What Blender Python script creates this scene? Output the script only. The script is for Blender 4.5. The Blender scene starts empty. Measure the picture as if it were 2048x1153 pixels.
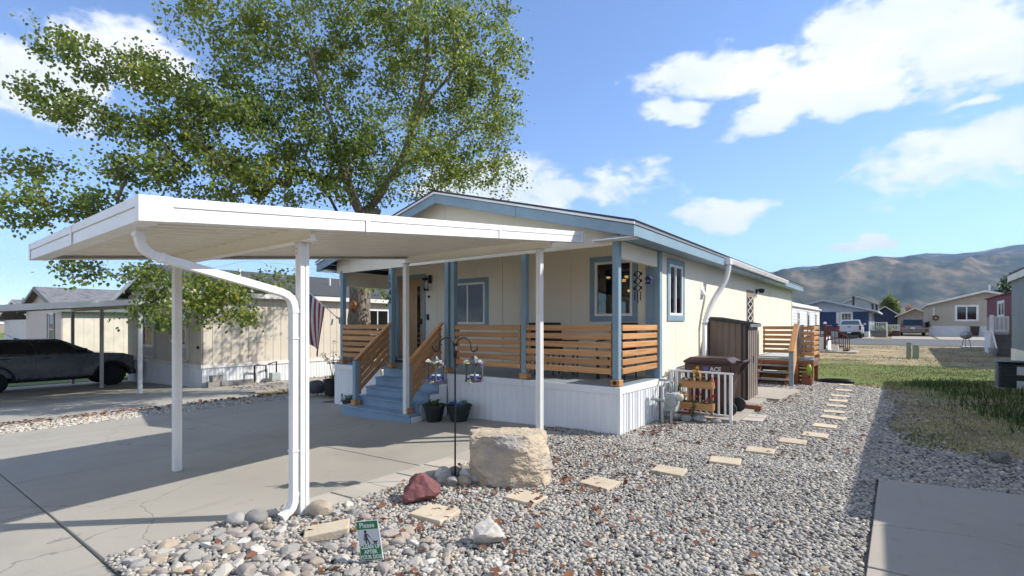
import bpy, bmesh, math, random
import numpy as np
from mathutils import Vector, Matrix, Euler, noise as mnoise
R = math.radians
random.seed(7)
rng = np.random.default_rng(11)
scene = bpy.context.scene
COL = scene.collection

# ------------------------------------------------------------------ camera
cam_d = bpy.data.cameras.new('camera')
cam = bpy.data.objects.new('camera', cam_d); COL.objects.link(cam)
cam.location = (0, 0, 1.63)
cam.rotation_euler = (R(90), 0, R(37.5))
cam_d.sensor_width = 36.0
cam_d.lens = 17.754
cam_d.shift_y = 0.0349
cam_d.clip_start = 0.05
cam_d.clip_end = 60000
scene.camera = cam

# ------------------------------------------------------------------ sky, sun, exposure
SUN_AZ, SUN_EL = 50.8, 40.0          # clockwise from +Y, above the horizon
world = bpy.data.worlds.new('World'); scene.world = world
world.use_nodes = True

def build_world():
    nt = world.node_tree; N = nt.nodes; L = nt.links
    N.clear()
    out = N.new('ShaderNodeOutputWorld')
    sky = N.new('ShaderNodeTexSky'); sky.sky_type = 'NISHITA'; sky.sun_disc = False
    sky.sun_elevation = R(SUN_EL); sky.sun_rotation = R(SUN_AZ)
    sky.altitude = 2200; sky.air_density = 1.0; sky.dust_density = 0.0; sky.ozone_density = 3.0
    bg = N.new('ShaderNodeBackground'); bg.inputs['Strength'].default_value = 0.15
    tn = N.new('ShaderNodeMix'); tn.data_type = 'RGBA'; tn.blend_type = 'MULTIPLY'; tn.inputs[0].default_value = 1
    tn.inputs[7].default_value = (.90, .90, .96, 1); L.new(sky.outputs[0], tn.inputs[6]); L.new(tn.outputs[2], bg.inputs['Color'])
    tc = N.new('ShaderNodeTexCoord')
    sep = N.new('ShaderNodeSeparateXYZ'); L.new(tc.outputs['Generated'], sep.inputs[0])
    def M(op, a, b=None, c=None):
        n = N.new('ShaderNodeMath'); n.operation = op
        for i, q in enumerate((a, b, c)):
            if q is None: continue
            if isinstance(q, (int, float)): n.inputs[i].default_value = q
            else: L.new(q, n.inputs[i])
        return n.outputs[0]
    az = M('ARCTAN2', sep.outputs['X'], sep.outputs['Y'])
    el = M('ARCSINE', sep.outputs['Z'])
    def noise(scale, detail, rough, off):
        mp = N.new('ShaderNodeMapping'); L.new(tc.outputs['Generated'], mp.inputs[0])
        mp.inputs['Location'].default_value = off; mp.inputs['Scale'].default_value = (1, 1, 1.9)
        n = N.new('ShaderNodeTexNoise'); n.inputs['Scale'].default_value = scale
        n.inputs['Detail'].default_value = detail; n.inputs['Roughness'].default_value = rough
        L.new(mp.outputs[0], n.inputs['Vector']); return n.outputs['Fac']
    w1 = noise(5.0, 3, .6, (3, 1, 2)); w2 = noise(5.0, 3, .6, (9, 4, 1))
    azd = M('ADD', az, M('MULTIPLY', M('SUBTRACT', w1, .5), .16))
    eld = M('ADD', el, M('MULTIPLY', M('SUBTRACT', w2, .5), .09))
    # cumulus banks: azimuth, elevation, half width, half height (degrees)
    banks = CLOUD_BANKS
    acc = None
    for a, e, ra, re in banks:
        u = M('DIVIDE', M('SUBTRACT', azd, R(a)), R(ra))
        v = M('DIVIDE', M('SUBTRACT', eld, R(e)), R(re))
        q = M('SUBTRACT', 1.0, M('SQRT', M('ADD', M('MULTIPLY', u, u), M('MULTIPLY', v, v))))
        acc = q if acc is None else M('MAXIMUM', acc, q)
    # broken cumulus outside the view, cover raised above the visible sky's for neutral fill
    rest = M('MULTIPLY', M('SUBTRACT', noise(2.6, 2, .5, (5, 2, 7)), .50), 7.0)
    side = M('GREATER_THAN', M('ABSOLUTE', M('ADD', az, R(37.5))), R(62))
    acc = M('MAXIMUM', acc, M('SUBTRACT', M('MULTIPLY', M('ADD', rest, 3.0), side), 3.0))
    det = noise(7.5, 6, .62, (0, 0, 0))
    dens = M('ADD', M('MULTIPLY', acc, 1.0), M('MULTIPLY', M('SUBTRACT', det, .45), 3.0))
    rm = N.new('ShaderNodeMapRange'); rm.interpolation_type = 'SMOOTHSTEP'
    rm.inputs['From Min'].default_value = .02; rm.inputs['From Max'].default_value = .58
    L.new(dens, rm.inputs['Value'])
    # the flat undersides are a little greyer than the tops
    sh = noise(6.0, 3, .55, (0, 0, .06))
    rs = N.new('ShaderNodeValToRGB'); rs.color_ramp.elements[0].position = .36; rs.color_ramp.elements[1].position = .62
    rs.color_ramp.elements[0].color = (.80, .85, .93, 1); rs.color_ramp.elements[1].color = (1, 1, 1, 1)
    L.new(sh, rs.inputs[0])
    cb = N.new('ShaderNodeBackground'); cb.inputs['Strength'].default_value = .66
    L.new(rs.outputs[0], cb.inputs['Color'])
    mx = N.new('ShaderNodeMixShader')
    L.new(M('MULTIPLY', rm.outputs[0], .97), mx.inputs[0]); L.new(bg.outputs[0], mx.inputs[1]); L.new(cb.outputs[0], mx.inputs[2])
    L.new(mx.outputs[0], out.inputs['Surface'])
CLOUD_BANKS = [
    (-1.4, 25.2, 7.4, 4.1),
    (5.3, 21.3, 6.1, 4.3),
    (-6.1, 21.6, 9.1, 3.1),
    (-15.1, 24.5, 9.2, 2.4),
    (-10.9, 20.1, 4.1, 1.8),
    (-20.1, 22.0, 3.6, 1.0),
    (4.8, 14.2, 8.0, 3.2),
    (-30.4, 14.5, 11.6, 2.7),
    (-40.6, 15.4, 6.8, 2.1),
    (-15.6, 11.4, 4.9, 1.5),
    (-81.2, 19.6, 5.1, 3.5),
    (-73.9, 22.4, 8.1, 3.1),
    (-2.2, 7.6, 2.1, 0.5),
    (5.3, 17.8, 3.1, 0.6),
    (-46.7, 15.2, 3.3, 1.1),
]
build_world()
world.cycles.sampling_method = 'NONE'

sun_d = bpy.data.lights.new('sun', 'SUN')
sun_d.energy = 3.7; sun_d.angle = R(0.5); sun_d.color = (1.0, .945, .86)
sun = bpy.data.objects.new('sun', sun_d); COL.objects.link(sun)
sv = Vector((math.sin(R(SUN_AZ))*math.cos(R(SUN_EL)), math.cos(R(SUN_AZ))*math.cos(R(SUN_EL)), math.sin(R(SUN_EL))))
sun.rotation_euler = sv.to_track_quat('Z', 'Y').to_euler()
sun.location = (20, 20, 30)
scene.view_settings.view_transform = 'Standard'
scene.view_settings.look = 'None'
scene.view_settings.exposure = 0.92
scene.view_settings.gamma = 1.0
scene.view_settings.use_curve_mapping = False
scene.cycles.max_bounces = 8
scene.cycles.diffuse_bounces = 7
scene.cycles.adaptive_threshold = .02
scene.cycles.transparent_max_bounces = 12
scene.cycles.use_denoising = True

# ------------------------------------------------------------------ helpers
def g(X, Y):
    return .035*max(min(X+4, 0), -26) + .007*max(min(Y-8, 60), 0)
def gn(X, Y):
    return .035*np.clip(X+4, -26, 0) + .007*np.clip(Y-8, 0, 60)

class MB:
    """collects polygons for one mesh object"""
    def __init__(s): s.v = []; s.f = []; s.mi = []
    def add(s, vs, fs, mi=0):
        o = len(s.v); s.v += [tuple(p) for p in vs]
        for f in fs: s.f.append(tuple(i+o for i in f)); s.mi.append(mi)
        return s
    def hexa(s, p, mi=0):     # 4 bottom ccw, 4 top ccw
        return s.add(p, [(3,2,1,0),(4,5,6,7),(0,1,5,4),(1,2,6,5),(2,3,7,6),(3,0,4,7)], mi)
    def box(s, x0, x1, y0, y1, z0, z1, mi=0):
        return s.hexa([(x0,y0,z0),(x1,y0,z0),(x1,y1,z0),(x0,y1,z0),(x0,y0,z1),(x1,y0,z1),(x1,y1,z1),(x0,y1,z1)], mi)
    def prism(s, poly, vec, mi=0):
        n = len(poly); v = Vector(vec)
        a = [Vector(p) for p in poly]; b = [p+v for p in a]
        nr = sum(((a[i]-a[0]).cross(a[(i+1) % n]-a[0]) for i in range(1, n-1)), Vector())
        fs = [tuple(range(n)), tuple(range(2*n-1, n-1, -1))] + [(i, i+n, (i+1) % n+n, (i+1) % n) for i in range(n)]
        if nr.dot(v) > 0: fs = [f[::-1] for f in fs]
        return s.add(a+b, fs, mi)
    def tube(s, path, r, n=8, mi=0, caps=True):
        P = [Vector(p) for p in path]; m = len(P)
        rr = [r]*m if isinstance(r, (int, float)) else list(r)
        vs = []; up = None
        for i, p in enumerate(P):
            t = (P[min(i+1, m-1)]-P[max(i-1, 0)]).normalized()
            if up is None:
                up = Vector((0,0,1)) if abs(t.z) < .9 else Vector((1,0,0))
            x = t.cross(up).normalized(); up = x.cross(t).normalized()
            for k in range(n):
                a = 2*math.pi*k/n
                vs.append(p + (x*math.cos(a)+up*math.sin(a))*rr[i])
        fs = []
        for i in range(m-1):
            for k in range(n):
                k2 = (k+1) % n
                fs.append((i*n+k, i*n+k2, (i+1)*n+k2, (i+1)*n+k))
        if caps: fs += [tuple(range(n))[::-1], tuple((m-1)*n+k for k in range(n))]
        return s.add(vs, fs, mi)
    def lathe(s, prof, c=(0,0,0), n=20, mi=0, axis='z'):
        vs = []
        for r, z in prof:
            for k in range(n):
                a = 2*math.pi*k/n
                p = (r*math.cos(a), r*math.sin(a), z)
                if axis == 'x': p = (p[2], p[0], p[1])
                elif axis == 'y': p = (p[1], p[2], p[0])
                vs.append((p[0]+c[0], p[1]+c[1], p[2]+c[2]))
        fs = []
        m = len(prof)
        for i in range(m-1):
            for k in range(n):
                k2 = (k+1) % n
                fs.append((i*n+k, i*n+k2, (i+1)*n+k2, (i+1)*n+k))
        fs += [tuple(range(n))[::-1], tuple((m-1)*n+k for k in range(n))]
        return s.add(vs, fs, mi)
    def quad(s, a, b, c, d, mi=0): return s.add([a,b,c,d], [(0,1,2,3)], mi)

WL = {}
def wl(o): return WL.get(o.name, Vector((0,0,0))) if o else Vector((0,0,0))
def smooth(me): me.polygons.foreach_set('use_smooth', [True]*len(me.polygons))
def link(o, parent=None, kind=None, label=None, cat=None, group=None):
    COL.objects.link(o)
    if parent: o.parent = parent
    if kind: o['kind'] = kind
    if label: o['label'] = label
    if cat: o['category'] = cat
    if group: o['group'] = group
    return o
def thing(name, label, cat, loc=(0,0,0), group=None):
    o = bpy.data.objects.new(name, None); o.empty_display_size = .2
    link(o, None, None, label, cat, group); o.location = loc; WL[o.name] = Vector(loc)
    return o
def ob(name, mb, mat, parent=None, sm=False, bevel=0, kind=None, label=None, cat=None, group=None, seg=2, auto=None):
    v = np.array(mb.v, float); lo, hi = v.min(0), v.max(0)
    org = (lo+hi)/2
    if not parent: org[2] = lo[2]
    me = bpy.data.meshes.new(name)
    me.from_pydata([tuple(p) for p in (v-org)], [], mb.f)
    mats = mat if isinstance(mat, (list, tuple)) else [mat]
    for m in mats: me.materials.append(m)
    if len(mats) > 1: me.polygons.foreach_set('material_index', mb.mi)
    if sm: smooth(me)
    me.validate(); me.update()
    o = bpy.data.objects.new(name, me)
    link(o, parent, kind, label, cat, group)
    o.location = Vector(org) - wl(parent); WL[o.name] = Vector(org)
    if bevel:
        b = o.modifiers.new('bevel', 'BEVEL'); b.width = bevel; b.segments = seg; b.limit_method = 'ANGLE'; b.angle_limit = R(40)
    if auto:
        smooth(me)
        try: me.set_sharp_from_angle(angle=R(auto))
        except Exception: pass
    return o
_bm_cache = {}
def cbox(l, w, t, c, mat):
    k = (round(l, 4), round(w, 4), round(t, 4), round(c, 4), mat.name)
    if k in _bm_cache: return _bm_cache[k]
    bm = bmesh.new(); bmesh.ops.create_cube(bm, size=1)
    bmesh.ops.scale(bm, vec=(l, t, w), verts=bm.verts)
    if c > 0: bmesh.ops.bevel(bm, geom=bm.edges[:], offset=c, segments=1, affect='EDGES')
    me = bpy.data.meshes.new('board'); bm.to_mesh(me); bm.free(); me.materials.append(mat)
    _bm_cache[k] = me; return me
def board(name, p0, p1, w, t, mat, parent, side=(0,0,1), c=.004, **kw):
    """a straight member from p0 to p1: width w along `side`, thickness t across"""
    p0, p1 = Vector(p0), Vector(p1); d = p1-p0; x = d.normalized()
    z = Vector(side); z = (z - x*z.dot(x)).normalized(); y = z.cross(x)
    o = bpy.data.objects.new(name, cbox(d.length, w, t, c, mat))
    link(o, parent, **kw)
    m = Matrix((x, y, z)).transposed().to_4x4()
    mid = (p0+p1)/2
    o.matrix_local = Matrix.Translation(mid - wl(parent)) @ m
    WL[o.name] = mid
    return o
def np_obj(name, verts, faces, mat, parent=None, sm=False, tint=None, **kw):
    me = bpy.data.meshes.new(name); n, k = faces.shape
    me.vertices.add(len(verts)); me.vertices.foreach_set('co', verts.astype(np.float32).ravel())
    me.loops.add(n*k); me.loops.foreach_set('vertex_index', faces.astype(np.int32).ravel())
    me.polygons.add(n); me.polygons.foreach_set('loop_start', np.arange(0, n*k, k, dtype=np.int32))
    if sm: me.polygons.foreach_set('use_smooth', np.ones(n, dtype=bool))
    if tint is not None:
        a = me.attributes.new('tint', 'FLOAT', 'POINT'); a.data.foreach_set('value', tint.astype(np.float32))
    me.materials.append(mat); me.update(); me.validate()
    o = bpy.data.objects.new(name, me); link(o, parent, **kw)
    if parent: o.location = -wl(parent)
    return o
def text(name, body, size, loc, rot, mat, parent, extrude=.002, bold=0.0, xs=1.0):
    cu = bpy.data.curves.new(name, 'FONT'); cu.body = body; cu.size = size; cu.extrude = extrude; cu.offset = bold
    cu.align_x = 'CENTER'; cu.align_y = 'CENTER'; cu.materials.append(mat); cu.resolution_u = 3
    t_ = bpy.data.objects.new(name, cu); COL.objects.link(t_); bpy.context.view_layer.update()
    me = bpy.data.meshes.new_from_object(t_.evaluated_get(bpy.context.evaluated_depsgraph_get())); bpy.data.objects.remove(t_)
    o = bpy.data.objects.new(name, me); link(o, parent)
    pw_ = Matrix.Translation(wl(parent)) @ parent.matrix_local.to_3x3().to_4x4()
    o.matrix_local = pw_.inverted() @ Matrix.Translation(loc) @ Euler(rot).to_matrix().to_4x4() @ Matrix.Diagonal((xs, 1, 1, 1))
    return o

# ------------------------------------------------------------------ materials
MATS = {}
def pmat(name, c, c2=None, rough=.6, metal=0, ns=4, st=(1,1,1), coord='Position', bump=0, bs=60, bst=(1,1,1),
         lo=.35, hi=.65, rnd=0, spec=.5, det=5, c3=None, s3=.7, t3=(.6,.75), coat=0):
    m = bpy.data.materials.new(name); m.use_nodes = True; MATS[name] = m
    nt = m.node_tree; N = nt.nodes; L = nt.links; b = N['Principled BSDF']
    b.inputs['Roughness'].default_value = rough; b.inputs['Metallic'].default_value = metal
    b.inputs['Specular IOR Level'].default_value = spec
    if coat: b.inputs['Coat Weight'].default_value = coat; b.inputs['Coat Roughness'].default_value = .05
    if coord == 'Position': src = N.new('ShaderNodeNewGeometry').outputs['Position']
    else: src = N.new('ShaderNodeTexCoord').outputs['Object']
    def nz(scale, stv, detail):
        mp = N.new('ShaderNodeMapping'); mp.inputs['Scale'].default_value = stv; L.new(src, mp.inputs[0])
        if coord != 'Position':
            oi = N.new('ShaderNodeObjectInfo'); cx = N.new('ShaderNodeCombineXYZ')
            mu = N.new('ShaderNodeMath'); mu.operation = 'MULTIPLY'; mu.inputs[1].default_value = 37
            L.new(oi.outputs['Random'], mu.inputs[0])
            for i in range(3): L.new(mu.outputs[0], cx.inputs[i])
            L.new(cx.outputs[0], mp.inputs['Location'])
        n = N.new('ShaderNodeTexNoise'); n.inputs['Scale'].default_value = scale; n.inputs['Detail'].default_value = detail
        L.new(mp.outputs[0], n.inputs['Vector']); return n.outputs['Fac']
    def mix(f, a, bb):
        mx = N.new('ShaderNodeMix'); mx.data_type = 'RGBA'; L.new(f, mx.inputs[0])
        for i, q in ((6, a), (7, bb)):
            if isinstance(q, tuple): mx.inputs[i].default_value = (*q, 1)
            else: L.new(q, mx.inputs[i])
        return mx.outputs[2]
    def ramp(v, a, bb):
        r = N.new('ShaderNodeMapRange'); r.inputs['From Min'].default_value = a; r.inputs['From Max'].default_value = bb
        L.new(v, r.inputs['Value']); return r.outputs[0]
    if c2 is None: c2 = tuple(x*.86 for x in c)
    colr = mix(ramp(nz(ns, st, det), lo, hi), c, c2)
    if c3: colr = mix(ramp(nz(s3, (1,1,1), 6), *t3), colr, c3)
    if rnd:
        oi = N.new('ShaderNodeObjectInfo'); hs = N.new('ShaderNodeHueSaturation')
        r = ramp(oi.outputs['Random'], 0, 1); mr = r.node; mr.inputs['To Min'].default_value = 1-rnd; mr.inputs['To Max'].default_value = 1+rnd*.6
        L.new(r, hs.inputs['Value']); L.new(colr, hs.inputs['Color']); colr = hs.outputs[0]
    L.new(colr, b.inputs['Base Color'])
    if bump:
        bn = N.new('ShaderNodeBump'); bn.inputs['Strength'].default_value = bump; bn.inputs['Distance'].default_value = .02
        L.new(nz(bs, bst, 6), bn.inputs['Height']); L.new(bn.outputs[0], b.inputs['Normal'])
    # slight gloss variation so that nothing is perfectly even
    rr = ramp(nz(ns*3+2, st, 4), .3, .7); q = rr.node
    q.inputs['To Min'].default_value = max(.03, rough-.07); q.inputs['To Max'].default_value = min(1, rough+.08)
    L.new(rr, b.inputs['Roughness'])
    return m
def emat(name, c, s):
    m = bpy.data.materials.new(name); m.use_nodes = True; b = m.node_tree.nodes['Principled BSDF']
    b.inputs['Base Color'].default_value = (*c, 1); b.inputs['Emission Color'].default_value = (*c, 1); b.inputs['Emission Strength'].default_value = s
    return m
def glassmat(name, tint=(.75,.8,.8), through=.8):
    m = bpy.data.materials.new(name); m.use_nodes = True; nt = m.node_tree; N = nt.nodes; L = nt.links
    N.remove(N['Principled BSDF']); out = N['Material Output']
    tr = N.new('ShaderNodeBsdfTransparent'); tr.inputs[0].default_value = tuple(x*through for x in tint)+(1,)
    gl = N.new('ShaderNodeBsdfGlossy'); gl.inputs['Roughness'].default_value = .01
    fr = N.new('ShaderNodeFresnel'); fr.inputs['IOR'].default_value = 1.75
    mx = N.new('ShaderNodeMixShader'); L.new(fr.outputs[0], mx.inputs[0]); L.new(tr.outputs[0], mx.inputs[1]); L.new(gl.outputs[0], mx.inputs[2])
    L.new(mx.outputs[0], out.inputs['Surface']); return m

cream = pmat('cream_siding', (.82,.755,.62), (.78,.715,.58), rough=.65, ns=.8, bump=.35, bs=70, bst=(3,3,.12), c3=(.72,.655,.53), s3=.6, t3=(.55,.9))
trimblue = pmat('blue_trim_paint', (.225,.33,.395), (.20,.295,.36), rough=.5, ns=3, bump=.15, bs=50, bst=(1,3,3))
stepblue = pmat('blue_step_paint', (.215,.325,.44), (.19,.285,.39), rough=.45, ns=2.5, bump=.1, bs=30)
deckgrey = pmat('deck_grey_paint', (.27,.33,.37), (.23,.285,.325), rough=.5, ns=3)
white = pmat('white_metal', (.80,.79,.77), (.75,.745,.73), rough=.4, ns=1.6, st=(1,1,3), bump=.05, bs=6, c3=(.62,.58,.51), s3=3.5, t3=(.66,.90))
whiteold = pmat('white_metal_worn', (.80,.79,.77), (.74,.73,.70), rough=.45, ns=2.5, c3=(.55,.50,.42), s3=9, t3=(.72,.84))
panwhite = pmat('pan_white', (.86,.83,.75), (.82,.79,.71), rough=.35, ns=.9)
skirtwhite = pmat('skirt_white', (.78,.79,.80), (.71,.72,.73), rough=.5, ns=2, st=(1,1,.4), c3=(.50,.47,.42), s3=1.7, t3=(.74,.92))
vinyl = pmat('vinyl_white', (.82,.82,.81), rough=.35, ns=2)
cedar = pmat('cedar_stain', (.56,.30,.125), (.42,.20,.075), rough=.5, ns=3, st=(.5,9,14), coord='Object', rnd=.22, c3=(.22,.085,.03), s3=5.5, t3=(.70,.76), bump=.15, bs=12, bst=(.6,12,18))
cedarlt = pmat('cedar_light', (.56,.30,.12), (.44,.21,.075), rough=.55, ns=3, st=(.5,9,14), coord='Object', rnd=.15, c3=(.25,.1,.035), s3=5.5, t3=(.70,.76))
rawwood = pmat('raw_lumber', (.33,.12,.05), (.22,.075,.032), rough=.7, ns=4, st=(.5,8,8), coord='Object', rnd=.2)
blackmetal = pmat('black_metal', (.014,.014,.015), rough=.4, metal=.3, ns=6)
darkplastic = pmat('dark_plastic', (.02,.02,.022), rough=.5, ns=6, bump=.1, bs=40)
greymetal = pmat('grey_metal', (.33,.35,.36), (.26,.28,.29), rough=.45, metal=.5, ns=5)
shingle = pmat('dark_shingles', (.045,.046,.05), (.075,.077,.083), rough=.9, ns=14, st=(1,1,1), bump=.4, bs=40)
glass = glassmat('window_glass')
darkglass = pmat('dark_glass', (.012,.014,.017), rough=.04, ns=1, spec=.9)
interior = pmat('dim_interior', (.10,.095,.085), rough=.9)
leafdry = pmat('dry_leaf', (.21,.085,.04), (.11,.045,.024), rough=.75, ns=3, lo=.3, hi=.7)

def concrete_mat(name, c, c2, c3):
    m = pmat(name, c, c2, rough=.82, ns=.55, det=8, lo=.32, hi=.68, bump=.10, bs=120, c3=c3, s3=.42, t3=(.60,.82))
    nt = m.node_tree; N = nt.nodes; L = nt.links; b = N['Principled BSDF']
    src = b.inputs['Base Color'].links[0].from_socket
    pos = N.new('ShaderNodeNewGeometry').outputs['Position']
    # fine speckle, and hairline cracks along the cells of a broad, bent Voronoi
    n = N.new('ShaderNodeTexNoise'); n.inputs['Scale'].default_value = 160; L.new(pos, n.inputs['Vector'])
    r = N.new('ShaderNodeMapRange'); r.inputs['From Min'].default_value=.3; r.inputs['From Max'].default_value=.7; r.inputs['To Min'].default_value=.90; r.inputs['To Max'].default_value=1.07
    L.new(n.outputs['Fac'], r.inputs['Value'])
    wn = N.new('ShaderNodeTexNoise'); wn.inputs['Scale'].default_value = 1.3; wn.inputs['Detail'].default_value = 6; L.new(pos, wn.inputs['Vector'])
    ad = N.new('ShaderNodeVectorMath'); ad.operation = 'MULTIPLY_ADD'; ad.inputs[1].default_value = (.7,.7,.7)
    L.new(wn.outputs['Color'], ad.inputs[0]); L.new(pos, ad.inputs[2])
    vo = N.new('ShaderNodeTexVoronoi'); vo.feature = 'DISTANCE_TO_EDGE'; vo.inputs['Scale'].default_value = .33; L.new(ad.outputs[0], vo.inputs['Vector'])
    cr = N.new('ShaderNodeMapRange'); cr.inputs['From Min'].default_value=.0006; cr.inputs['From Max'].default_value=.0022; cr.inputs['To Min'].default_value=.62; cr.inputs['To Max'].default_value=1
    L.new(vo.outputs['Distance'], cr.inputs['Value'])
    mu = N.new('ShaderNodeMath'); mu.operation='MULTIPLY'; L.new(r.outputs[0], mu.inputs[0]); L.new(cr.outputs[0], mu.inputs[1])
    for sc_, st_, a_, b_, lo_ in ((2.6,(1,1,1),.66,.80,.72), (1.4,(3.2,.28,1),.58,.80,.80), (5.5,(1,1,1),.60,.78,.86)):
        mp = N.new('ShaderNodeMapping'); mp.inputs['Scale'].default_value = st_; mp.inputs['Location'].default_value = (sc_,sc_*2,0); L.new(pos, mp.inputs[0])
        sn = N.new('ShaderNodeTexNoise'); sn.inputs['Scale'].default_value = sc_; sn.inputs['Detail'].default_value = 7; L.new(mp.outputs[0], sn.inputs['Vector'])
        sr_ = N.new('ShaderNodeMapRange'); sr_.interpolation_type = 'SMOOTHSTEP'
        for k_, q_ in (('From Min',a_),('From Max',b_),('To Min',1.0),('To Max',lo_)): sr_.inputs[k_].default_value = q_
        L.new(sn.outputs['Fac'], sr_.inputs['Value']); m2 = N.new('ShaderNodeMath'); m2.operation = 'MULTIPLY'; L.new(mu.outputs[0], m2.inputs[0]); L.new(sr_.outputs[0], m2.inputs[1]); mu = m2
    hs = N.new('ShaderNodeHueSaturation'); L.new(src, hs.inputs['Color']); L.new(mu.outputs[0], hs.inputs['Value'])
    L.new(hs.outputs[0], b.inputs['Base Color']); return m
concrete = concrete_mat('driveway_concrete', (.365,.342,.295), (.315,.295,.255), (.225,.213,.19))
concrete2 = concrete_mat('pad_concrete', (.37,.335,.28), (.32,.285,.235), (.28,.20,.12))
paver_m = pmat('paver_concrete', (.47,.43,.37), (.40,.365,.315), rough=.85, ns=3, rnd=.1, bump=.15, bs=80)
stepstone = pmat('sandstone_step', (.56,.475,.355), (.49,.41,.30), rough=.85, ns=6, rnd=.12, bump=.3, bs=60)
asphalt = pmat('asphalt', (.10,.10,.105), (.075,.075,.08), rough=.85, ns=1)
soil = pmat('soil', (.20,.165,.125), (.13,.105,.08), rough=.95, ns=6, bump=.5, bs=50)
def tint_mat(name, stops, rough=.8, bump=.2, bs=90, sss=0):
    m = bpy.data.materials.new(name); m.use_nodes = True; nt = m.node_tree; N = nt.nodes; L = nt.links; b = N['Principled BSDF']
    at = N.new('ShaderNodeAttribute'); at.attribute_name = 'tint'
    cr = N.new('ShaderNodeValToRGB'); e = cr.color_ramp.elements
    while len(e) < len(stops): e.new(.5)
    for i, (p, c) in enumerate(stops): e[i].position = p; e[i].color = (*c, 1)
    L.new(at.outputs['Fac'], cr.inputs[0]); L.new(cr.outputs[0], b.inputs['Base Color']); b.inputs['Roughness'].default_value = rough
    if bump:
        pos = N.new('ShaderNodeNewGeometry').outputs['Position']
        n = N.new('ShaderNodeTexNoise'); n.inputs['Scale'].default_value = bs; n.inputs['Detail'].default_value = 5; L.new(pos, n.inputs['Vector'])
        bn = N.new('ShaderNodeBump'); bn.inputs['Strength'].default_value = bump; bn.inputs['Distance'].default_value = .01
        L.new(n.outputs['Fac'], bn.inputs['Height']); L.new(bn.outputs[0], b.inputs['Normal'])
    return m
gravel_m = tint_mat('gravel_stone', [(0,(.105,.102,.098)), (.3,(.235,.225,.21)), (.62,(.365,.345,.31)), (.8,(.47,.43,.36)), (.92,(.50,.40,.29)), (1,(.64,.605,.54))])

# ------------------------------------------------------------------ ground, lawn, roads
def ground_mat():
    m = bpy.data.materials.new('yard_ground'); m.use_nodes = True; nt = m.node_tree; N = nt.nodes; L = nt.links; b = N['Principled BSDF']
    b.inputs['Roughness'].default_value = .95; b.inputs['Specular IOR Level'].default_value = .2
    pos = N.new('ShaderNodeNewGeometry').outputs['Position']
    def nz(s, d=6, st=(1,1,1)):
        mp = N.new('ShaderNodeMapping'); mp.inputs['Scale'].default_value = st; L.new(pos, mp.inputs[0])
        n = N.new('ShaderNodeTexNoise'); n.inputs['Scale'].default_value = s; n.inputs['Detail'].default_value = d; L.new(mp.outputs[0], n.inputs['Vector']); return n.outputs['Fac']
    def rng_(v, a, c, o0=0., o1=1.):
        r = N.new('ShaderNodeMapRange'); r.interpolation_type = 'SMOOTHSTEP'
        for k, q in (('From Min',a),('From Max',c),('To Min',o0),('To Max',o1)): r.inputs[k].default_value = q
        L.new(v, r.inputs['Value']); return r.outputs[0]
    def mix(f, a, c):
        mx = N.new('ShaderNodeMix'); mx.data_type='RGBA'; L.new(f, mx.inputs[0])
        for i, q in ((6,a),(7,c)):
            if isinstance(q, tuple): mx.inputs[i].default_value = (*q,1)
            else: L.new(q, mx.inputs[i])
        return mx.outputs[2]
    def mul(a, c, op='MULTIPLY'):
        n = N.new('ShaderNodeMath'); n.operation = op
        for i, q in enumerate((a, c)):
            if isinstance(q, (int, float)): n.inputs[i].default_value = q
            else: L.new(q, n.inputs[i])
        return n.outputs[0]
    sp = N.new('ShaderNodeSeparateXYZ'); L.new(pos, sp.inputs[0])
    dirt = mix(rng_(nz(3), .35, .65), (.30,.235,.165), (.20,.155,.105))
    straw = mix(rng_(nz(9), .3, .7), (.40,.325,.185), (.29,.235,.125))
    green = mix(rng_(nz(7), .3, .7), (.085,.125,.028), (.15,.18,.05))
    # watered strip of lawn behind the gravel, dry further back
    wet = mul(rng_(sp.outputs['Y'], 13.5, 18), rng_(sp.outputs['Y'], 21, 26, 1, 0))
    gm = rng_(mul(nz(.55), mul(wet, .42), 'ADD'), .52, .82)
    base = mix(rng_(nz(.9), .42, .6), dirt, straw)
    colr = mix(gm, base, green)
    # fields beyond the park
    far = rng_(sp.outputs['Y'], 90, 160)
    colr = mix(far, colr, mix(rng_(nz(.004), .4, .6), (.12,.13,.07), (.24,.2,.12)))
    L.new(colr, b.inputs['Base Color'])
    bn = N.new('ShaderNodeBump'); bn.inputs['Strength'].default_value = .6; bn.inputs['Distance'].default_value = .03
    L.new(nz(25, 8), bn.inputs['Height']); L.new(bn.outputs[0], b.inputs['Normal']); return m
yard = ground_mat()
def sheet(name, xs, ys, dz, mat, kind='structure', label=None):
    X, Y = np.meshgrid(xs, ys, indexing='ij'); Z = gn(X, Y)+dz
    v = np.stack([X, Y, Z], -1).reshape(-1, 3); n, k = len(xs), len(ys)
    i = (np.arange(n-1)[:,None]*k+np.arange(k-1)[None]).ravel()
    f = np.stack([i, i+k, i+k+1, i+1], 1)
    o = np_obj(name, v, f, mat, kind=kind)
    if label: o['label'] = label
    return o
xs = np.concatenate([[-9000,-3000,-1000,-400,-150,-80,-50,-40], np.linspace(-30,-4,14), np.linspace(-2,30,9), [50,100,300,1000,3000,9000]])
ys = np.concatenate([[-9000,-2000,-400,-100,-40,-15,-5], np.linspace(0,8,5), np.linspace(12,68,15), [90,150,400,1000,3000,12000]])
sheet('ground', xs, ys, -.035, yard, label='dry lawn and bare earth between the homes')

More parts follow.
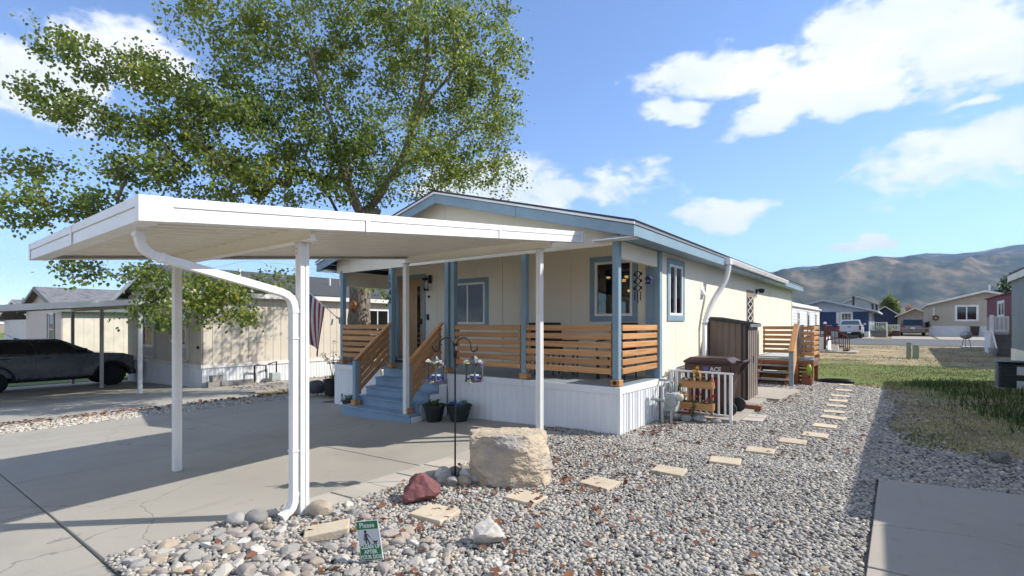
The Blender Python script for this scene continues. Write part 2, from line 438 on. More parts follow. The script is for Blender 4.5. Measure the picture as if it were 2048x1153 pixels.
def slab(name, quad, top, thick, mat, parent, bevel=.006, label=None):
    """concrete panel laid on the slope; quad = four (x, y) corners"""
    mb = MB(); lo = [(x, y, g(x, y)+top-thick) for x, y in quad]; hi = [(x, y, g(x, y)+top) for x, y in quad]
    mb.hexa(lo+hi); o = ob(name, mb, mat, parent, bevel=bevel)
    if label: o['label'] = label
    return o
def structure_root(name, label, loc=(0,0,0)):
    o = bpy.data.objects.new(name, None); link(o, None, 'structure', label); o.location = loc; WL[o.name] = Vector(loc); return o
dw = structure_root('driveway', 'broad grey concrete driveway under the white carport', (-8, 3, -.3))
gap = .008
xe = [-12.45, -11.0, -7.75, -4.42]; ye = [1.06, 4.0, 6.80]
for i in range(3):
    for j in range(2):
        x0, x1, y0, y1 = xe[i]+gap, xe[i+1]-gap, ye[j]+gap, ye[j+1]-gap
        if i == 0 and j == 1: y1 = 7.3
        if i == 2 and j == 0:
            slab('concrete_slab', [(x0,y0),(x1+.02,y0),(x1+.02,y1),(x0,y1)], 0, .12, concrete, dw)
        else: slab('concrete_slab', [(x0,y0),(x1,y0),(x1,y1),(x0,y1)], 0, .12, concrete, dw)
sw = structure_root('sidewalk', 'grey concrete apron in front of the driveway', (-8, 0, -.3))
for i, (x0, x1) in enumerate([(-16,-12.46),(-12.44,-9.2),(-9.18,-6.2),(-6.18,-3.0),(-2.98,-.2)]):
    slab('concrete_slab', [(x0,-1.2),(x1,-1.2),(x1,1.056),(x0,1.056)], -.004, .12, concrete, sw)
pb = structure_root('paver_border', 'row of square concrete pavers edging the driveway', (-4.2, 4, -.1))
y = 2.42
k = 0
while y < 6.2:
    h = .395
    slab('paver', [(-4.40,y),(-4.02+.02*math.sin(k),y+.01),(-4.02+.02*math.sin(k+1),y+h),(-4.40,y+h-.005)], .006+.004*math.sin(k*2.1), .08, paver_m, pb); y += h+.012; k += 1
pad = structure_root('concrete_pad', 'grey concrete pad with a rust stain beside the gravel', (1.5, 5, 0))
slab('concrete_slab', [(-.17,2.45),(3.6,2.45),(3.6,4.28),(-.17,4.08)], .02, .12, concrete2, pad)
slab('concrete_slab', [(-.17,4.10),(3.6,4.30),(3.6,7.20),(-.17,6.48)], .022, .12, concrete2, pad)
slab('concrete_slab', [(-.17,-3),(3.6,-3),(3.6,2.43),(-.17,2.43)], .018, .12, concrete2, pad)
nd = structure_root('neighbour_driveway', "neighbour's grey concrete driveway under the parked truck", (-20, 3, -.6))
for x0, x1 in ((-17.0,-13.7),(-20.4,-17.02),(-23.8,-20.42),(-27.2,-23.82)):
    for y0, y1 in ((-4,.6),(.62,4.0),(4.02,7.0)):
        slab('concrete_slab', [(x0,y0),(x1,y0),(x1,y1),(x0,y1)], 0, .1, concrete, nd)
slab('concrete_slab', [(-18.2,7.02),(-15.2,7.02),(-15.2,12),(-18.2,12)], 0, .1, concrete, nd)
gl = pmat('green_lawn', (.075,.15,.03), (.11,.18,.045), rough=.9, ns=6, bump=.6, bs=40)
sheet('lawn', np.linspace(-31.5,-27.3,4), np.linspace(-3,14,5), .012, gl)
# back road, its far pavement and the concrete aprons there
rd = sheet('road', np.array([-60,-30,-20,-10,-4,0,10,30,60.]), np.linspace(41.8,54,5), -.01, asphalt)
ap = structure_root('far_driveways', 'pale concrete aprons across the back road', (0, 58, .3))
for x0, x1, y0, y1 in ((-5.2,-1.9,54.1,59.5),(-.6,2.4,54.1,68),(2.6,14,54.1,65),(-30,-7,54.1,56),(3.0,6.2,40.2,41.7)):
    slab('concrete_slab', [(x0,y0),(x1,y0),(x1,y1),(x0,y1)], .02, .1, concrete2, ap)
mt_ = structure_root('side_path', 'concrete pavers beside the cream house wall', (-2.7, 11, 0))
slab('concrete_slab', [(-3.2,8.72),(-2.1,8.72),(-2.1,10.0),(-3.2,10.0)], .05, .12, concrete2, mt_)
slab('concrete_slab', [(-3.2,10.02),(-2.2,10.02),(-2.2,11.6),(-3.2,11.6)], .045, .12, concrete2, mt_)
slab('concrete_slab', [(-3.2,11.62),(-1.95,11.62),(-1.85,13.5),(-3.2,13.5)], .05, .12, concrete2, mt_)
slab('paver', [(-2.08,8.95),(-1.78,9.0),(-1.80,9.3),(-2.09,9.28)], .035, .08, paver_m, mt_)
slab('paver', [(-2.09,9.31),(-1.80,9.33),(-1.83,9.66),(-2.1,9.62)], .035, .08, paver_m, mt_)

# ------------------------------------------------------------------ gravel
STEPS = [(-3.54,2.24),(-3.14,3.02),(-2.76,3.81),(-2.40,4.60),(-2.0,5.45),(-1.63,6.24),(-1.41,7.02),(-1.16,7.83),(-.97,8.46),(-.93,9.26),(-.90,10.13),(-.94,10.8),(-.97,11.56),(-1.0,12.29),(-1.03,13.11),(-1.04,14.17),(-1.08,15.38)]
def left_edge(y):
    return np.where(y < 1.06, -9, np.where(y < 2.42, -4.42+.02*np.sin(y*9), np.where(y < 6.5, -4.02, np.where(y < 6.84, -4.35, np.where(y < 8.72, -3.26, np.where(y < 10.0, -2.1, np.where(y < 11.6, -2.2, np.where(y<13.5, -1.9, -3.2))))))))
def right_edge(y):
    r = np.where(y < 6.44, -.17, np.where(y < 8.5, 3.4, -.02-.22*(y-8.5)/7+.10*np.sin(y*1.7)))
    return np.where(y > 14.6, r-(y-14.6)**2*.9, r)
def in_gravel(x, y):
    ok = (x > left_edge(y)) & (x < right_edge(y)) & (y > 1.07) & (y < 16.1)
    ok &= ~((x > -.2) & (y < 6.50+.19*(x+.17)))
    return ok
bed = pmat('gravel_bed', (.19,.18,.17), (.12,.115,.11), rough=.95, ns=30, bump=.6, bs=70)
# bed under the stones
mbb = MB()
ysb = np.arange(1.06, 16.2, .25)
for a, b_ in zip(ysb[:-1], ysb[1:]):
    m_ = (a+b_)/2
    l0, l1 = float(left_edge(np.array(m_))), float(right_edge(np.array(m_)))
    if m_ < 6.5 and l0 < -4.3: l0 = -4.43
    mbb.quad((l0,a,g(l0,a)-.018),(min(l1,3.4),a,g(l1,a)-.018),(min(l1,3.4),b_,g(l1,b_)-.018),(l0,b_,g(l0,b_)-.018))
ob('gravel_bed', mbb, bed, kind='structure', label='dark bed under the grey gravel')

def ico(sub):
    bm = bmesh.new(); bmesh.ops.create_icosphere(bm, subdivisions=sub, radius=1)
    v = np.array([p.co[:] for p in bm.verts]); f = np.array([[q.index for q in p.verts] for p in bm.faces]); bm.free(); return v, f
ICO1 = ico(1); ICO2 = ico(2); ICO3 = ico(3); ICO4 = ico(4)
def rock_shape(base, seed, nplanes=9, rough=.05, spread=(.62, 1.0)):
    """unit rock: an icosphere cut by random planes, so it has real facets"""
    r = np.random.default_rng(seed); v = base[0]/np.linalg.norm(base[0], axis=1)[:,None]
    n = r.normal(size=(nplanes, 3)); n /= np.linalg.norm(n, axis=1)[:,None]; d = r.uniform(*spread, nplanes)
    dots = v@n.T; q = np.where(dots > .05, d/np.maximum(dots, .05), 9).min(1)
    rad = np.minimum(q, 1.0)
    rad = rad*(1+rough*np.array([mnoise.fractal(Vector(p*1.7+seed*3.1), .9, 2.1, 4) for p in v]))
    return v*rad[:,None]
def scatter_stones(n_try, xr, yr, smin, smax, zoff, tmpl, faces, keep, dens=1.0):
    x = rng.uniform(*xr, n_try); y = rng.uniform(*yr, n_try); k = keep(x, y); x = x[k]; y = y[k]; n = len(x)
    s = smin+(smax-smin)*rng.beta(1.6, 3.2, n)
    t = rng.integers(0, len(tmpl), n); T = np.stack(tmpl)[t]
    T = T*np.stack([s*rng.uniform(.85,1.5,n), s*rng.uniform(.7,1.05,n), s*rng.uniform(.45,.8,n)], 1)[:,None,:]
    tilt = rng.normal(0, .35, n); a = rng.uniform(0, 6.283, n)
    c, s_ = np.cos(tilt)[:,None], np.sin(tilt)[:,None]
    Y2 = T[...,1]*c-T[...,2]*s_; Z2 = T[...,1]*s_+T[...,2]*c; X2 = T[...,0]
    c, s_ = np.cos(a)[:,None], np.sin(a)[:,None]
    P = np.stack([X2*c-Y2*s_, X2*s_+Y2*c, Z2], -1)
    P += np.stack([x, y, gn(x, y)+zoff+rng.uniform(-.006,.012,n)], -1)[:,None,:]
    m = T.shape[1]
    F = (faces[None]+np.arange(n)[:,None,None]*m).reshape(-1, 3)
    tint = np.repeat(np.clip(rng.normal(.52,.21,n), 0, 1), m)
    return P.reshape(-1, 3), F, tint, x, y, s
tm = [rock_shape(ICO1, 50+k, 7, .06, (.6,.95)) for k in range(14)]
parts_ = []
def no_step(x, y):
    ok = in_gravel(x, y)
    for sx, sy in STEPS: ok &= ~((abs(x-sx) < .17) & (abs(y-sy) < .16))
    return ok
A = [((-4.5,.0),(1.06,4.2),43000,.010,.033),((-4.5,.0),(4.2,6.9),29000,.011,.031),((-3.3,3.4),(6.3,8.9),26000,.015,.038),((-3.3,.2),(8.9,12.2),15000,.018,.042),((-3.3,.2),(12.2,16.1),13000,.021,.048)]
vo_ = 0; PV = []; PF = []; PT = []
for xr, yr, n, s0, s1 in A:
    def keep(x, y):
        k = no_step(x, y)
        # the strip right of the pad thins out into soil
        thin = np.clip((x-.1)*.18+(y-7.3)*.35, 0, .9)*(x > -.1)
        return k & (rng.uniform(size=len(x)) > thin)
    P, F, T_, *_ = scatter_stones(n, xr, yr, s0, s1, -.006, tm, ICO1[1], keep)
    PV.append(P); PF.append(F+vo_); PT.append(T_); vo_ += len(P)
def keep2(x, y):
    d = x-right_edge(y)
    return (d > 0) & (rng.uniform(size=len(x)) < .55*np.exp(-d/.28)) & ~((x < 3.6) & (y < 8.3))
P, F, T_, *_ = scatter_stones(16000, (-.6,2.4), (8.3,16), .013, .036, -.028, tm, ICO1[1], keep2)
PV.append(P); PF.append(F+vo_); PT.append(T_); vo_ += len(P)
P, F, T_, *_ = scatter_stones(2600, (-.1,3.2), (8.3,11), .013, .04, -.028, tm, ICO1[1], lambda x, y: rng.uniform(size=len(x)) < .5*np.exp(-(y-8.4)/.6))
PV.append(P); PF.append(F+vo_); PT.append(T_); vo_ += len(P)
# pale gravel strip between the two driveways
tw = scatter_stones(9000, (-13.72,-12.44), (-2.5,11.5), .015, .045, -.012, tm, ICO1[1], lambda x, y: x < -12.44+0*y)
PV2, PF2, PT2 = tw[0], tw[1], np.clip(tw[2]+.25, 0, 1)
gv = np_obj('gravel', np.concatenate(PV), np.concatenate(PF), gravel_m, tint=np.concatenate(PT), kind='stuff')
gv['label'] = 'grey crushed stone gravel covering the front and side yard'
g2 = np_obj('gravel', PV2, PF2, gravel_m, tint=PT2, kind='stuff'); g2['label'] = 'pale gravel strip between the two driveways'

# river cobbles scattered among the gravel nearest the driveway corner
cob_m = []
for i, (a, b_) in enumerate([((.45,.425,.38),(.35,.33,.295)), ((.33,.32,.305),(.23,.225,.215)), ((.44,.37,.29),(.34,.28,.21)), ((.58,.555,.51),(.45,.43,.40)), ((.42,.37,.33),(.31,.27,.24))]):
    cob_m.append(pmat('cobble_%d' % i, a, b_, rough=.75, ns=9, coord='Object', rnd=.2, bump=.35, bs=25))
cob_mesh = []
for k in range(20):
    v = rock_shape(ICO3, 200+k, 11, .05, (.55,.92))
    me = bpy.data.meshes.new('river_cobble'); me.from_pydata([tuple(p) for p in v], [], [tuple(f) for f in ICO3[1].tolist()]); smooth(me); me.set_sharp_from_angle(angle=R(24)); me.materials.append(cob_m[k % 5]); cob_mesh.append(me)
r0 = random.Random(21); placed = []
tries = 0
while len(placed) < 290 and tries < 30000:
    tries += 1
    y = r0.uniform(1.14, 2.7) if r0.random() < .84 else r0.uniform(3.3, 6.0)
    if y < 2.3: x = -4.4+abs(r0.gauss(0, .95))
    elif y < 3.3: x = r0.uniform(-4.0,-1.7)
    else: x = r0.uniform(-3.9,-.4)
    s = r0.choice([r0.uniform(.035,.06), r0.uniform(.035,.075)]) if x < -2.6 and y < 2.7 else r0.uniform(.024,.04)
    if x < -4.36+s*.7 or (y > 2.3 and x < -4.0+s): continue
    if any(abs(x-a) < .2+s and abs(y-b) < .2+s for a, b in STEPS): continue
    if any((x-a)**2+(y-b)**2 < ((s+c)*.84)**2 for a, b, c in placed): continue
    if abs(x+4.08) < .13+s and abs(y-2.3) < .13+s: continue
    placed.append((x, y, s))
    km = r0.randrange(20); o = bpy.data.objects.new('river_cobble', cob_mesh[km])
    tone = ['buff','grey','tan','whitish','brownish grey'][km % 5]; sz = 'large' if s > .055 else ('mid-sized' if s > .038 else 'small')
    if y < 1.75 and x < -3.4: at_ = 'by the driveway corner'
    elif x < -3.75 and y < 2.6: at_ = 'near the downspout foot'
    elif y < 2.5 and x < -2.3: at_ = 'around the dog sign'
    elif y < 2.7: at_ = 'in the nearest gravel, clear of the sign'
    elif x < -3.0: at_ = 'along the pavers by the red rock'
    elif y < 3.6: at_ = 'near the white angular rock'
    else: at_ = 'among the middle stepping stones'
    link(o, None, None, '%s %s river cobble in the gravel %s' % (sz, tone, at_), 'stone', 'river cobbles in the gravel')
    o.location = (x, y, g(x, y)+s*.22); o.scale = (s*r0.uniform(1.0,1.45), s*r0.uniform(.8,1.0), s*r0.uniform(.55,.75))
    o.rotation_euler = (r0.gauss(0,.15), r0.gauss(0,.15), r0.uniform(0,6.28))

# sandstone stepping stones
ORD = ['first','second','third','fourth','fifth','sixth','seventh','eighth','ninth','tenth','eleventh','twelfth','thirteenth','fourteenth','fifteenth','sixteenth','seventeenth']
for i, (x, y) in enumerate(STEPS):
    r_ = random.Random(i+5); mb = MB(); w = r_.uniform(.155,.175); d = r_.uniform(.13,.15)
    if i == 0: w, d = .165, .085
    q = [(-w+r_.uniform(-.01,.01),-d),(w,-d+r_.uniform(-.01,.01)),(w+r_.uniform(-.01,.01),d),(-w,d)]
    a = r_.uniform(-.2,.2)+(.75 if i == 0 else 0.05)
    tz = .03 if i else .045
    tl = .03*(i==0)
    q = [(x+u*math.cos(a)-v*math.sin(a), y+u*math.sin(a)+v*math.cos(a)) for u, v in q]
    mb.hexa([(u,v,g(u,v)-.03) for u, v in q]+[(u,v,g(u,v)+tz+tl*(v-y)*4+r_.uniform(-.005,.005)) for u, v in q])
    where = 'nearest the downspout' if i == 0 else ('nearest the back lawn' if i == 16 else 'counting from the downspout')
    ob('stepping_stone', mb, stepstone, bevel=.008, label='%s tan stepping stone in the gravel path, %s' % (ORD[i], where), cat='stepping stone', group='stepping stones through the gravel')

# dry leaves blown over the gravel and the far kerb
def leaf_litter(n, fx, size=(.025,.05)):
    V_, F_ = [], []
    for i in range(n):
        x, y = fx(); s = random.uniform(*size); a = random.uniform(0,6.28); z = g(x,y)+.022+random.uniform(0,.012)
        e = Matrix.Rotation(a,3,'Z')@Matrix.Rotation(random.gauss(0,.5),3,'X')
        pts = [(-1,0,0),(-.2,.55,.18),(1,.1,.25),(-.1,-.6,.2),(.1,0,-.05)]
        b0 = len(V_)
        V_ += [tuple(e@Vector(p)*s+Vector((x,y,z))) for p in pts]
        F_ += [(b0,b0+4,b0+1),(b0+1,b0+4,b0+2),(b0+2,b0+4,b0+3),(b0+3,b0+4,b0)]
    return np.array(V_), np.array(F_)
def lx():
    while True:
        x, y = random.uniform(-4.3,-.3), random.uniform(1.2, 9.5)
        if random.random() < .55: x, y = random.gauss(-2.7,.9), random.gauss(3.2,1.3)
        if bool(in_gravel(np.array(x), np.array(y))): return x, y
v, f = leaf_litter(400, lx); o = np_obj('dry_leaves', v, f, leafdry, kind='stuff'); o['label'] = 'curled brown leaves blown over the gravel'
v, f = leaf_litter(700, lambda: (random.gauss(-13.75,.2), random.uniform(-1,11)), (.03,.06)); o = np_obj('dry_leaves', v, f, leafdry, kind='stuff'); o['label'] = "brown leaves along the edge of the neighbour's driveway"
v, f = leaf_litter(500, lambda: (random.uniform(-18.2,-12.6), random.uniform(7.4,12.5)), (.03,.06)); o = np_obj('dry_leaves', v, f, leafdry, kind='stuff'); o['label'] = 'brown leaves on the earth around the big tree'
def lx2():
    return random.choice([(random.gauss(-2.9,.12), random.uniform(7.0,8.7)), (random.gauss(-1.9,.15), random.uniform(11.2,14)), (random.uniform(.1,2.2), random.uniform(4.2,6.4))] [0:2]+[(random.gauss(-3.2,.3), random.gauss(4.6,.4))])
v, f = leaf_litter(170, lx2); o = np_obj('dry_leaves', v, f, leafdry, kind='stuff'); o['label'] = 'brown leaves gathered against the porch skirt and boulder'
v, f = leaf_litter(9, lambda: (random.uniform(.1,1.6), random.uniform(4.0,6.2)), (.03,.05)); o = np_obj('dry_leaves', v, f, leafdry, kind='stuff'); o['label'] = 'few dry leaves lying on the concrete pad'

# ------------------------------------------------------------------ grass
def blades(n, xr, yr, h0, h1, keep, w=.006, clump=None):
    if clump is None: x = rng.uniform(*xr, n); y = rng.uniform(*yr, n)
    else:
        c = np.array(clump)[rng.integers(0, len(clump), n)]; x = rng.normal(c[:,0], c[:,2]); y = rng.normal(c[:,1], c[:,2]*1.3)
    k = keep(x, y); x = x[k]; y = y[k]; n = len(x)
    h = rng.uniform(h0, h1, n); a = rng.uniform(0, 6.283, n); ln = rng.uniform(.1,.9,n)*h; w_ = w*rng.uniform(.7,1.6,n)
    z = gn(x, y)-.035
    dx, dy = np.cos(a), np.sin(a)
    p0 = np.stack([x-dy*w_, y+dx*w_, z], 1); p1 = np.stack([x+dy*w_, y-dx*w_, z], 1)
    m0 = np.stack([x+dx*ln*.3-dy*w_*.7, y+dy*ln*.3+dx*w_*.7, z+h*.6], 1); m1 = np.stack([x+dx*ln*.3+dy*w_*.7, y+dy*ln*.3-dx*w_*.7, z+h*.6], 1)
    t = np.stack([x+dx*ln, y+dy*ln, z+h], 1)
    P = np.stack([p0,p1,m1,m0,t], 1).reshape(-1,3); b0 = (np.arange(n)*5)[:,None]
    F = np.concatenate([b0+np.array([[0,1,2]]), b0+np.array([[0,2,3]]), b0+np.array([[3,2,4]])])
    return P, F, np.repeat(np.clip(rng.normal(.5,.22,n),0,1), 5), x, y
grass_m = tint_mat('grass_blades', [(0,(.05,.085,.018)), (.45,(.10,.15,.032)), (.7,(.20,.22,.07)), (1,(.42,.36,.18))], rough=.7, bump=0)
def fld(x, y, s, o): return np.array([mnoise.noise(Vector((a*s+o, b*s, .3))) for a, b in zip(x, y)])
def kg(x, y):
    k = ~in_gravel(x, y) & (x > right_edge(y)+.02) & ~((x < 3.7) & (y < 6.55+.19*(x+.17)))
    wet = np.clip((y-14.5)/3, 0, 1)*np.clip((27-y)/5, 0, 1)
    return k & (fld(x, y, .7, 4)*1.0+wet*.8+rng.uniform(-.5,.35,len(x)) > .50)
P, F, T_, x_, y_ = blades(64000, (-3.2,4.6), (7.6,29), .015, .042, kg, .007)
T_ = np.clip(T_+.13+np.repeat(fld(x_, y_, .35, 9), 5)*.5, 0, 1)
o = np_obj('grass', P, F, grass_m, tint=T_, kind='stuff'); o['label'] = 'patchy green and straw grass behind the gravel'
P, F, T_, x_, y_ = blades(26000, (-.3,3.0), (8.2,17), .012, .045, lambda x, y: (x > right_edge(y)+.05) & (fld(x, y, .9, 2)+rng.uniform(-.6,.5,len(x)) > -.05), .006)
o = np_obj('dry_grass', P, F, grass_m, tint=np.clip(T_*.5+.55+np.repeat(fld(x_, y_, .6, 6), 5)*.55, 0, 1), kind='stuff'); o['label'] = 'short straw-coloured grass on the shaded bare earth'
P, F, T_, x_, y_ = blades(9000, (-3,4.4), (25,40), .02, .05, lambda x, y: fld(x, y, .4, 3)+rng.uniform(-.5,.4,len(x)) > .1, .012)
o = np_obj('dry_grass', P, F, grass_m, tint=np.clip(T_*.4+.6, 0, 1), kind='stuff'); o['label'] = 'sparse straw grass before the back road'
P, F, T_, *_ = blades(2400, None, None, .06, .22, lambda x, y: (x > .05) & (y > 7.2), .009, clump=[(1.5,13.2,.35),(2.1,14.2,.4),(1.2,15.2,.4),(1.9,11.0,.3),(2.2,9.8,.3),(1.7,12.1,.25),(2.6,8.8,.25),(1.0,17.2,.35),(2.2,16.0,.4),(.5,16.6,.25)])
o = np_obj('weeds', P, F, tint_mat('weed_leaves', [(0,(.035,.07,.02)), (.6,(.07,.12,.03)), (1,(.15,.19,.06))], bump=0), tint=T_*.8, kind='stuff'); o['label'] = 'taller green weeds in the shade of the grey home'
P, F, T_, *_ = blades(9000, (-31.4,-27.4), (-2,9), .03, .07, lambda x, y: x > -99, .008)
o = np_obj('grass', P, F, grass_m, tint=T_*.6, kind='stuff'); o['label'] = 'green lawn strip behind the parked truck'

# ------------------------------------------------------------------ mountains and haze
def mountains():
    AZ = np.radians(np.concatenate([np.linspace(-62,-32,40,endpoint=False), np.linspace(-32,16,300,endpoint=False), np.linspace(16,62,60)])); RR = np.concatenate([np.linspace(1500, 6200, 120), np.linspace(6350, 8600, 10)])
    ca = np.array([-62, -45, -34, -27, -20, -14, -9.55, -7.59, -5.71, -3.71, -1.79, -0.87, 0.04, 1.26, 2.38, 3.76, 5.32, 6.52, 7.89, 13, 20, 28, 38, 50, 62])
    ce = np.array([0, 0, 0.012, 0.03, 0.06, 0.082, 0.0945, 0.0987, 0.0993, 0.1037, 0.1085, 0.1057, 0.1052, 0.1081, 0.1079, 0.1042, 0.106, 0.1096, 0.1119, 0.118, 0.125, 0.118, 0.1, 0.07, 0.04])
    ridge = np.interp(np.degrees(AZ), ca, ce)
    a, r = np.meshgrid(AZ, RR, indexing='ij')
    X = np.sin(a)*r; Y = np.cos(a)*r
    t = np.clip((r-1900)/(6000-1900), 0, 1); prof = t**1.25
    back = np.clip(1-(r-6000)/2800, 0, 1)
    Rz = ridge[:,None]*6000
    Z = Rz*prof*np.where(r > 6000, back, 1)
    sp = np.zeros_like(Z); fine = np.zeros_like(Z)
    for i in range(a.shape[0]):
        for j in range(a.shape[1]):
            p = Vector((X[i,j]*.00105, Y[i,j]*.00042, 1.7))
            sp[i,j] = mnoise.ridged_multi_fractal(p, .95, 2.1, 6, 1.0, 2.0)
            fine[i,j] = mnoise.fractal(Vector((X[i,j]*.006, Y[i,j]*.004, 5.1)), .8, 2.2, 4)
    bell = np.clip(np.sin(np.pi*np.clip(t,0,1)**.85), 0, 1)
    Z += (sp-1.15)*150*bell*np.clip(ridge[:,None]/.09,0,1) + fine*12*np.clip(t*3,0,1)*np.clip(ridge[:,None]/.05,0,1)
    # two brown foothills in front of the main range
    for az, rr_, h, wa, wr in ((-10.2,3000,135,3.6,1100),(-4.6,3600,120,2.6,1200),(-1.6,3700,80,3.4,1100),(2.5,3600,60,3.5,900)):
        Z += h*np.exp(-((np.degrees(a)-az)/wa)**2-((r-rr_)/wr)**2)*(1+.25*fine)
    cap = np.interp(np.degrees(a), ca, ce)*r*1.0+np.where(r>6000,(6000-r)*.2,0)+6*fine
    Z = np.minimum(Z, cap)
    Z = np.maximum(Z, 0)-2
    v = np.stack([X, Y, Z], -1).reshape(-1,3); n, k = a.shape
    i = (np.arange(n-1)[:,None]*k+np.arange(k-1)[None]).ravel()
    f = np.stack([i, i+1, i+k+1, i+k], 1)[:, ::-1]
    m = bpy.data.materials.new('mountain_scrub'); m.use_nodes = True; nt = m.node_tree; N = nt.nodes; L = nt.links; b = N['Principled BSDF']
    b.inputs['Roughness'].default_value = 1; b.inputs['Specular IOR Level'].default_value = 0
    pos = N.new('ShaderNodeNewGeometry').outputs['Position']
    mp = N.new('ShaderNodeMapping'); mp.inputs['Scale'].default_value = (.0052,.0020,.009); L.new(pos, mp.inputs[0])
    nz = N.new('ShaderNodeTexNoise'); nz.inputs['Scale'].default_value = 1; nz.inputs['Detail'].default_value = 9; nz.inputs['Roughness'].default_value = .62; L.new(mp.outputs[0], nz.inputs[0])
    cr = N.new('ShaderNodeValToRGB'); e = cr.color_ramp.elements
    e[0].position = .40; e[0].color = (.030,.040,.028,1); e[1].position = .68; e[1].color = (.26,.19,.13,1)
    q = e.new(.52); q.color = (.075,.075,.052,1)
    L.new(nz.outputs['Fac'], cr.inputs[0]); L.new(cr.outputs[0], b.inputs['Base Color'])
    n2 = N.new('ShaderNodeTexNoise'); n2.noise_type = 'RIDGED_MULTIFRACTAL'; n2.inputs['Scale'].default_value = 1; n2.inputs['Detail'].default_value = 7
    m2 = N.new('ShaderNodeMapping'); m2.inputs['Scale'].default_value = (.0035,.0016,.004); L.new(pos, m2.inputs[0]); L.new(m2.outputs[0], n2.inputs['Vector'])
    bn = N.new('ShaderNodeBump'); bn.inputs['Strength'].default_value = 1.0; bn.inputs['Distance'].default_value = 60; L.new(n2.outputs['Fac'], bn.inputs['Height']); L.new(bn.outputs[0], b.inputs['Normal'])
    o = np_obj('mountain', v, f, m, sm=True, kind='structure'); o['label'] = 'hazy brown and blue mountain range on the horizon'
mountains()
def haze():
    m = bpy.data.materials.new('haze_air'); m.use_nodes = True; nt = m.node_tree; N = nt.nodes; L = nt.links
    N.remove(N['Principled BSDF']); pv = N.new('ShaderNodeVolumePrincipled')
    pv.inputs['Color'].default_value = (.44,.67,1,1); pv.inputs['Density'].default_value = HAZE_DENSITY; pv.inputs['Anisotropy'].default_value = .1
    L.new(pv.outputs[0], N['Material Output'].inputs['Volume'])
    mb = MB(); mb.box(-12500, 12500, -12500, 12500, -5, 1150); o = ob('haze', mb, m, kind='stuff'); o['label'] = 'thin blue haze over the distant mountains'
HAZE_DENSITY = 8.0e-5
haze()

# ------------------------------------------------------------------ building helpers
def wp(ax, pl, u, n, z):
    return {'F': (u, pl-n, z), 'B': (u, pl+n, z), 'R': (pl+n, u, z), 'L': (pl-n, u, z)}[ax]
def wbox(mb, ax, pl, u0, u1, n0, n1, z0, z1, mi=0):
    a, b = wp(ax, pl, u0, n0, z0), wp(ax, pl, u1, n1, z1)
    return mb.box(min(a[0],b[0]), max(a[0],b[0]), min(a[1],b[1]), max(a[1],b[1]), min(z0,z1), max(z0,z1), mi)
def cut(u0, u1, z0, z1, ops):
    us = sorted({u0, u1}|{q for o in ops for q in o[:2] if u0 < q < u1}); out = []
    for a, b in zip(us[:-1], us[1:]):
        m = (a+b)/2; zs = [(z0, z1)]
        for o in ops:
            if o[0] < m < o[1]:
                nz = []
                for p, q in zs:
                    if o[3] <= p or o[2] >= q: nz.append((p, q)); continue
                    if o[2] > p: nz.append((p, o[2]))
                    if o[3] < q: nz.append((o[3], q))
                zs = nz
        out += [(a, b, p, q) for p, q in zs if q-p > 1e-4]
    return out
def siding(parent, ax, pl, u0, u1, z0, z1, ops, mat, pw, gap=.006, th=.014, core=.06, name='siding_panel', first=None, corem=None):
    """wall: a core with real openings, clad in panels that each are an object"""
    mb = MB()
    for a, b, p, q in cut(u0, u1, z0, z1, ops): wbox(mb, ax, pl, a, b, -core, 0, p, q)
    ob('wall_core', mb, corem or mat, parent)
    e = [u0]; x = u0+(first or pw)
    while x < u1-.05: e.append(x); x += pw
    e.append(u1)
    for a, b in zip(e[:-1], e[1:]):
        for q in cut(a+gap/2, b-gap/2, z0, z1, ops):
            mb = MB(); wbox(mb, ax, pl, q[0], q[1], 0, th, q[2], q[3]); ob(name, mb, mat, parent)
def skirting(parent, ax, pl, u0, u1, ztop, mat, pw=.305, nrib=3, dep=.012, zb=None):
    n = max(1, round(abs(u1-u0)/pw)); w = (u1-u0)/n
    for i in range(n):
        a = u0+w*i; prof = [(0,.005),(.008,.002)]
        for k in range(nrib):
            c = (k+.5)/nrib*w; h = w/nrib*.2
            prof += [(c-h*1.5,0),(c-h*.8,dep),(c+h*.8,dep),(c+h*1.5,0)]
        prof += [(w-.004,.0)]
        mb = MB(); vs = []
        for du, nn in prof:
            p = wp(ax, pl, a+du, nn, 0); b = zb if zb is not None else g(p[0], p[1])-.03
            vs.append((p[0],p[1],b)); vs.append((p[0],p[1],ztop))
        fs = [(2*j, 2*j+2, 2*j+3, 2*j+1) for j in range(len(prof)-1)]
        mb.add(vs, fs)
        p0 = wp(ax, pl, a, -.01, 0); p1 = wp(ax, pl, a+w, -.01, 0)
        b = zb if zb is not None else min(g(p0[0],p0[1]), g(p1[0],p1[1]))-.03
        mb.quad((p0[0],p0[1],b),(p0[0],p0[1],ztop),(p1[0],p1[1],ztop),(p1[0],p1[1],b))
        ob('skirting_panel', mb, mat, parent)
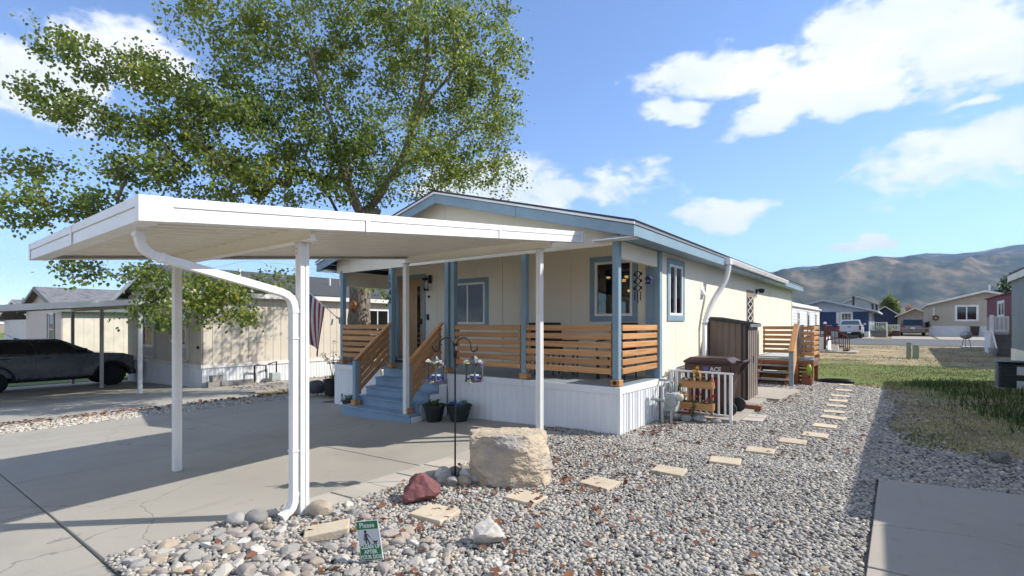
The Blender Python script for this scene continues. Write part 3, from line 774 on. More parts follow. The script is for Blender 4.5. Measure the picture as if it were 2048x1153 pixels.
def window(parent, ax, pl, u0, u1, z0, z1, trim=.1, trimm=None, framem=None, split='v', fr=.045, glassm=None, name='window', depth=.03, trimdepth=.035, back=None):
    """window: frame with its trim boards and panes as sub-parts"""
    mb = MB(); fm = framem or vinyl; d = depth
    for a, b, p, q in ((u0,u1,z0,z0+fr),(u0,u1,z1-fr,z1),(u0,u0+fr,z0+fr,z1-fr),(u1-fr,u1,z0+fr,z1-fr)): wbox(mb, ax, pl, a, b, -.04, d, p, q)
    um = (u0+u1)/2; zm = (z0+z1)/2
    if split == 'v': wbox(mb, ax, pl, um-fr*.45, um+fr*.45, -.035, d-.006, z0+fr, z1-fr)
    if split == 'h': wbox(mb, ax, pl, u0+fr, u1-fr, -.035, d-.006, zm-fr*.45, zm+fr*.45)
    w = ob(name, mb, fm, parent, bevel=.004)
    if trimm:
        t = trim
        for a, b, p, q in ((u0-t,u1+t,z1,z1+t),(u0-t,u1+t,z0-t,z0),(u0-t,u0,z0,z1),(u1,u1+t,z0,z1)):
            mb = MB(); wbox(mb, ax, pl, a+.001, b-.001, .0, trimdepth, p+.001, q-.001); ob('trim', mb, trimm, w, bevel=.004)
    rects = {'v': ((u0+fr,um-fr*.45,z0+fr,z1-fr),(um+fr*.45,u1-fr,z0+fr,z1-fr)), 'h': ((u0+fr,u1-fr,z0+fr,zm-fr*.45),(u0+fr,u1-fr,zm+fr*.45,z1-fr))}.get(split, ((u0+fr,u1-fr,z0+fr,z1-fr),))
    for i, (a, b, p, q) in enumerate(rects):
        mb = MB(); wbox(mb, ax, pl, a, b, -.012+.012*i, -.006+.012*i, p, q); ob('pane', mb, glassm or glass, w)
    return w

# ------------------------------------------------------------------ the cream home
HX0, HX1, HYF, HYB = -10.47, -3.27, 8.45, 21.7      # walls
DZ, DYF = .70, 6.82                                   # deck height, deck front
EZ, RX, EOUT = 3.045, -6.87, 3.95                     # eave top, ridge x, half width of the roof
SL = .263
house = thing('mobile_home', 'cream mobile home with blue trim and covered wooden front porch', 'house', (-6.87, 14, 0))
def roofz(x): return EZ+SL*(EOUT-abs(x-RX))
# openings: u0, u1, z0, z1
WR = (-4.52, -3.77, 1.77, 2.77); WLF = (-8.25, -7.22, 1.62, 2.55); DR = (-10.06, -9.2, .74, 2.74); WS = (8.83, 9.52, 1.78, 2.70); DS = (14.55, 15.42, .80, 2.55)
siding(house, 'F', HYF, HX0, HX1, .55, 2.92, [WR, WLF, DR], cream, 1.22, first=.55)
siding(house, 'R', HX1, HYF+.02, HYB, .72, 2.90, [WS, DS], cream, 1.22, first=.7)
siding(house, 'L', HX0, HYF+.02, HYB, .55, 2.90, [], cream, 1.22)
mb = MB(); wbox(mb, 'B', HYB, HX0, HX1, -.06, 0, .55, 2.9); ob('rear_wall', mb, cream, house)
# upper part of the front wall, up to the sloping porch ceiling
for a, b in ((HX0,-8.67),(-8.67,RX),(RX,-5.07),(-5.07,HX1)):
    mb = MB(); mb.prism([(a+.003,HYF-.014,2.925),(b-.003,HYF-.014,2.925),(b-.003,HYF-.014,roofz(b)-.16),(a+.003,HYF-.014,roofz(a)-.16)], (0,.05,0)); ob('siding_panel', mb, cream, house)
mb = MB(); wbox(mb, 'F', HYF, -6.80, -6.72, .014, .034, .72, 3.72); ob('batten', mb, cream, house, bevel=.003)
mb = MB(); wbox(mb, 'F', HYF, HX0, HX1, .014, .022, 2.90, 2.93); ob('joint_strip', mb, cream, house)
# interior surfaces seen dimly through the panes
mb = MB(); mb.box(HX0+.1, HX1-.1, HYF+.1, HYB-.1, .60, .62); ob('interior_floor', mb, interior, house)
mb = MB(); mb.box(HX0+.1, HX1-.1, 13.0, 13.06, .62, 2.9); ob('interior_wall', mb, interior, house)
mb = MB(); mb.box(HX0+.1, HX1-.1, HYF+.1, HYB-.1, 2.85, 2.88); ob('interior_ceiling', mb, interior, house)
w = window(house, 'F', HYF, *WR, trim=.1, trimm=trimblue, split=None)
blind = pmat('blind_slat', (.05,.05,.052), rough=.6)
for k in range(15):
    z = 2.70-k*.032; mb = MB(); mb.box(WR[0]+.06, WR[1]-.06, HYF+.07, HYF+.085, z-.004, z+.004); ob('blind_slat', mb, blind, w)
lampglow = emat('lamp_glow', (1,.60,.22), 1.0)
for k, (x, z) in enumerate(((-4.36,2.50),(-4.02,2.50),(-4.10,2.44),(-4.22,2.26),(-3.96,2.24))):
    mb = MB(); mb.lathe([(.001,-.024),(.032,-.02),(.04,0),(.032,.02),(.001,.024)], (x, HYF+.22+.06*(k % 3), z), 12); ob('lit_bulb', mb, lampglow, w, sm=True)
mb = MB(); mb.prism([(WR[0]+.05,HYF+.3,1.78),(WR[1]-.05,HYF+.3,1.78),(WR[1]-.05,HYF+.3,2.0),(-4.15,HYF+.3,2.15),(-4.35,HYF+.3,2.02),(WR[0]+.05,HYF+.3,2.2)], (0,.3,0)); ob('white_cloth', mb, pmat('white_cloth', (.7,.7,.72), rough=.9), w, bevel=.02)
w = window(house, 'F', HYF, *WLF, trim=.1, trimm=trimblue, split='v')
curtain = pmat('dark_curtain', (.06,.052,.046), (.03,.027,.025), rough=.95, ns=3)
mb = MB()
cp = [(WLF[0]+.04+.02*i, HYF+.10+.02*math.sin(i*1.2)) for i in range(26)]
mb.add([(x,y,1.62) for x,y in cp]+[(x+(.0 if z else 0),y,2.5) for x,y in cp for z in (1,)], [(i,i+1,27+i-1+1-1+1-1,26+i) for i in range(25)][:0] or [(i,i+1,26+i+1,26+i) for i in range(25)])
ob('curtain', mb, curtain, w, sm=True)
w = window(house, 'R', HX1, *WS, trim=.1, trimm=trimblue, split='v')
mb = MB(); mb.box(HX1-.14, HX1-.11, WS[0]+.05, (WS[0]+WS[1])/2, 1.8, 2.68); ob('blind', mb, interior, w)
# front door: tan slab with two narrow dark lights
tan = pmat('tan_door', (.43,.26,.135), (.38,.225,.115), rough=.5, ns=2)
mb = MB(); wbox(mb, 'F', HYF, DR[0], DR[1], -.03, .01, DR[2]+.06, DR[3]); d = ob('front_door', mb, tan, house, bevel=.004)
for a in (-9.80, -9.36):
    mb = MB(); wbox(mb, 'F', HYF, a-.055, a+.055, .011, .016, 1.0, 2.55); ob('door_light', mb, darkglass, d)
mb = MB(); wbox(mb, 'F', HYF, -9.30, -9.24, .012, .05, 1.62, 1.75); mb.box(-9.33,-9.21,HYF-.07,HYF-.05,1.68,1.70); ob('handle', mb, blackmetal, d, bevel=.004)
for a, b, p, q in ((DR[0]-.1,DR[1]+.1,DR[3],DR[3]+.1),(DR[0]-.1,DR[0],DR[2],DR[3]),(DR[1],DR[1]+.09,DR[2],DR[3])):
    mb = MB(); wbox(mb, 'F', HYF, a+.001, b-.001, .0, .035, p, q-.001); ob('trim', mb, trimblue, d, bevel=.004)
mb = MB(); mb.box(-10.1,-9.1,7.95,8.4,DZ+.001,DZ+.022); ob('threshold', mb, darkplastic, d)
# side door with a diamond lattice screen
brown = pmat('brown_door', (.30,.22,.16), rough=.6)
mb = MB(); wbox(mb, 'R', HX1, DS[0], DS[1], -.03, .012, DS[2], DS[3]); d = ob('side_door', mb, brown, house, bevel=.004)
mb = MB(); wbox(mb, 'R', HX1, DS[0]+.14, DS[1]-.14, .013, .018, 1.0, 2.36); ob('screen_glass', mb, darkglass, d)
for k in range(7):
    z0 = 1.0+k*.195; y0, y1 = DS[0]+.14, DS[1]-.14
    for s_ in (0, 1):
        a, b = ((y0, y1) if s_ else (y1, y0))
        if z0+.195 < 2.4: board('lattice_bar', (HX1+.024,a,z0), (HX1+.024,b,z0+.195), .022, .006, vinyl, d, c=0)
# blue corner boards
for q in ((-3.50,-3.345),):
    mb = MB(); wbox(mb, 'F', HYF, q[0], q[1], .014, .075, .74, 2.62); ob('corner_board', mb, trimblue, house, bevel=.004)
mb = MB(); mb.box(-3.34,-3.235,8.35,8.46,.70,2.86); ob('corner_board', mb, trimblue, house, bevel=.004)
mb = MB(); wbox(mb, 'R', HX1, HYB-.09, HYB, .014, .03, .72, 2.9); ob('corner_board', mb, cream, house)
# roof
def roof_side(sgn):
    xe = RX+sgn*EOUT
    mb = MB(); y0, y1 = 6.56, 22.15
    mb.prism([(xe,y0,EZ),(RX,y0,EZ+SL*EOUT),(RX,y0,EZ+SL*EOUT+.035),(xe+sgn*.02,y0,EZ+.03)], (0,y1-y0,0)); o = ob('roof', mb, shingle, house)
    mb = MB(); mb.prism([(xe+sgn*.012,y0-.004,EZ-.035),(RX,y0-.004,EZ+SL*EOUT-.035),(RX,y0-.004,EZ+SL*EOUT-.002),(xe+sgn*.012,y0-.004,EZ-.002)], (0,.03,0)); ob('drip_edge', mb, vinyl, o)
    mb = MB(); mb.box(min(xe,xe+sgn*.012), max(xe,xe+sgn*.012), y0+.03, y1, EZ-.035, EZ-.002); ob('drip_edge', mb, pmat('drip_grey', (.20,.22,.23), rough=.5), o)
    # barge boards at both gables, two lengths each
    for yb in (6.585, 22.08):
        for t0, t1 in ((0,.52),(.522,1)):
            xa, xb = xe+(RX-xe)*t0, xe+(RX-xe)*t1
            za, zb = EZ+SL*EOUT*t0-.04, EZ+SL*EOUT*t1-.04
            mb = MB(); mb.prism([(xa,yb,za-.165),(xb,yb,zb-.165),(xb,yb,zb),(xa,yb,za)], (0,.035,0)); ob('barge_board', mb, trimblue, house, bevel=.003)
    for y0_, y1_ in ((6.622,10.9),(10.905,15.8),(15.805,22.08)):
        mb = MB(); mb.box(min(xe,xe-sgn*.03), max(xe,xe-sgn*.03), y0_, y1_, EZ-.19, EZ-.037); ob('fascia_board', mb, trimblue, house, bevel=.003)
    xw = HX1 if sgn > 0 else HX0
    a, b = sorted((xe-sgn*.032, xw-sgn*.05))
    mb = MB(); mb.box(a, b, 6.63, 22.0, EZ-.175, EZ-.160); ob('soffit', mb, trimblue, house)
    # porch ceiling, boards running to the house
    nb = 12
    for i in range(nb):
        xa, xb = xw+(RX-xw)*i/nb, xw+(RX-xw)*(i+1)/nb
        mb = MB(); mb.prism([(xa,6.92,roofz(xa)-.15),(xb-sgn*-.004,6.92,roofz(xb)-.15),(xb-sgn*-.004,6.92,roofz(xb)-.135),(xa,6.92,roofz(xa)-.135)], (0,HYF-.02-6.92,0)); ob('ceiling_board', mb, panwhite, house)
for s_ in (1, -1): roof_side(s_)
mb = MB(); mb.prism([(RX-.12,6.555,EZ+SL*EOUT+.005),(RX,6.555,EZ+SL*EOUT+.045),(RX+.12,6.555,EZ+SL*EOUT+.005)], (0,15.6,0)); ob('ridge_cap', mb, shingle, house)
# gable infill over the porch front
for a, b in ((HX0+.05,-9.1),(-9.1,RX),(RX,-5.2),(-5.2,-3.29)):
    mb = MB(); mb.prism([(a+.003,6.86,2.80),(b-.003,6.86,2.80),(b-.003,6.86,roofz(b)-.05),(a+.003,6.86,roofz(a)-.05)], (0,.05,0)); ob('gable_panel', mb, cream, house)
mb = MB(); mb.box(-3.60,-2.96,6.63,6.855,2.845,2.865); ob('soffit', mb, vinyl, house)
mb = MB(); mb.box(-10.8,-10.45,6.63,6.855,2.845,2.865); ob('soffit', mb, vinyl, house)
mb = MB(); mb.box(-3.36,-3.275,6.96,8.34,2.60,2.862); ob('porch_beam', mb, cream, house, bevel=.004)
mb = MB(); mb.box(HX0,HX0+.09,6.96,8.44,2.52,2.862); ob('porch_beam', mb, cream, house, bevel=.004)
mb = MB(); wbox(mb, 'B', 22.03, RX-3.6, RX+3.6, 0, .03, 2.87, 2.9); ob('gable_panel', mb, cream, house)
mb = MB(); mb.prism([(HX0,HYB,2.9),(HX1,HYB,2.9),(HX1,HYB,roofz(HX1)-.02),(RX,HYB,roofz(RX)-.02),(HX0,HYB,roofz(HX0)-.02)], (0,-.05,0)); ob('gable_panel', mb, cream, house)
# side and rear skirting of the house
skirting(house, 'R', HX1-.02, HYF+.05, HYB, .72, skirtwhite, .4)
# porch posts
def post(x, y, z0, z1, w=.10, block=True, m=None):
    o = board('porch_post', (x,y,z0), (x,y,z1), w, w, m or trimblue, house, side=(0,1,0), c=.006)
    if block:
        b = board('post_block', (x,y,z0-.10), (x,y,z0-.001), .145, .145, cedar, o, side=(0,1,0), c=.008) if False else None
        mb = MB(); mb.box(x-.073,x+.073,y-.073,y+.073,z0-.095,z0-.002); b = ob('post_block', mb, cedarlt, house, bevel=.008)
    return o
PY = 6.905
post(-3.335, PY, DZ+.10, 2.845)
mb = MB(); mb.lathe([(.001,0),(.03,0),(.03,.012),(.001,.012)], (-3.335,PY-.086,.755), 12, axis='y'); ob('base_cap', mb, blackmetal, house)
post(-5.02, PY, DZ+.10, 2.80)
post(-6.84, PY, DZ+.10, 2.80); post(-6.68, PY, DZ+.10, 2.80, block=False)
pn = post(-8.49, PY, DZ+.10, 2.80)
post(-10.23, PY, DZ+.10, 2.845)
post(-10.25, 8.36, DZ+.10, 2.55)
for k, ch in enumerate('1542'):
    text('digit', ch, .155, (-8.49, PY-.054, 2.60-.16*k), (R(90),0,0), blackmetal, pn, .004, .003)
# deck
nb = 12
for i in range(nb):
    y0 = DYF+.01+(HYF-.03-DYF)*i/nb; y1 = DYF+.01+(HYF-.03-DYF)*(i+1)/nb-.006
    mb = MB(); mb.box(-10.42, -3.26, y0, y1, DZ-.035, DZ); ob('deck_board', mb, deckgrey, house, bevel=.004)
for a, b in ((-10.42,-8.72),(-6.76,-5.0),(-4.995,-3.255)):
    mb = MB(); mb.box(a, b, DYF-.03, DYF-.002, DZ-.11, DZ-.004); ob('deck_fascia', mb, skirtwhite, house, bevel=.004)
mb = MB(); mb.box(-3.253,-3.228,DYF-.03,8.34,DZ-.11,DZ-.004); ob('deck_fascia', mb, skirtwhite, house, bevel=.004)
skirting(house, 'F', DYF-.012, -10.42, -8.70, DZ-.11, skirtwhite, .30)
skirting(house, 'F', DYF-.012, -6.74, -3.245, DZ-.11, skirtwhite, .30, nrib=2, dep=.008)
skirting(house, 'R', -3.245, DYF-.01, 8.34, DZ-.11, skirtwhite, .30)
mb = MB(); mb.box(-3.275,-3.222,DYF-.04,DYF+.01,g(-3.2,6.8)-.03,DZ-.112); ob('corner_trim', mb, skirtwhite, house, bevel=.004)
# railings of six cedar slats
def railing(p0, p1, parent, zb=.875, zt=1.61, n=6, off=(0,0), mat=None):
    mat = mat or cedar
    rl = bpy.data.objects.new('railing', None); link(rl, parent); c_ = (Vector((*p0, zb))+Vector((*p1, zb)))/2
    rl.location = c_-wl(parent); WL[rl.name] = c_
    d = (Vector(p1)-Vector(p0)).normalized(); nr = Vector((d.y,-d.x))
    h = .089; gp = (zt-zb-n*h)/(n-1)
    for i in range(n):
        z = zb+h/2+i*(h+gp)
        j = random.uniform(-.002,.002)
        board('slat', (p0[0]+nr.x*.02,p0[1]+nr.y*.02,z+j), (p1[0]+nr.x*.02,p1[1]+nr.y*.02,z-j), h, .036, mat, rl, c=.005)
    for q, s_ in ((p0,1),(p1,-1)):
        x, y = q[0]+d.x*s_*.025-nr.x*.02, q[1]+d.y*s_*.025-nr.y*.02
        board('rail_stud', (x,y,zb-.02), (x,y,zt-.002), .05, .04, mat, rl, side=(nr.x,nr.y,0), c=.004)
    return rl
railing((-6.61,PY-.02), (-5.08,PY-.02), house)
railing((-4.96,PY-.02), (-3.40,PY-.02), house)
railing((-10.17,PY-.02), (-8.55,PY-.02), house)
railing((-3.31,6.98), (-3.31,8.36), house)
railing((-10.30,8.30), (-10.30,6.98), house)
# blue steps
st = bpy.data.objects.new('porch_stairs', None); link(st, house); WL[st.name] = Vector((-7.7,6.2,0)); st.location = WL[st.name]-wl(house)
x0s, x1s = -8.62, -6.78; rise = .166; z = .036
yf = [5.87, 6.11, 6.35, 6.585]
for k in range(4):
    xa, xb = (x0s-.12, x1s+.05) if k == 0 else (x0s, x1s)
    zt = z+k*rise
    mb = MB(); mb.box(xa, xb, yf[k]-.022, (yf[k+1] if k < 3 else DYF-.03)+.02, zt-.032, zt); ob('tread', mb, stepblue, st, bevel=.006)
    zb_ = g(xa,yf[k])-.04 if k == 0 else zt-rise+.0015
    mb = MB(); mb.box(xa+.004, xb-.004, yf[k], yf[k]+.02, zb_, zt-.034); ob('riser', mb, stepblue, st, bevel=.003)
mb = MB(); mb.box(x0s, x1s, DYF-.028, DYF-.006, z+3*rise+.0015, DZ-.002); ob('riser', mb, stepblue, st, bevel=.003)
mb = MB(); mb.box(x0s-.1, x1s+.03, DYF-.045, DYF+.01, DZ-.002, DZ+.004); ob('nosing', mb, stepblue, st)
for xs_, nm in ((x0s-.012,'a'),(x1s+.012,'b')):
    sgn = -1 if nm == 'a' else 1
    for k in range(4):
        ya, yb_ = yf[k]+.024, (yf[k+1]+.02 if k < 3 else DYF-.03)
        zt = z+k*rise-.034
        if nm == 'a' and k == 0: continue
        if nm == 'b' and k == 0: xs2 = x1s+.054
        else: xs2 = xs_
        mb = MB(); mb.box(xs2-.008, xs2+.008, ya, yb_-.001, g(xs_,6)-.03, zt); ob('side_panel', mb, skirtwhite, st)
        mb = MB(); mb.box(xs2+(-.016 if sgn<0 else .0085), xs2+(-.0085 if sgn<0 else .016), ya, yb_-.002, zt-.035, zt); ob('side_trim', mb, vinyl, st)
def handrail(x, lowm):
    hr = bpy.data.objects.new('stair_railing', None); link(hr, house); WL[hr.name] = Vector((x,6.4,.8)); hr.location = WL[hr.name]-wl(house)
    ya, za, yb_, zb_ = 6.84, 1.585, 6.02, .89
    sl = (za-zb_)/(ya-yb_)
    for k in range(5):
        dz = -k*.148
        board('slat', (x,yb_+.03,zb_+dz+.03*sl), (x,ya-.03,za+dz-.03*sl), .089, .036, cedar, hr, side=(0,0,1), c=.005)
    board('handrail_cap', (x,yb_-.03,zb_+.055-.03*sl), (x,ya+.01,za+.055+.01*sl), .04, .09, cedar, hr, side=(0,0,1), c=.006)
    board('rail_stud', (x,yb_+.07,.24), (x,yb_+.07,.9), .05, .04, cedar, hr, side=(0,1,0))
    board('rail_stud', (x,ya-.06,.80), (x,ya-.06,1.53), .05, .04, cedar, hr, side=(0,1,0))
    board('lower_post', (x,yb_-.02,.136), (x,yb_-.02,.90), .092, .092, lowm, hr, side=(0,1,0), c=.006)
    mb = MB(); mb.box(x-.07,x+.07,yb_-.09,yb_+.05,.038,.134); ob('post_block', mb, cedarlt, hr, bevel=.008)
handrail(-8.47, trimblue); handrail(-6.94, trimblue)
# porch lamp and doorbell
mb = MB(); mb.box(-8.99,-8.90,HYF-.04,HYF-.014,2.60,2.80); mb.tube([(-8.945,HYF-.04,2.74),(-8.945,HYF-.14,2.76),(-8.945,HYF-.15,2.72)],.012,6); mb.box(-9.01,-8.88,HYF-.22,HYF-.09,2.66,2.72)
pl_ = ob('porch_lamp', mb, blackmetal, house, bevel=.003)
mb = MB(); mb.lathe([(.055,2.43),(.062,2.5),(.05,2.66),(.05,2.662)], (-8.945,HYF-.155,0), 14); ob('lamp_glass', mb, glassmat('lamp_clear', (.9,.9,.88), .95), pl_, sm=True)
mb = MB(); mb.lathe([(.062,2.415),(.064,2.43)], (-8.945,HYF-.155,0), 14); ob('lamp_ring', mb, blackmetal, pl_)
mb = MB(); mb.box(-9.06,-8.99,HYF-.04,HYF-.015,1.72,1.86); ob('door_camera', mb, blackmetal, house, bevel=.006)
mb = MB(); mb.lathe([(.035,0),(.035,.012),(.001,.014)], (-8.99,HYF-.028,2.28), 14, axis='y'); ob('wall_plate', mb, blackmetal, house)
# side fixtures: vent hood, flood lamp, gutter with its flexible spout
mb = MB(); mb.prism([(HX1+.014,10.66,2.22),(HX1+.10,10.66,2.22),(HX1+.014,10.66,2.36)], (0,.16,0)); mb.box(HX1+.014,HX1+.02,10.6,10.88,2.16,2.40); ob('vent_hood', mb, vinyl, house)
mb = MB(); mb.box(HX1+.014,HX1+.04,15.65,15.80,2.50,2.62); mb.tube([(HX1+.04,15.7,2.56),(HX1+.16,15.72,2.58)],.02,6); mb.lathe([(.02,0),(.06,.05),(.065,.12),(.001,.12)],(HX1+.15,15.62,2.50),10); mb.lathe([(.02,0),(.06,.05),(.065,.12),(.001,.12)],(HX1+.15,15.84,2.50),10); ob('flood_lamp', mb, blackmetal, house)
mb = MB()
xe = RX+EOUT
mb.prism([(xe+.002,11.2,EZ-.03),(xe+.002,11.2,EZ-.13),(xe+.07,11.2,EZ-.13),(xe+.10,11.2,EZ-.05),(xe+.10,11.2,EZ-.03)], (0,7.1,0)); ob('gutter', mb, vinyl, house, bevel=.004)
# corrugated spout
def bez(p, n):
    P = [Vector(q) for q in p]; out = []
    for i in range(n+1):
        t = i/n; a = [P[j].lerp(P[j+1], t) for j in range(3)]; b = [a[j].lerp(a[j+1], t) for j in range(2)]; out.append(b[0].lerp(b[1], t))
    return out
pts = bez([(-2.87,11.28,2.9),(-2.87,11.2,2.35),(-3.10,10.95,2.35),(-3.17,10.62,1.62)], 54)
mb = MB(); mb.tube(pts, [.050+.010*math.cos(i*math.pi) for i in range(55)], 12)
mb.tube([(-3.17,10.62,1.62),(-3.18,10.60,.1)], .045, 12); ob('flexible_spout', mb, whiteold, house, sm=True)
mb = MB(); mb.box(-2.93,-2.81,11.18,11.36,2.88,2.99); ob('gutter_outlet', mb, whiteold, house, bevel=.006)

# ------------------------------------------------------------------ carport
CP = thing('carport', 'white aluminium carport with sloping ribbed roof over the driveway', 'carport', (-5.4, 3.8, 0))
CX0, CX1, CY0, CY1 = -6.95, -3.74, 1.09, 6.60
def cz(y): return 2.272+.1027*(y-CY0)       # underside of the fascia
FH = .158
def slope_box(mb, x0, x1, y0, y1, a, b):
    return mb.hexa([(x0,y0,cz(y0)+a),(x1,y0,cz(y0)+a),(x1,y1,cz(y1)+a),(x0,y1,cz(y1)+a),(x0,y0,cz(y0)+b),(x1,y0,cz(y0)+b),(x1,y1,cz(y1)+b),(x0,y1,cz(y1)+b)])
# long fascias: a tall lower face, a groove and a top lip
for x, s_ in ((CX1,1),(CX0,-1)):
    a, b = sorted((x, x-s_*.018)); mb = MB(); slope_box(mb, a, b, CY0, CY1, 0, FH*.56); a2, b2 = sorted((x+s_*.006, x-s_*.018)); slope_box(mb, a2, b2, CY0, CY1, FH*.60, FH)
    a3, b3 = sorted((x-s_*.004, x-s_*.018)); slope_box(mb, a3, b3, CY0, CY1, FH*.56, FH*.60)
    slope_box(mb, *sorted((x-s_*.004, x-s_*.10)), CY0, CY1, .0, .008)
    ob('fascia', mb, white, CP, bevel=.003)
mb = MB()
mb.box(CX0,CX1,CY0-.012,CY0-.002,cz(CY0)+.0,cz(CY0)+FH*.56); mb.box(CX0,CX1,CY0-.006,CY0-.002,cz(CY0)+FH*.56,cz(CY0)+FH*.60); mb.box(CX0,CX1,CY0-.018,CY0-.002,cz(CY0)+FH*.60,cz(CY0)+FH)
mb.box(CX0+.02,CX1-.02,CY0-.002,CY0+.11,cz(CY0)+.002,cz(CY0)+.010); ob('front_fascia', mb, white, CP, bevel=.003)
for x, s_ in ((CX1,1),(CX0,-1)):
    mb = MB(); a, b = sorted((x+s_*.009, x-s_*.02))
    slope_box(mb, a, b, CY0-.02, CY0+.17, -.003, FH+.003)
    mb.box(min(x,x-s_*.055),max(x,x-s_*.055),CY0-.021,CY0-.013,cz(CY0)-.003,cz(CY0)+FH+.003); ob('corner_cap', mb, white, CP, bevel=.003)
mb = MB(); mb.box(CX1-.03,CX1+.014,CY1-.02,CY1+.02,cz(CY1)-.004,cz(CY1)+FH+.006); ob('fascia_end_cap', mb, whiteold, CP, bevel=.003)
# roof pans, each with its own ribs running up the slope
npan = 8; pwid = (CX1-CX0-.04)/npan
for i in range(npan):
    x0 = CX0+.02+i*pwid; prof = [(0,.0)]
    for k in range(2):
        c = (k+.5)*pwid/2; prof += [(c-.034,.0),(c-.028,-.045),(c+.028,-.045),(c+.034,.0)]
    prof.append((pwid-.004,.0))
    vs = []
    for du, dz in prof:
        for y in (CY0, CY1): vs.append((x0+du, y, cz(y)+dz+.085))
    n = len(prof)
    for du, dz in prof:
        for y in (CY0, CY1): vs.append((x0+du, y, cz(y)+dz+.089))
    fs = [(2*j,2*j+2,2*j+3,2*j+1)[::-1] for j in range(n-1)]+[(2*n+2*j,2*n+2*j+2,2*n+2*j+3,2*n+2*j+1) for j in range(n-1)]
    mb = MB(); mb.add(vs, [f[::-1] for f in fs]); ob('roof_pan', mb, panwhite, CP)
def beam(y, x0, x1):
    zt = cz(y)+.062; mb = MB()
    mb.box(x0,x1,y-.022,y+.022,zt-.125,zt-.012); mb.box(x0,x1,y-.045,y+.045,zt-.012,zt-.002); mb.box(x0,x1,y-.045,y+.045,zt-.137,zt-.125)
    return ob('roof_beam', mb, panwhite, CP, bevel=.002)
beam(2.32, CX0+.04, CX1-.12); beam(5.94, CX0+.04, CX1-.12)
def carport_post(x, y, name='carport_post'):
    zb = g(x,y)-.02; zt = cz(y)+.062-.14; w = .041; c = .012; q = .008
    # fluted square tube
    sec = []
    for sx, sy in ((1,0),(0,1),(-1,0),(0,-1)):
        for t, o in ((-w+.004,0),(-c,0),(-c+.004,-q),(c-.004,-q),(c,0),(w-.004,0)):
            sec.append((sx*(w+o)-sy*t, sy*(w+o)+sx*t))
    mb = MB(); n = len(sec)
    mb.add([(x+a,y+b,zb) for a,b in sec]+[(x+a,y+b,zt) for a,b in sec], [(k,(k+1)%n,(k+1)%n+n,k+n) for k in range(n)]+[tuple(range(n,2*n))])
    o = ob(name, mb, whiteold, CP)
    mb = MB(); mb.box(x-.055,x+.055,y-.055,y+.055,zt,zt+.004); ob('post_bracket', mb, greymetal, CP)
    return o
for x, y in ((-4.06,2.34),(-6.70,2.30),(-4.07,5.95),(-6.93,5.95)): carport_post(x, y)
# ribbed downspout: elbow at the corner, long slant, elbow, down the post, kick-out
def ribbed(path, w, d, crimp=()):
    P = [Vector(p) for p in path]; m = len(P); sec = []
    hw, hd = w/2, d/2
    for k in range(9):
        t = -hw+w*k/8; sec.append((t, -hd+(.004 if k % 2 else 0)))
    for k in range(9):
        t = hw-w*k/8; sec.append((t, hd-(.004 if k % 2 else 0)))
    n = len(sec); vs = []
    for i, p in enumerate(P):
        t = (P[min(i+1,m-1)]-P[max(i-1,0)]).normalized(); xx = Vector((1,0,0)); xx = (xx-t*xx.dot(t)).normalized(); yy = t.cross(xx)
        s_ = 1.0-(.06 if (i % 2 and crimp and crimp[0] <= i <= crimp[1]) else 0)
        for a, b in sec: vs.append(p+xx*a*s_+yy*b*s_)
    mb = MB(); mb.add(vs, [(i*n+k, i*n+(k+1)%n, (i+1)*n+(k+1)%n, (i+1)*n+k) for i in range(m-1) for k in range(n)]+[tuple(range(n))[::-1], tuple((m-1)*n+k for k in range(n))])
    return mb
DSX = -4.07
el1 = bez([(DSX,1.17,2.24),(DSX,1.17,2.13),(DSX,1.22,2.11),(DSX,1.30,2.085)], 10)
mb = ribbed([(DSX,1.17,2.285)]+el1, .068, .052, (1,10)); ds = ob('downspout', mb, white, CP)
mb = ribbed([(DSX,1.285,2.09),(DSX,2.10,1.905)], .074, .056); ob('downspout_length', mb, white, ds)
el2 = bez([(DSX,2.08,1.91),(DSX,2.20,1.885),(DSX,2.262,1.86),(DSX,2.268,1.74)], 10)
mb = ribbed(el2, .076, .058, (1,10)); ob('downspout_elbow', mb, white, ds)
mb = ribbed([(DSX,2.268,1.75),(DSX,2.268,.16)], .07, .052); ob('downspout_length', mb, whiteold, ds)
el3 = bez([(DSX,2.268,.18),(DSX,2.268,.085),(DSX,2.24,.06),(DSX,2.16,.02)], 8)
mb = ribbed(el3, .076, .056, (1,8)); ob('downspout_elbow', mb, whiteold, ds)
for z in (.55,1.5):
    mb = MB(); mb.box(DSX-.042,DSX+.042,2.235,2.31,z,z+.012); ob('strap', mb, whiteold, ds)

# seams, screws and pipe collars of the carport
for y in (2.75, 4.62):
    mb = MB(); slope_box(mb, CX1+.0065, CX1+.009, y, y+.045, -.001, FH+.001); ob('fascia_seam', mb, whiteold, CP)
mb = MB(); mb.box(-5.36,-5.31,CY0-.0215,CY0-.0185,cz(CY0)-.001,cz(CY0)+FH+.001); ob('fascia_seam', mb, whiteold, CP)
for x, y in ((-4.06,2.34),(-6.70,2.30),(-4.07,5.95),(-6.93,5.95)):
    for z in (.03,.07):
        mb = MB(); mb.lathe([(.006,0),(.006,.004),(.001,.005)], (x-.018,y-.047,cz(y)-.10-z), 8, axis='y'); ob('screw', mb, greymetal, CP)
    mb = MB(); mb.box(x-.05,x+.05,y-.05,y+.05,g(x,y)+.0,g(x,y)+.006); ob('post_foot', mb, greymetal, CP)
def collar(p, d, w=.082, t_=.064, l=.03):
    d = Vector(d).normalized(); a = Vector(p)-d*l/2; b = Vector(p)+d*l/2
    board('pipe_collar', a, b, w, t_, whiteold, ds, side=(1,0,0), c=.003)
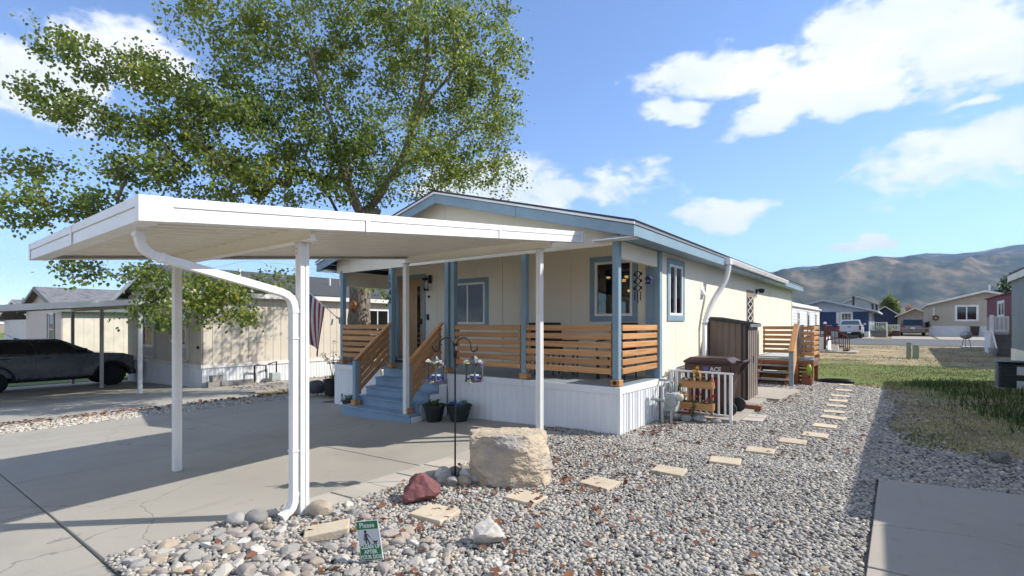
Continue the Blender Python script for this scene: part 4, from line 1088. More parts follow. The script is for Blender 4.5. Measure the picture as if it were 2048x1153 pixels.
collar((DSX,1.30,2.087),(0,.815,-.185)); collar((DSX,2.085,1.908),(0,.815,-.185)); collar((DSX,2.268,1.735),(0,0,1)); collar((DSX,2.268,.19),(0,0,1)); collar((DSX,1.17,2.235),(0,0,1))

# ------------------------------------------------------------------ things around the porch
def rock_obj(name, c, size, seed, mat, label, cat, planes=10, base=None, spread=(.6,.95), rough=.06, rot=0, sink=.12, group=None, tilt=(0,0)):
    v = rock_shape(base or ICO4, seed, planes, rough, spread)
    v = v/np.abs(v).max(0)*np.array(size)/2
    e = np.array(Euler((tilt[0],tilt[1],rot)).to_matrix()); v = v@e.T
    v[:,2] += -v[:,2].min()-sink*size[2]
    mb = MB(); b_ = base or ICO4
    mb.add((v+np.array([c[0],c[1],g(c[0],c[1])])).tolist(), b_[1].tolist())
    return ob(name, mb, mat, label=label, cat=cat, group=group, auto=28)
sand = pmat('sandstone', (.52,.42,.30), (.38,.315,.235), rough=.95, ns=4, st=(1,1,2.5), c3=(.34,.31,.275), s3=3.0, t3=(.48,.66), bump=1.0, bs=22, bst=(1,1,2))
red = pmat('red_rock', (.23,.085,.082), (.15,.055,.058), rough=.85, ns=5, bump=.8, bs=12, c3=(.33,.19,.18), s3=7, t3=(.62,.72))
pale = pmat('pale_rock', (.52,.49,.44), (.42,.395,.36), rough=.85, ns=5, bump=.5, bs=14)
dark_rock = pmat('dark_rock', (.06,.058,.062), (.10,.098,.10), rough=.9, ns=5, bump=.8, bs=14)
def big_boulder():
    ICO5 = ico(6)
    v = ICO5[0]/np.linalg.norm(ICO5[0], axis=1)[:,None]
    hx, hy, hz = .43, .30, .275
    # hand-placed cleavage planes: flat top, split front with a hollow, leaning sides
    pl = [((0,0,1),hz*.98),((.06,-1,.10),hy*.95),((-.05,1,0),hy),((-1,-.12,.02),hx*.93),((1,-.2,.25),hx*.93),((.75,-.6,.35),hx*.82),((-.65,-.75,-.1),hx*.80),((.6,-.2,.75),.37),((.15,-.8,.75),.35),((-.5,.7,.3),.45),((.9,.5,-.1),.46),((-.1,-.7,-.72),.36),((.35,-.95,.05),.30),((-.25,-.9,.45),.345)]
    n = np.array([p[0] for p in pl], float); d = np.array([p[1] for p in pl])/np.linalg.norm(n, axis=1); n /= np.linalg.norm(n, axis=1)[:,None]
    dots = v@n.T; rad = np.where(dots > .02, d/np.maximum(dots,.02), 9).min(1)
    p = v*rad[:,None]
    fn = np.array([mnoise.fractal(Vector((q[0]*5,q[1]*5,q[2]*11+3)), .75, 2.2, 6) for q in p])
    cell = np.array([mnoise.cell(Vector((q[0]*9+fn[i]*.6,q[1]*9,q[2]*14+fn[i]*.8))) for i, q in enumerate(p)])
    p = p*(1+.05*fn+.022*(cell-.5))[:,None]
    hol = np.exp(-(((p[:,0]+.10)/.14)**2+((p[:,1]+.32)/.16)**2+((p[:,2]-.10)/.14)**2)); p[:,1] += .085*hol
    a = R(28); c_, s_ = math.cos(a), math.sin(a)
    x = p[:,0]*c_-p[:,1]*s_; y = p[:,0]*s_+p[:,1]*c_
    q = np.stack([x-3.25, y+4.16, p[:,2]+.215], 1)
    mb = MB(); mb.add(q.tolist(), ICO5[1].tolist())
    ob('boulder', mb, sand, label='large square tan sandstone boulder beside the carport post', cat='boulder', auto=24)
big_boulder()
rock_obj('rock', (-3.52,3.18), (.40,.32,.30), 14, red, 'dark red jagged rock at the edge of the pavers', 'rock', planes=16, rot=.5, spread=(.5,.8), rough=.14)
rock_obj('rock', (-2.42,2.86), (.27,.2,.22), 22, pale, 'white angular rock alone in the front gravel', 'rock', planes=13, rot=.9, spread=(.45,.75), rough=.12)
rock_obj('rock', (-13.0,7.9), (.62,.5,.42), 31, dark_rock, 'dark round boulder beside the tree and tall pot', 'rock', planes=7, spread=(.8,1))
rock_obj('rock', (.93,8.15), (.2,.16,.16), 37, pmat('grey_rock',(.17,.16,.155),rough=.9,ns=5,bump=.5,bs=14), 'small grey rock in the shaded gravel near the pad', 'rock', planes=7, spread=(.7,1))
for i, (dx, dy, s_, m_) in enumerate([(-.16,-.02,.17,3),(-.04,-.12,.15,0),(.08,-.13,.13,1),(.17,-.04,.14,2),(.05,.12,.15,3),(-.12,.13,.15,1),(.22,.08,.12,0)]):
    rock_obj('rock', (-3.66+dx,3.80+dy), (s_*1.15,s_,s_*.85), 60+i, cob_m[m_], 'fist-sized stone piled around the foot of the black crook pole', 'stone', planes=7, base=ICO3, spread=(.7,1), group='stones round the crook pole')
for i, (x, y, s_) in enumerate([(-3.02,8.42,.24),(-2.82,8.45,.18),(-2.62,8.5,.2),(-2.38,8.55,.16)]):
    rock_obj('rock', (x,y), (s_*1.2,s_*.9,s_*.7), 80+i, cob_m[1], 'grey stone in the row under the white picket panel', 'stone', planes=7, base=ICO3, spread=(.75,1), group='stones under the picket panel')
for i, (x, y, s_) in enumerate([(-3.92,2.42,.19),(-4.20,2.02,.17),(-4.3,1.9,.15)]):
    rock_obj('rock', (x,y), (s_*1.25,s_,s_*.75), 90+i, cob_m[2 if i == 0 else 1], ['tan stone against the foot of the front carport post','grey stone left of the downspout outlet','small grey stone at the driveway edge by the downspout outlet'][i], 'stone', planes=7, base=ICO3, spread=(.75,1))

# crook pole with two lanterns
HKX, HKY = -3.66, 3.80
hk = thing('crook_pole', 'black double shepherd crook pole stuck in the gravel', 'garden pole', (HKX,HKY,0))
mb = MB(); mb.tube([(HKX,HKY,-.05),(HKX,HKY,1.42)], .009, 8); ob('pole', mb, blackmetal, hk, sm=True)
mb = MB(); mb.tube([(HKX,HKY,1.28),(HKX,HKY,1.40)], .017, 8); ob('collar', mb, blackmetal, hk, sm=True)
AX = Vector((.79,.61,0))            # the two arms lie across the view of the street
def arm(s_):
    p = []
    for k in range(13):
        t = k/12*math.pi; r_ = .075
        p.append(Vector((HKX,HKY,0))+AX*s_*(.015+r_-r_*math.cos(t))+Vector((0,0,1.40+.085*math.sin(t))))
    e = p[-1]
    for k in range(1, 11):
        t = k/10*math.pi*1.15; r_ = .034
        p.append(e+AX*s_*(r_-r_*math.cos(t))+Vector((0,0,-.035-r_*math.sin(t)*.9+.02*(k/10))))
    mb = MB(); mb.tube(p, .007, 8); ob('arm', mb, blackmetal, hk, sm=True)
    return e+AX*s_*.034+Vector((0,0,-.062))
lgrey = pmat('lantern_grey', (.10,.10,.105), (.075,.075,.08), rough=.5, ns=5)
petalw = pmat('petal_white', (.75,.73,.66), (.68,.62,.5), rough=.7, ns=9); petalp = pmat('petal_purple', (.25,.10,.48), (.17,.06,.35), rough=.7, ns=9)
petaly = pmat('petal_yellow', (.72,.42,.03), (.6,.3,.02), rough=.7, ns=9); petalr = pmat('petal_pink', (.62,.03,.10), (.5,.02,.07), rough=.7, ns=9); petalo = pmat('petal_orange', (.65,.14,.02), (.5,.09,.015), rough=.7, ns=9)
leafg = pmat('plant_leaf', (.05,.10,.035), (.08,.14,.05), rough=.6, ns=20); leafs = pmat('silver_leaf', (.28,.36,.33), (.20,.27,.25), rough=.7, ns=12); leafb = pmat('blue_leaf', (.16,.30,.52), (.10,.21,.40), rough=.6, ns=12)
leafy = pmat('pale_leaf', (.30,.38,.08), rough=.6, ns=9)
def petals(mb, c, r_, n, seed, flat=.5):
    q = random.Random(seed)
    for _ in range(n):
        a, b = q.uniform(0,6.28), q.uniform(-.3,1.2); d = Vector((math.cos(a)*math.cos(b), math.sin(a)*math.cos(b), math.sin(b)))
        p = Vector(c)+d*r_*q.uniform(.3,1); t = d.cross(Vector((0,0,1))).normalized() if abs(d.z) < .95 else Vector((1,0,0)); w = r_*q.uniform(.28,.5)
        u = d.cross(t)
        mb.add([p-t*w, p+u*w*.4+d*w*.3, p+t*w, p-u*w*.9+d*w*.5], [(0,1,2,3)])
def leaves(mb, c, r_, n, seed, ln=.07, w=.02, up=.4):
    q = random.Random(seed)
    for _ in range(n):
        a = q.uniform(0,6.28); e = q.uniform(up-.6, up+.8); d = Vector((math.cos(a)*math.cos(e), math.sin(a)*math.cos(e), math.sin(e)))
        p = Vector(c)+Vector((q.gauss(0,r_*.4),q.gauss(0,r_*.4),q.uniform(0,r_*.5))); L_ = ln*q.uniform(.6,1.2); t = d.cross(Vector((0,0,1))).normalized()*w*q.uniform(.7,1.2)
        m_ = p+d*L_*.55; e2 = p+d*L_+Vector((0,0,-L_*.25))
        mb.add([p, m_-t+Vector((0,0,.25*w)), e2, m_+t+Vector((0,0,.25*w)), m_], [(0,4,1),(1,4,2),(2,4,3),(3,4,0)])
def lantern(top, lab, seed):
    x, y, zt = top; H = .30; w = .058
    ln = thing('lantern', lab, 'lantern', (x,y,zt-H), 'hanging lanterns')
    mb = MB(); mb.tube([(x+.018*math.cos(a),y,zt-.012+.018*math.sin(a)) for a in [k/10*6.283 for k in range(11)]],.003,6); ob('ring', mb, lgrey, ln)
    zr = zt-.03; ze = zt-.095
    mb = MB()
    prof = [(.012,zr),(.03,zr-.03),(w+.018,ze),(w+.018,ze-.010)]
    vs = []
    for r_, z in prof:
        for sx, sy in ((-1,-1),(1,-1),(1,1),(-1,1)): vs.append((x+sx*r_,y+sy*r_,z))
    fs = [(3,2,1,0)[::-1]]+[(i*4+k,(i+1)*4+k,(i+1)*4+(k+1)%4,i*4+(k+1)%4) for i in range(3) for k in range(4)]+[(12,13,14,15)[::-1]]
    mb.add(vs, fs); ob('roof', mb, lgrey, ln)
    zb = zt-H
    for sx, sy in ((-1,-1),(1,-1),(1,1),(-1,1)):
        mb = MB(); mb.box(x+sx*w-.007,x+sx*w+.007,y+sy*w-.007,y+sy*w+.007,zb+.02,ze-.011); ob('corner_post', mb, lgrey, ln)
    for s_ in (-1,1):       # arched heads
        for ax in 'xy':
            mb = MB(); a = .042
            P = [(-w+.008,0),(-w+.008,-.05)]+[(-.042*math.cos(t),-.05+.038*math.sin(t)) for t in [k/8*math.pi for k in range(9)]]+[(w-.008,-.05),(w-.008,0)]
            pts = [(x+u,y+s_*w-.002,ze-.011+v) if ax == 'x' else (x+s_*w-.002,y+u,ze-.011+v) for u, v in P]
            mb.prism(pts, (0,.004,0) if ax == 'x' else (.004,0,0)); ob('arch', mb, lgrey, ln)
    mb = MB(); mb.box(x-w-.012,x+w+.012,y-w-.012,y+w+.012,zb,zb+.02); mb.box(x-w-.004,x+w+.004,y-w-.004,y-w+.002,zb+.02,zb+.045); mb.box(x-w-.004,x+w+.004,y+w-.002,y+w+.004,zb+.02,zb+.045); ob('base', mb, lgrey, ln, bevel=.002)
    bl = pmat('bowl_blue', (.03,.10,.36), rough=.3); mb = MB(); mb.lathe([(.03,zb+.022),(.046,zb+.05),(.05,zb+.068),(.046,zb+.068)], (x,y,0), 16); bo = ob('bowl', mb, bl, ln, sm=True)
    mb = MB(); mb.lathe([(.0505,zb+.066),(.0515,zb+.074),(.047,zb+.074)], (x,y,0), 16); ob('rim', mb, vinyl, bo, sm=True)
    q = random.Random(seed)
    for k, (u, v, m_) in enumerate(((.075,-.10,petalw),(-.06,-.095,petalw),(.085,-.13,petalp),(-.07,-.28,petalp),(-.02,-.30,petalw),(.07,-.285,petalp),(.02,-.10,petalw))):
        if seed == 2 and k in (3,6): continue
        mb = MB(); c_ = Vector((x,y,zt+v))+AX*u*1.0+Vector((.3,-.6,0)).normalized()*.07
        petals(mb, c_, .032, 16, seed*10+k); ob('flower', mb, m_, ln)
        mb = MB(); leaves(mb, c_, .02, 4, seed*7+k, .05, .012, -.2); ob('flower_leaf', mb, leafy, ln)
e1 = arm(-1); e2 = arm(1)
lantern((e1.x,e1.y,e1.z-.01), 'grey lantern on the crook arm nearer the stairs', 1)
lantern((e2.x,e2.y,e2.z-.01), 'grey lantern on the crook arm nearer the boulder', 2)

# dog sign
sg = thing('dog_sign', 'green and white sign about cleaning up after dogs, tilted in the gravel', 'sign', (-2.86,2.15,0))
sgreen = pmat('sign_green', (.012,.20,.055), rough=.45, ns=4); sgrey = pmat('sign_panel', (.62,.64,.64), (.52,.54,.55), rough=.45, ns=2); swhite = pmat('sign_white', (.82,.83,.82), rough=.4)
SR = Matrix.Translation((-2.845,2.15,.02)) @ Euler((R(0),R(-9.5),R(25))).to_matrix().to_4x4()
def on_sign(mb): return [tuple(SR@Vector(p)) for p in mb.v]
def spart(name, mb, mat, par=None):
    mb.v = on_sign(mb); return ob(name, mb, mat, par or sg)
SW, SH = .082, .27
mb = MB(); mb.box(-SW,SW,-.002,.002,0,SH); bd = spart('board', mb, swhite)
mb = MB(); mb.box(-SW+.001,SW-.006,-.0032,-.0022,.212,SH-.004); spart('green_band', mb, sgreen, bd)
mb = MB(); mb.box(-SW+.001,SW-.006,-.0032,-.0022,.004,.110); spart('green_band', mb, sgreen, bd)
mb = MB(); mb.box(-SW+.001,SW-.006,-.0032,-.0022,.110,.212); spart('picture_panel', mb, sgrey, bd)
def stext(body, size, u, z, xs=1.0, bold=.0012):
    o = text('lettering', body, size, (0,0,0), (0,0,0), swhite, bd, .0004, bold)
    m = SR @ Matrix.Translation((u,-.0042,z)) @ Euler((R(90),0,0)).to_matrix().to_4x4() @ Matrix.Diagonal((xs,1,1,1))
    o.matrix_local = Matrix.Translation(-wl(bd)) @ m
stext('Please', .048, -.003, .239, .95, .0004)
stext('CLEAN UP', .037, -.002, .094, .88); stext('AFTER', .037, -.002, .059, .92); stext('YOUR DOG', .037, -.002, .024, .84)
ink = pmat('sign_ink', (.04,.04,.045), rough=.5)
mb = MB(); yk = -.0045
def blot(P): mb.prism([(u,yk,v) for u, v in P], (0,.0008,0))
blot([(-.022+.010*math.cos(t),.196+.011*math.sin(t)) for t in [k/12*6.283 for k in range(12)]])
blot([(-.030,.184),(-.014,.184),(-.010,.150),(-.030,.148)])
blot([(-.031,.150),(-.016,.150),(-.018,.118),(-.028,.112)]); blot([(-.018,.150),(-.009,.150),(.006,.114),(-.003,.112)])
blot([(-.016,.180),(-.011,.184),(.010,.160),(.006,.156)]); blot([(-.031,.180),(-.028,.184),(-.036,.150),(-.041,.152)])
blot([(-.040,.152),(-.034,.152),(-.033,.138),(-.042,.138)])
blot([(.008,.158),(.010,.158),(.036,.128),(.034,.127)])
blot([(.028,.130),(.048,.132),(.052,.122),(.030,.118)]); blot([(.046,.130),(.060,.134),(.060,.126),(.052,.120)])
for u in (.031,.037,.044,.049): blot([(u-.001,.120),(u+.003,.120),(u+.003,.111),(u-.001,.111)])
blot([(.028,.128),(.024,.138),(.026,.139),(.031,.129)])
spart('pictogram', mb, ink, bd)
for u in (-.04,.045):
    mb = MB(); mb.tube([(u,.003,.06),(u,.003,-.16)], .0022, 6); spart('wire_leg', mb, greymetal)

# pots by the steps
def pot(name, x, y, r0, r1, h, mat, lab, ring=True, cat='flower pot', z=None):
    z = g(x,y) if z is None else z; t = thing(name, lab, cat, (x,y,z))
    prof = [(r0*.98,z),(r0,z+.01)]
    n = 10
    for k in range(n+1):
        f = k/n; prof.append((r0+(r1-r0)*f**.85+(.004 if ring and k % 2 else 0), z+.015+(h-.05)*f))
    prof += [(r1+.015,z+h-.033),(r1+.018,z+h),(r1-.005,z+h),(r1-.02,z+h-.05)]
    mb = MB(); mb.lathe(prof, (x,y,0), 28); ob('pot_body', mb, mat, t, auto=40)
    mb = MB(); mb.lathe([(.001,z+h-.05),(r1-.015,z+h-.049)], (x,y,0), 20); ob('soil', mb, soil, t)
    return t, z+h-.04
t, zt = pot('flower_pot', -6.50, 6.22, .125, .185, .30, darkplastic, 'ribbed black pot with dark green plant by the stairs')
mb = MB(); leaves(mb, (-6.50,6.22,zt), .11, 70, 3, .13, .03, .5); ob('plant', mb, leafg, t)
potg = pmat('pot_green_black', (.022,.030,.030), rough=.5, ns=6)
t, zt = pot('flower_pot', -6.12, 6.45, .14, .215, .29, potg, 'wide dark barrel pot with blue succulents against the skirting', ring=False)
for zz in (.12,.20):
    mb = MB(); z = g(-6.12,6.45)+zz; r_ = .14+.075*(zz/.26)**.85+.003; mb.lathe([(r_,z),(r_+.005,z+.004),(r_+.007,z+.018),(r_+.002,z+.022)], (-6.12,6.45,0), 28); ob('band', mb, potg, t)
mb = MB()
for k in range(5): leaves(mb, (-6.12+.11*math.cos(k*1.3)-.03,6.45+.08*math.sin(k*1.3),zt+.02), .05, 26, 30+k, .08, .028, .6)
ob('succulent', mb, leafb, t)
mb = MB(); leaves(mb, (-6.02,6.50,zt+.03), .07, 34, 44, .09, .03, .7); ob('succulent', mb, leafs, t)
t, zt = pot('flower_pot', -9.05, 6.25, .10, .14, .24, pmat('pot_rust', (.05,.03,.025), rough=.6), 'small dark pot with silvery foliage left of the stairs')
mb = MB(); leaves(mb, (-9.05,6.25,zt), .15, 130, 9, .12, .035, .5); ob('plant', mb, leafs, t)
t, zt = pot('planter', -12.1, 7.85, .20, .24, .42, darkplastic, 'tall dark planter with a thin leafy shrub near the tree', ring=False, cat='planter')
mb = MB(); q = random.Random(4); tips = []
for k in range(7):
    a = q.uniform(0,6.28); e = Vector((-12.1+.32*math.cos(a),7.85+.32*math.sin(a),zt+q.uniform(.5,1.15))); mid = Vector((-12.1+.1*math.cos(a),7.85+.1*math.sin(a),zt+.45))
    mb.tube([(-12.1,7.85,zt),mid,e],[.010,.007,.003],5); tips += [e, mid.lerp(e,.5), mid]
ob('stem', mb, pmat('stem_brown',(.12,.08,.05),rough=.8), t)
mb = MB()
for k, e in enumerate(tips): leaves(mb, e, .10, 12, 70+k, .07, .022, .1)
ob('foliage', mb, leafg, t)
mb = MB(); leaves(mb, (-12.1,7.85,zt), .2, 60, 91, .16, .012, .8); ob('dry_grass', mb, pmat('dry_stalk',(.38,.27,.13),rough=.8), t)

# flag on its pole, fixed to the corner post
FB = Vector((-10.28, 6.84, 1.72)); FT = Vector((-11.62, 6.55, 2.66))
fl = thing('flag_pole', 'white angled flag pole on the porch corner post', 'flag pole', FB)
mb = MB(); mb.tube([FB, FT], .012, 8); ob('pole', mb, vinyl, fl, sm=True)
mb = MB(); mb.tube([FB+Vector((.06,.06,-.05)), FB+(FT-FB)*.07], .022, 8); mb.box(FB.x-.03,FB.x+.08,FB.y,FB.y+.03,FB.z-.09,FB.z+.06); mb.tube([FB+Vector((-.18,-.06,.02)),FB+Vector((-.20,-.08,-.12))],.02,6); ob('bracket', mb, greymetal, fl)
fr_ = pmat('flag_red', (.27,.035,.04), (.21,.026,.032), rough=.8, ns=8); fw = pmat('flag_white', (.52,.50,.48), (.45,.43,.41), rough=.8, ns=8); fb = pmat('flag_blue', (.025,.035,.15), (.02,.028,.11), rough=.8, ns=8)
# hoist along the pole, fly hanging down
def fpt(u, v, off=0):       # u 0..1 along hoist from the tip down the pole, v 0..1 along the fly
    hp = FT+(FB-FT)*(.05+.62*u)
    fold = .075*math.sin(u*9+v*2.2)*v + .04*math.sin(u*4+1)*v
    drop = 1.25*v
    return hp+Vector((.10*v*(1-u)+.15*v*v-.10*v*u, fold-.10*v+off, -drop*(1-.06*u)))
flag = thing('flag', 'American flag hanging in folds from the angled porch pole', 'flag', FT)
NU = 26
for k in range(13):
    mb = MB(); m_ = 14; rows = []
    u0, u1 = k/13, (k+1)/13; v0 = .40 if k < 7 else 0
    for j in range(m_+1):
        v = v0+(1-v0)*j/m_
        rows += [fpt(u0, v), fpt((u0+u1)/2, v), fpt(u1, v)]
    mb.add(rows, [(j*3+i, j*3+i+1, j*3+i+4, j*3+i+3) for j in range(m_) for i in range(2)]); ob('stripe', mb, fr_ if k % 2 == 0 else fw, flag, sm=True)
mb = MB(); rows = []; m_ = 12; nn = 14
for j in range(m_+1):
    for i in range(nn+1): rows.append(fpt(7/13*i/nn, .40*j/m_))
mb.add(rows, [(j*(nn+1)+i, j*(nn+1)+i+1, (j+1)*(nn+1)+i+1, (j+1)*(nn+1)+i) for j in range(m_) for i in range(nn)]); cn = ob('canton', mb, fb, flag, sm=True)
mb = MB()
for r_ in range(9):
    for c_ in range(6 if r_ % 2 == 0 else 5):
        u = 7/13*(r_+.8)/9.6; v = .40*((c_+.6 if r_ % 2 == 0 else c_+1.1)/6.2)
        for off in (-.004,.004):
            ctr = fpt(u, v, off); du = (fpt(u+.012, v, off)-ctr); dv = (fpt(u, v+.012, off)-ctr)
            P = []
            for t_ in range(10):
                rr = 1.15 if t_ % 2 == 0 else .48; a = t_*math.pi/5; P.append(ctr+du*rr*math.cos(a)+dv*.75*rr*math.sin(a))
            mb.add(P, [tuple(range(10))])
ob('star', mb, fw, cn)

# birdhouse and iron wind chime at the porch corner
bx, by = -3.335, 8.12
bh = thing('birdhouse', 'tiny navy birdhouse hanging on a wire at the porch corner', 'birdhouse', (bx,by,2.30))
nav = pmat('navy', (.02,.03,.10), rough=.5)
mb = MB(); mb.box(bx-.04,bx+.04,by-.04,by+.04,2.31,2.38); ob('box', mb, nav, bh); mb = MB(); mb.prism([(bx-.065,by-.05,2.378),(bx+.065,by-.05,2.378),(bx,by-.05,2.44)], (0,.1,0)); ob('roof', mb, nav, bh)
mb = MB(); mb.box(bx-.055,bx+.055,by-.055,by+.055,2.298,2.309); ob('base', mb, nav, bh); mb = MB(); mb.lathe([(.011,0),(.011,.002)], (bx,by-.043,2.345), 10, axis='y'); ob('hole', mb, vinyl, bh)
mb = MB(); mb.tube([(bx,by,2.43),(bx,by,2.86)], .003, 5); ob('wire', mb, blackmetal, bh)
cx, cy = -3.56, 8.18
wc = thing('wind_chime', 'dark iron wind chime hanging before the blue-trimmed porch window', 'wind chime', (cx,cy,1.95))
mb = MB(); mb.tube([(cx,cy,2.50),(cx,cy,2.9)], .003, 5); ob('wire', mb, blackmetal, wc)
for k, z in enumerate((2.48,2.36,2.24)):
    mb = MB(); mb.tube([(cx+.045*math.cos(a),cy,z+.05*math.sin(a)) for a in [i/12*6.283 for i in range(13)]], .009, 6); mb.box(cx-.075,cx-.04,cy-.008,cy+.008,z-.03,z+.02); mb.box(cx+.04,cx+.075,cy-.008,cy+.008,z-.02,z+.03); ob('scroll', mb, blackmetal, wc)
for dx in (-.05,0,.05):
    mb = MB(); mb.tube([(cx+dx,cy,2.18),(cx+dx,cy,1.98+abs(dx))], .009, 6); ob('bell', mb, blackmetal, wc)

# patio chairs and table on the porch
mesh_dark = pmat('patio_dark', (.02,.021,.023), rough=.6, ns=8)
def patio_chair(x, y, rz, lab):
    t = thing('patio_chair', lab, 'chair', (0,0,0), 'patio chairs on the porch')
    z = 0
    mb = MB(); mb.box(-.25,.25,-.24,.24,.40,.425); ob('seat', mb, mesh_dark, t, bevel=.01)
    mb = MB(); mb.hexa([(-.25,.22,.43),(.25,.22,.43),(.25,.25,.43),(-.25,.25,.43),(-.25,.32,.95),(.25,.32,.95),(.25,.345,.95),(-.25,.345,.95)]); ob('backrest', mb, mesh_dark, t, bevel=.008)
    for sx in (-.25,.25):
        mb = MB(); mb.tube([(sx,-.22,0),(sx,-.22,.42)], .013, 6); ob('leg', mb, mesh_dark, t); mb = MB(); mb.tube([(sx,.26,0),(sx,.22,.42)], .013, 6); ob('leg', mb, mesh_dark, t)
        mb = MB(); mb.tube([(sx,-.22,.42),(sx,-.24,.63),(sx,.27,.65)], .014, 6); ob('armrest', mb, mesh_dark, t)
    t.location = (x,y,DZ+.001); t.rotation_euler = (0,0,rz); WL[t.name] = Vector((x,y,DZ)); return t
patio_chair(-4.70, 7.45, R(180), 'dark patio chair behind the second porch rail panel')
patio_chair(-3.85, 7.95, R(0), 'dark patio chair under the blue-trimmed porch window')
patio_chair(-5.35, 7.9, R(60), 'dark patio chair near the middle porch post')
t = thing('patio_table', 'low dark patio table with pale top between the porch chairs', 'table', (-4.35,7.75,DZ))
mb = MB(); mb.box(-4.75,-3.95,7.55,8.0,DZ+.42,DZ+.445); ob('table_top', mb, pmat('table_top',(.42,.46,.50),rough=.3), t, bevel=.008)
for x in (-4.70,-4.0):
    for y in (7.6,7.95): mb = MB(); mb.tube([(x,y,DZ+.001),(x,y,DZ+.42)], .014, 6); ob('leg', mb, mesh_dark, t)
# chair backs show above the rail
# gas meter at the porch side
gm = thing('gas_meter', 'grey gas meter and pipes at the side of the white porch skirting', 'gas meter', (-3.0,8.05,0))
mg = pmat('meter_grey', (.36,.40,.40), (.28,.31,.31), rough=.55, ns=7, bump=.2, bs=20)
mb = MB(); mb.box(-3.06,-2.86,8.05,8.28,.20,.50); mb.lathe([(.001,0),(.09,.0),(.10,.06),(.07,.09),(.001,.09)], (-2.93,8.035,.36), 16, axis='y'); ob('meter_body', mb, mg, gm, bevel=.02)
mb = MB(); mb.lathe([(.001,-.06),(.055,-.05),(.06,0),(.055,.05),(.001,.06)], (-2.82,8.12,.44), 14, axis='x'); ob('regulator', mb, pmat('meter_pale',(.50,.50,.42),rough=.6), gm, sm=True)
mb = MB(); mb.tube([(-3.03,7.93,-.05),(-3.03,7.93,.62)], .022, 8); ob('pipe', mb, mg, gm, sm=True)
mb = MB(); mb.tube([(-3.03,7.93,.40),(-3.12,7.93,.40),(-3.22,7.93,.40)], .02, 8); mb.tube([(-3.03,7.93,.44),(-3.03,7.93,.38)], .036, 8); mb.tube([(-3.13,7.93,.43),(-3.13,7.93,.37)], .03, 8); ob('valve', mb, mg, gm, sm=True)
mb = MB(); mb.tube([(-3.03,7.93,.60),(-3.0,7.97,.68),(-2.98,8.06,.68),(-2.97,8.12,.60),(-2.97,8.12,.50)], .02, 8); ob('pipe', mb, mg, gm, sm=True)
mb = MB(); mb.tube([(-2.97,8.22,.5),(-2.97,8.24,.66),(-3.1,8.3,.68),(-3.24,8.3,.68)], .02, 8); ob('pipe', mb, mg, gm, sm=True)
mb = MB(); mb.tube([(-2.86,7.86,-.05),(-2.86,7.86,.24)], .018, 8); ob('stake', mb, greymetal, gm)

# white picket panels by the side wall
pk = thing('picket_panel', 'white metal picket railing panel holding a two-tier flower planter', 'railing', (-2.7,8.72,0))
x0p, x1p, yp = -3.22, -2.20, 8.70
board('top_rail', (x0p,yp,.82), (x1p+.06,yp,.81), .03, .035, vinyl, pk); board('bottom_rail', (x0p,yp,.13), (x1p,yp,.12), .03, .03, vinyl, pk)
for i in range(10):
    x = x0p+.05+i*(x1p-x0p-.12)/9
    board('picket', (x,yp,.13), (x,yp,.80), .03, .014, vinyl, pk, side=(1,0,0), c=.002)
board('end_post', (x1p+.02,yp,-.03), (x1p+.02,yp,.80), .045, .045, vinyl, pk, side=(1,0,0))
pk2 = thing('picket_panel', 'white metal picket railing running back along the cream wall', 'railing', (-3.18,9.25,0))
board('top_rail', (-3.18,8.75,.83), (-3.18,9.75,.86), .03, .035, vinyl, pk2); board('bottom_rail', (-3.18,8.75,.13), (-3.18,9.75,.13), .03, .03, vinyl, pk2)
for i in range(8): board('picket', (-3.18,8.83+i*.125,.13), (-3.18,8.83+i*.125,.82), .03, .014, vinyl, pk2, side=(0,1,0), c=.002)
# planter
pt = thing('flower_planter', 'two-tier cedar planter with yellow and pink flowers on the white railing', 'planter', (-2.68,8.6,.1))
for z in (.56,.20):
    mb = MB(); mb.box(-2.95,-2.42,8.50,8.522,z,z+.11); ob('front_board', mb, cedarlt, pt, bevel=.003)
    mb = MB(); mb.box(-2.95,-2.42,8.66,8.68,z,z+.11); ob('back_board', mb, cedarlt, pt, bevel=.003)
    for x in (-2.95,-2.442): mb = MB(); mb.box(x,x+.022,8.5225,8.6595,z,z+.11); ob('end_board', mb, cedarlt, pt)
    mb = MB(); mb.box(-2.925,-2.445,8.523,8.659,z+.005,z+.085); ob('soil', mb, soil, pt)
for x in (-2.86,-2.50): mb = MB(); mb.box(x,x+.04,8.681,8.694,.10,.70); ob('upright', mb, cedarlt, pt)
q = random.Random(8)
def bloom(x, z0, z1, m_, r_=.03, n=5):
    mb = MB(); mc = MB()
    for k in range(n):
        c_ = (x+q.gauss(0,.03), 8.56+q.gauss(0,.025), z1+q.uniform(-.05,.06)); mc.tube([(x,8.58,z0),c_], .003, 4); petals(mb, c_, r_, 14, q.random())
    ob('flower', mb, m_, pt); ob('stem', mc, leafg, pt)
bloom(-2.70,.65,.83,petaly,.036,8); bloom(-2.66,.65,.76,petaly,.03,4); bloom(-2.76,.65,.70,petalo,.028,3); bloom(-2.55,.65,.70,petalo,.024,3); bloom(-2.42,.65,.70,petalr,.03,2)
bloom(-2.90,.29,.40,petaly,.034,9); bloom(-2.74,.29,.40,petalo,.028,5); bloom(-2.62,.29,.46,petalr,.032,2); bloom(-2.50,.29,.40,petalr,.036,3); bloom(-2.43,.29,.40,petalr,.034,2)
mb = MB()
for x, z in ((-2.9,.66),(-2.8,.67),(-2.6,.66),(-2.5,.66),(-2.88,.3),(-2.7,.3),(-2.55,.31),(-2.48,.33)): leaves(mb, (x,8.57,z), .06, 16, q.random(), .06, .018, .5)
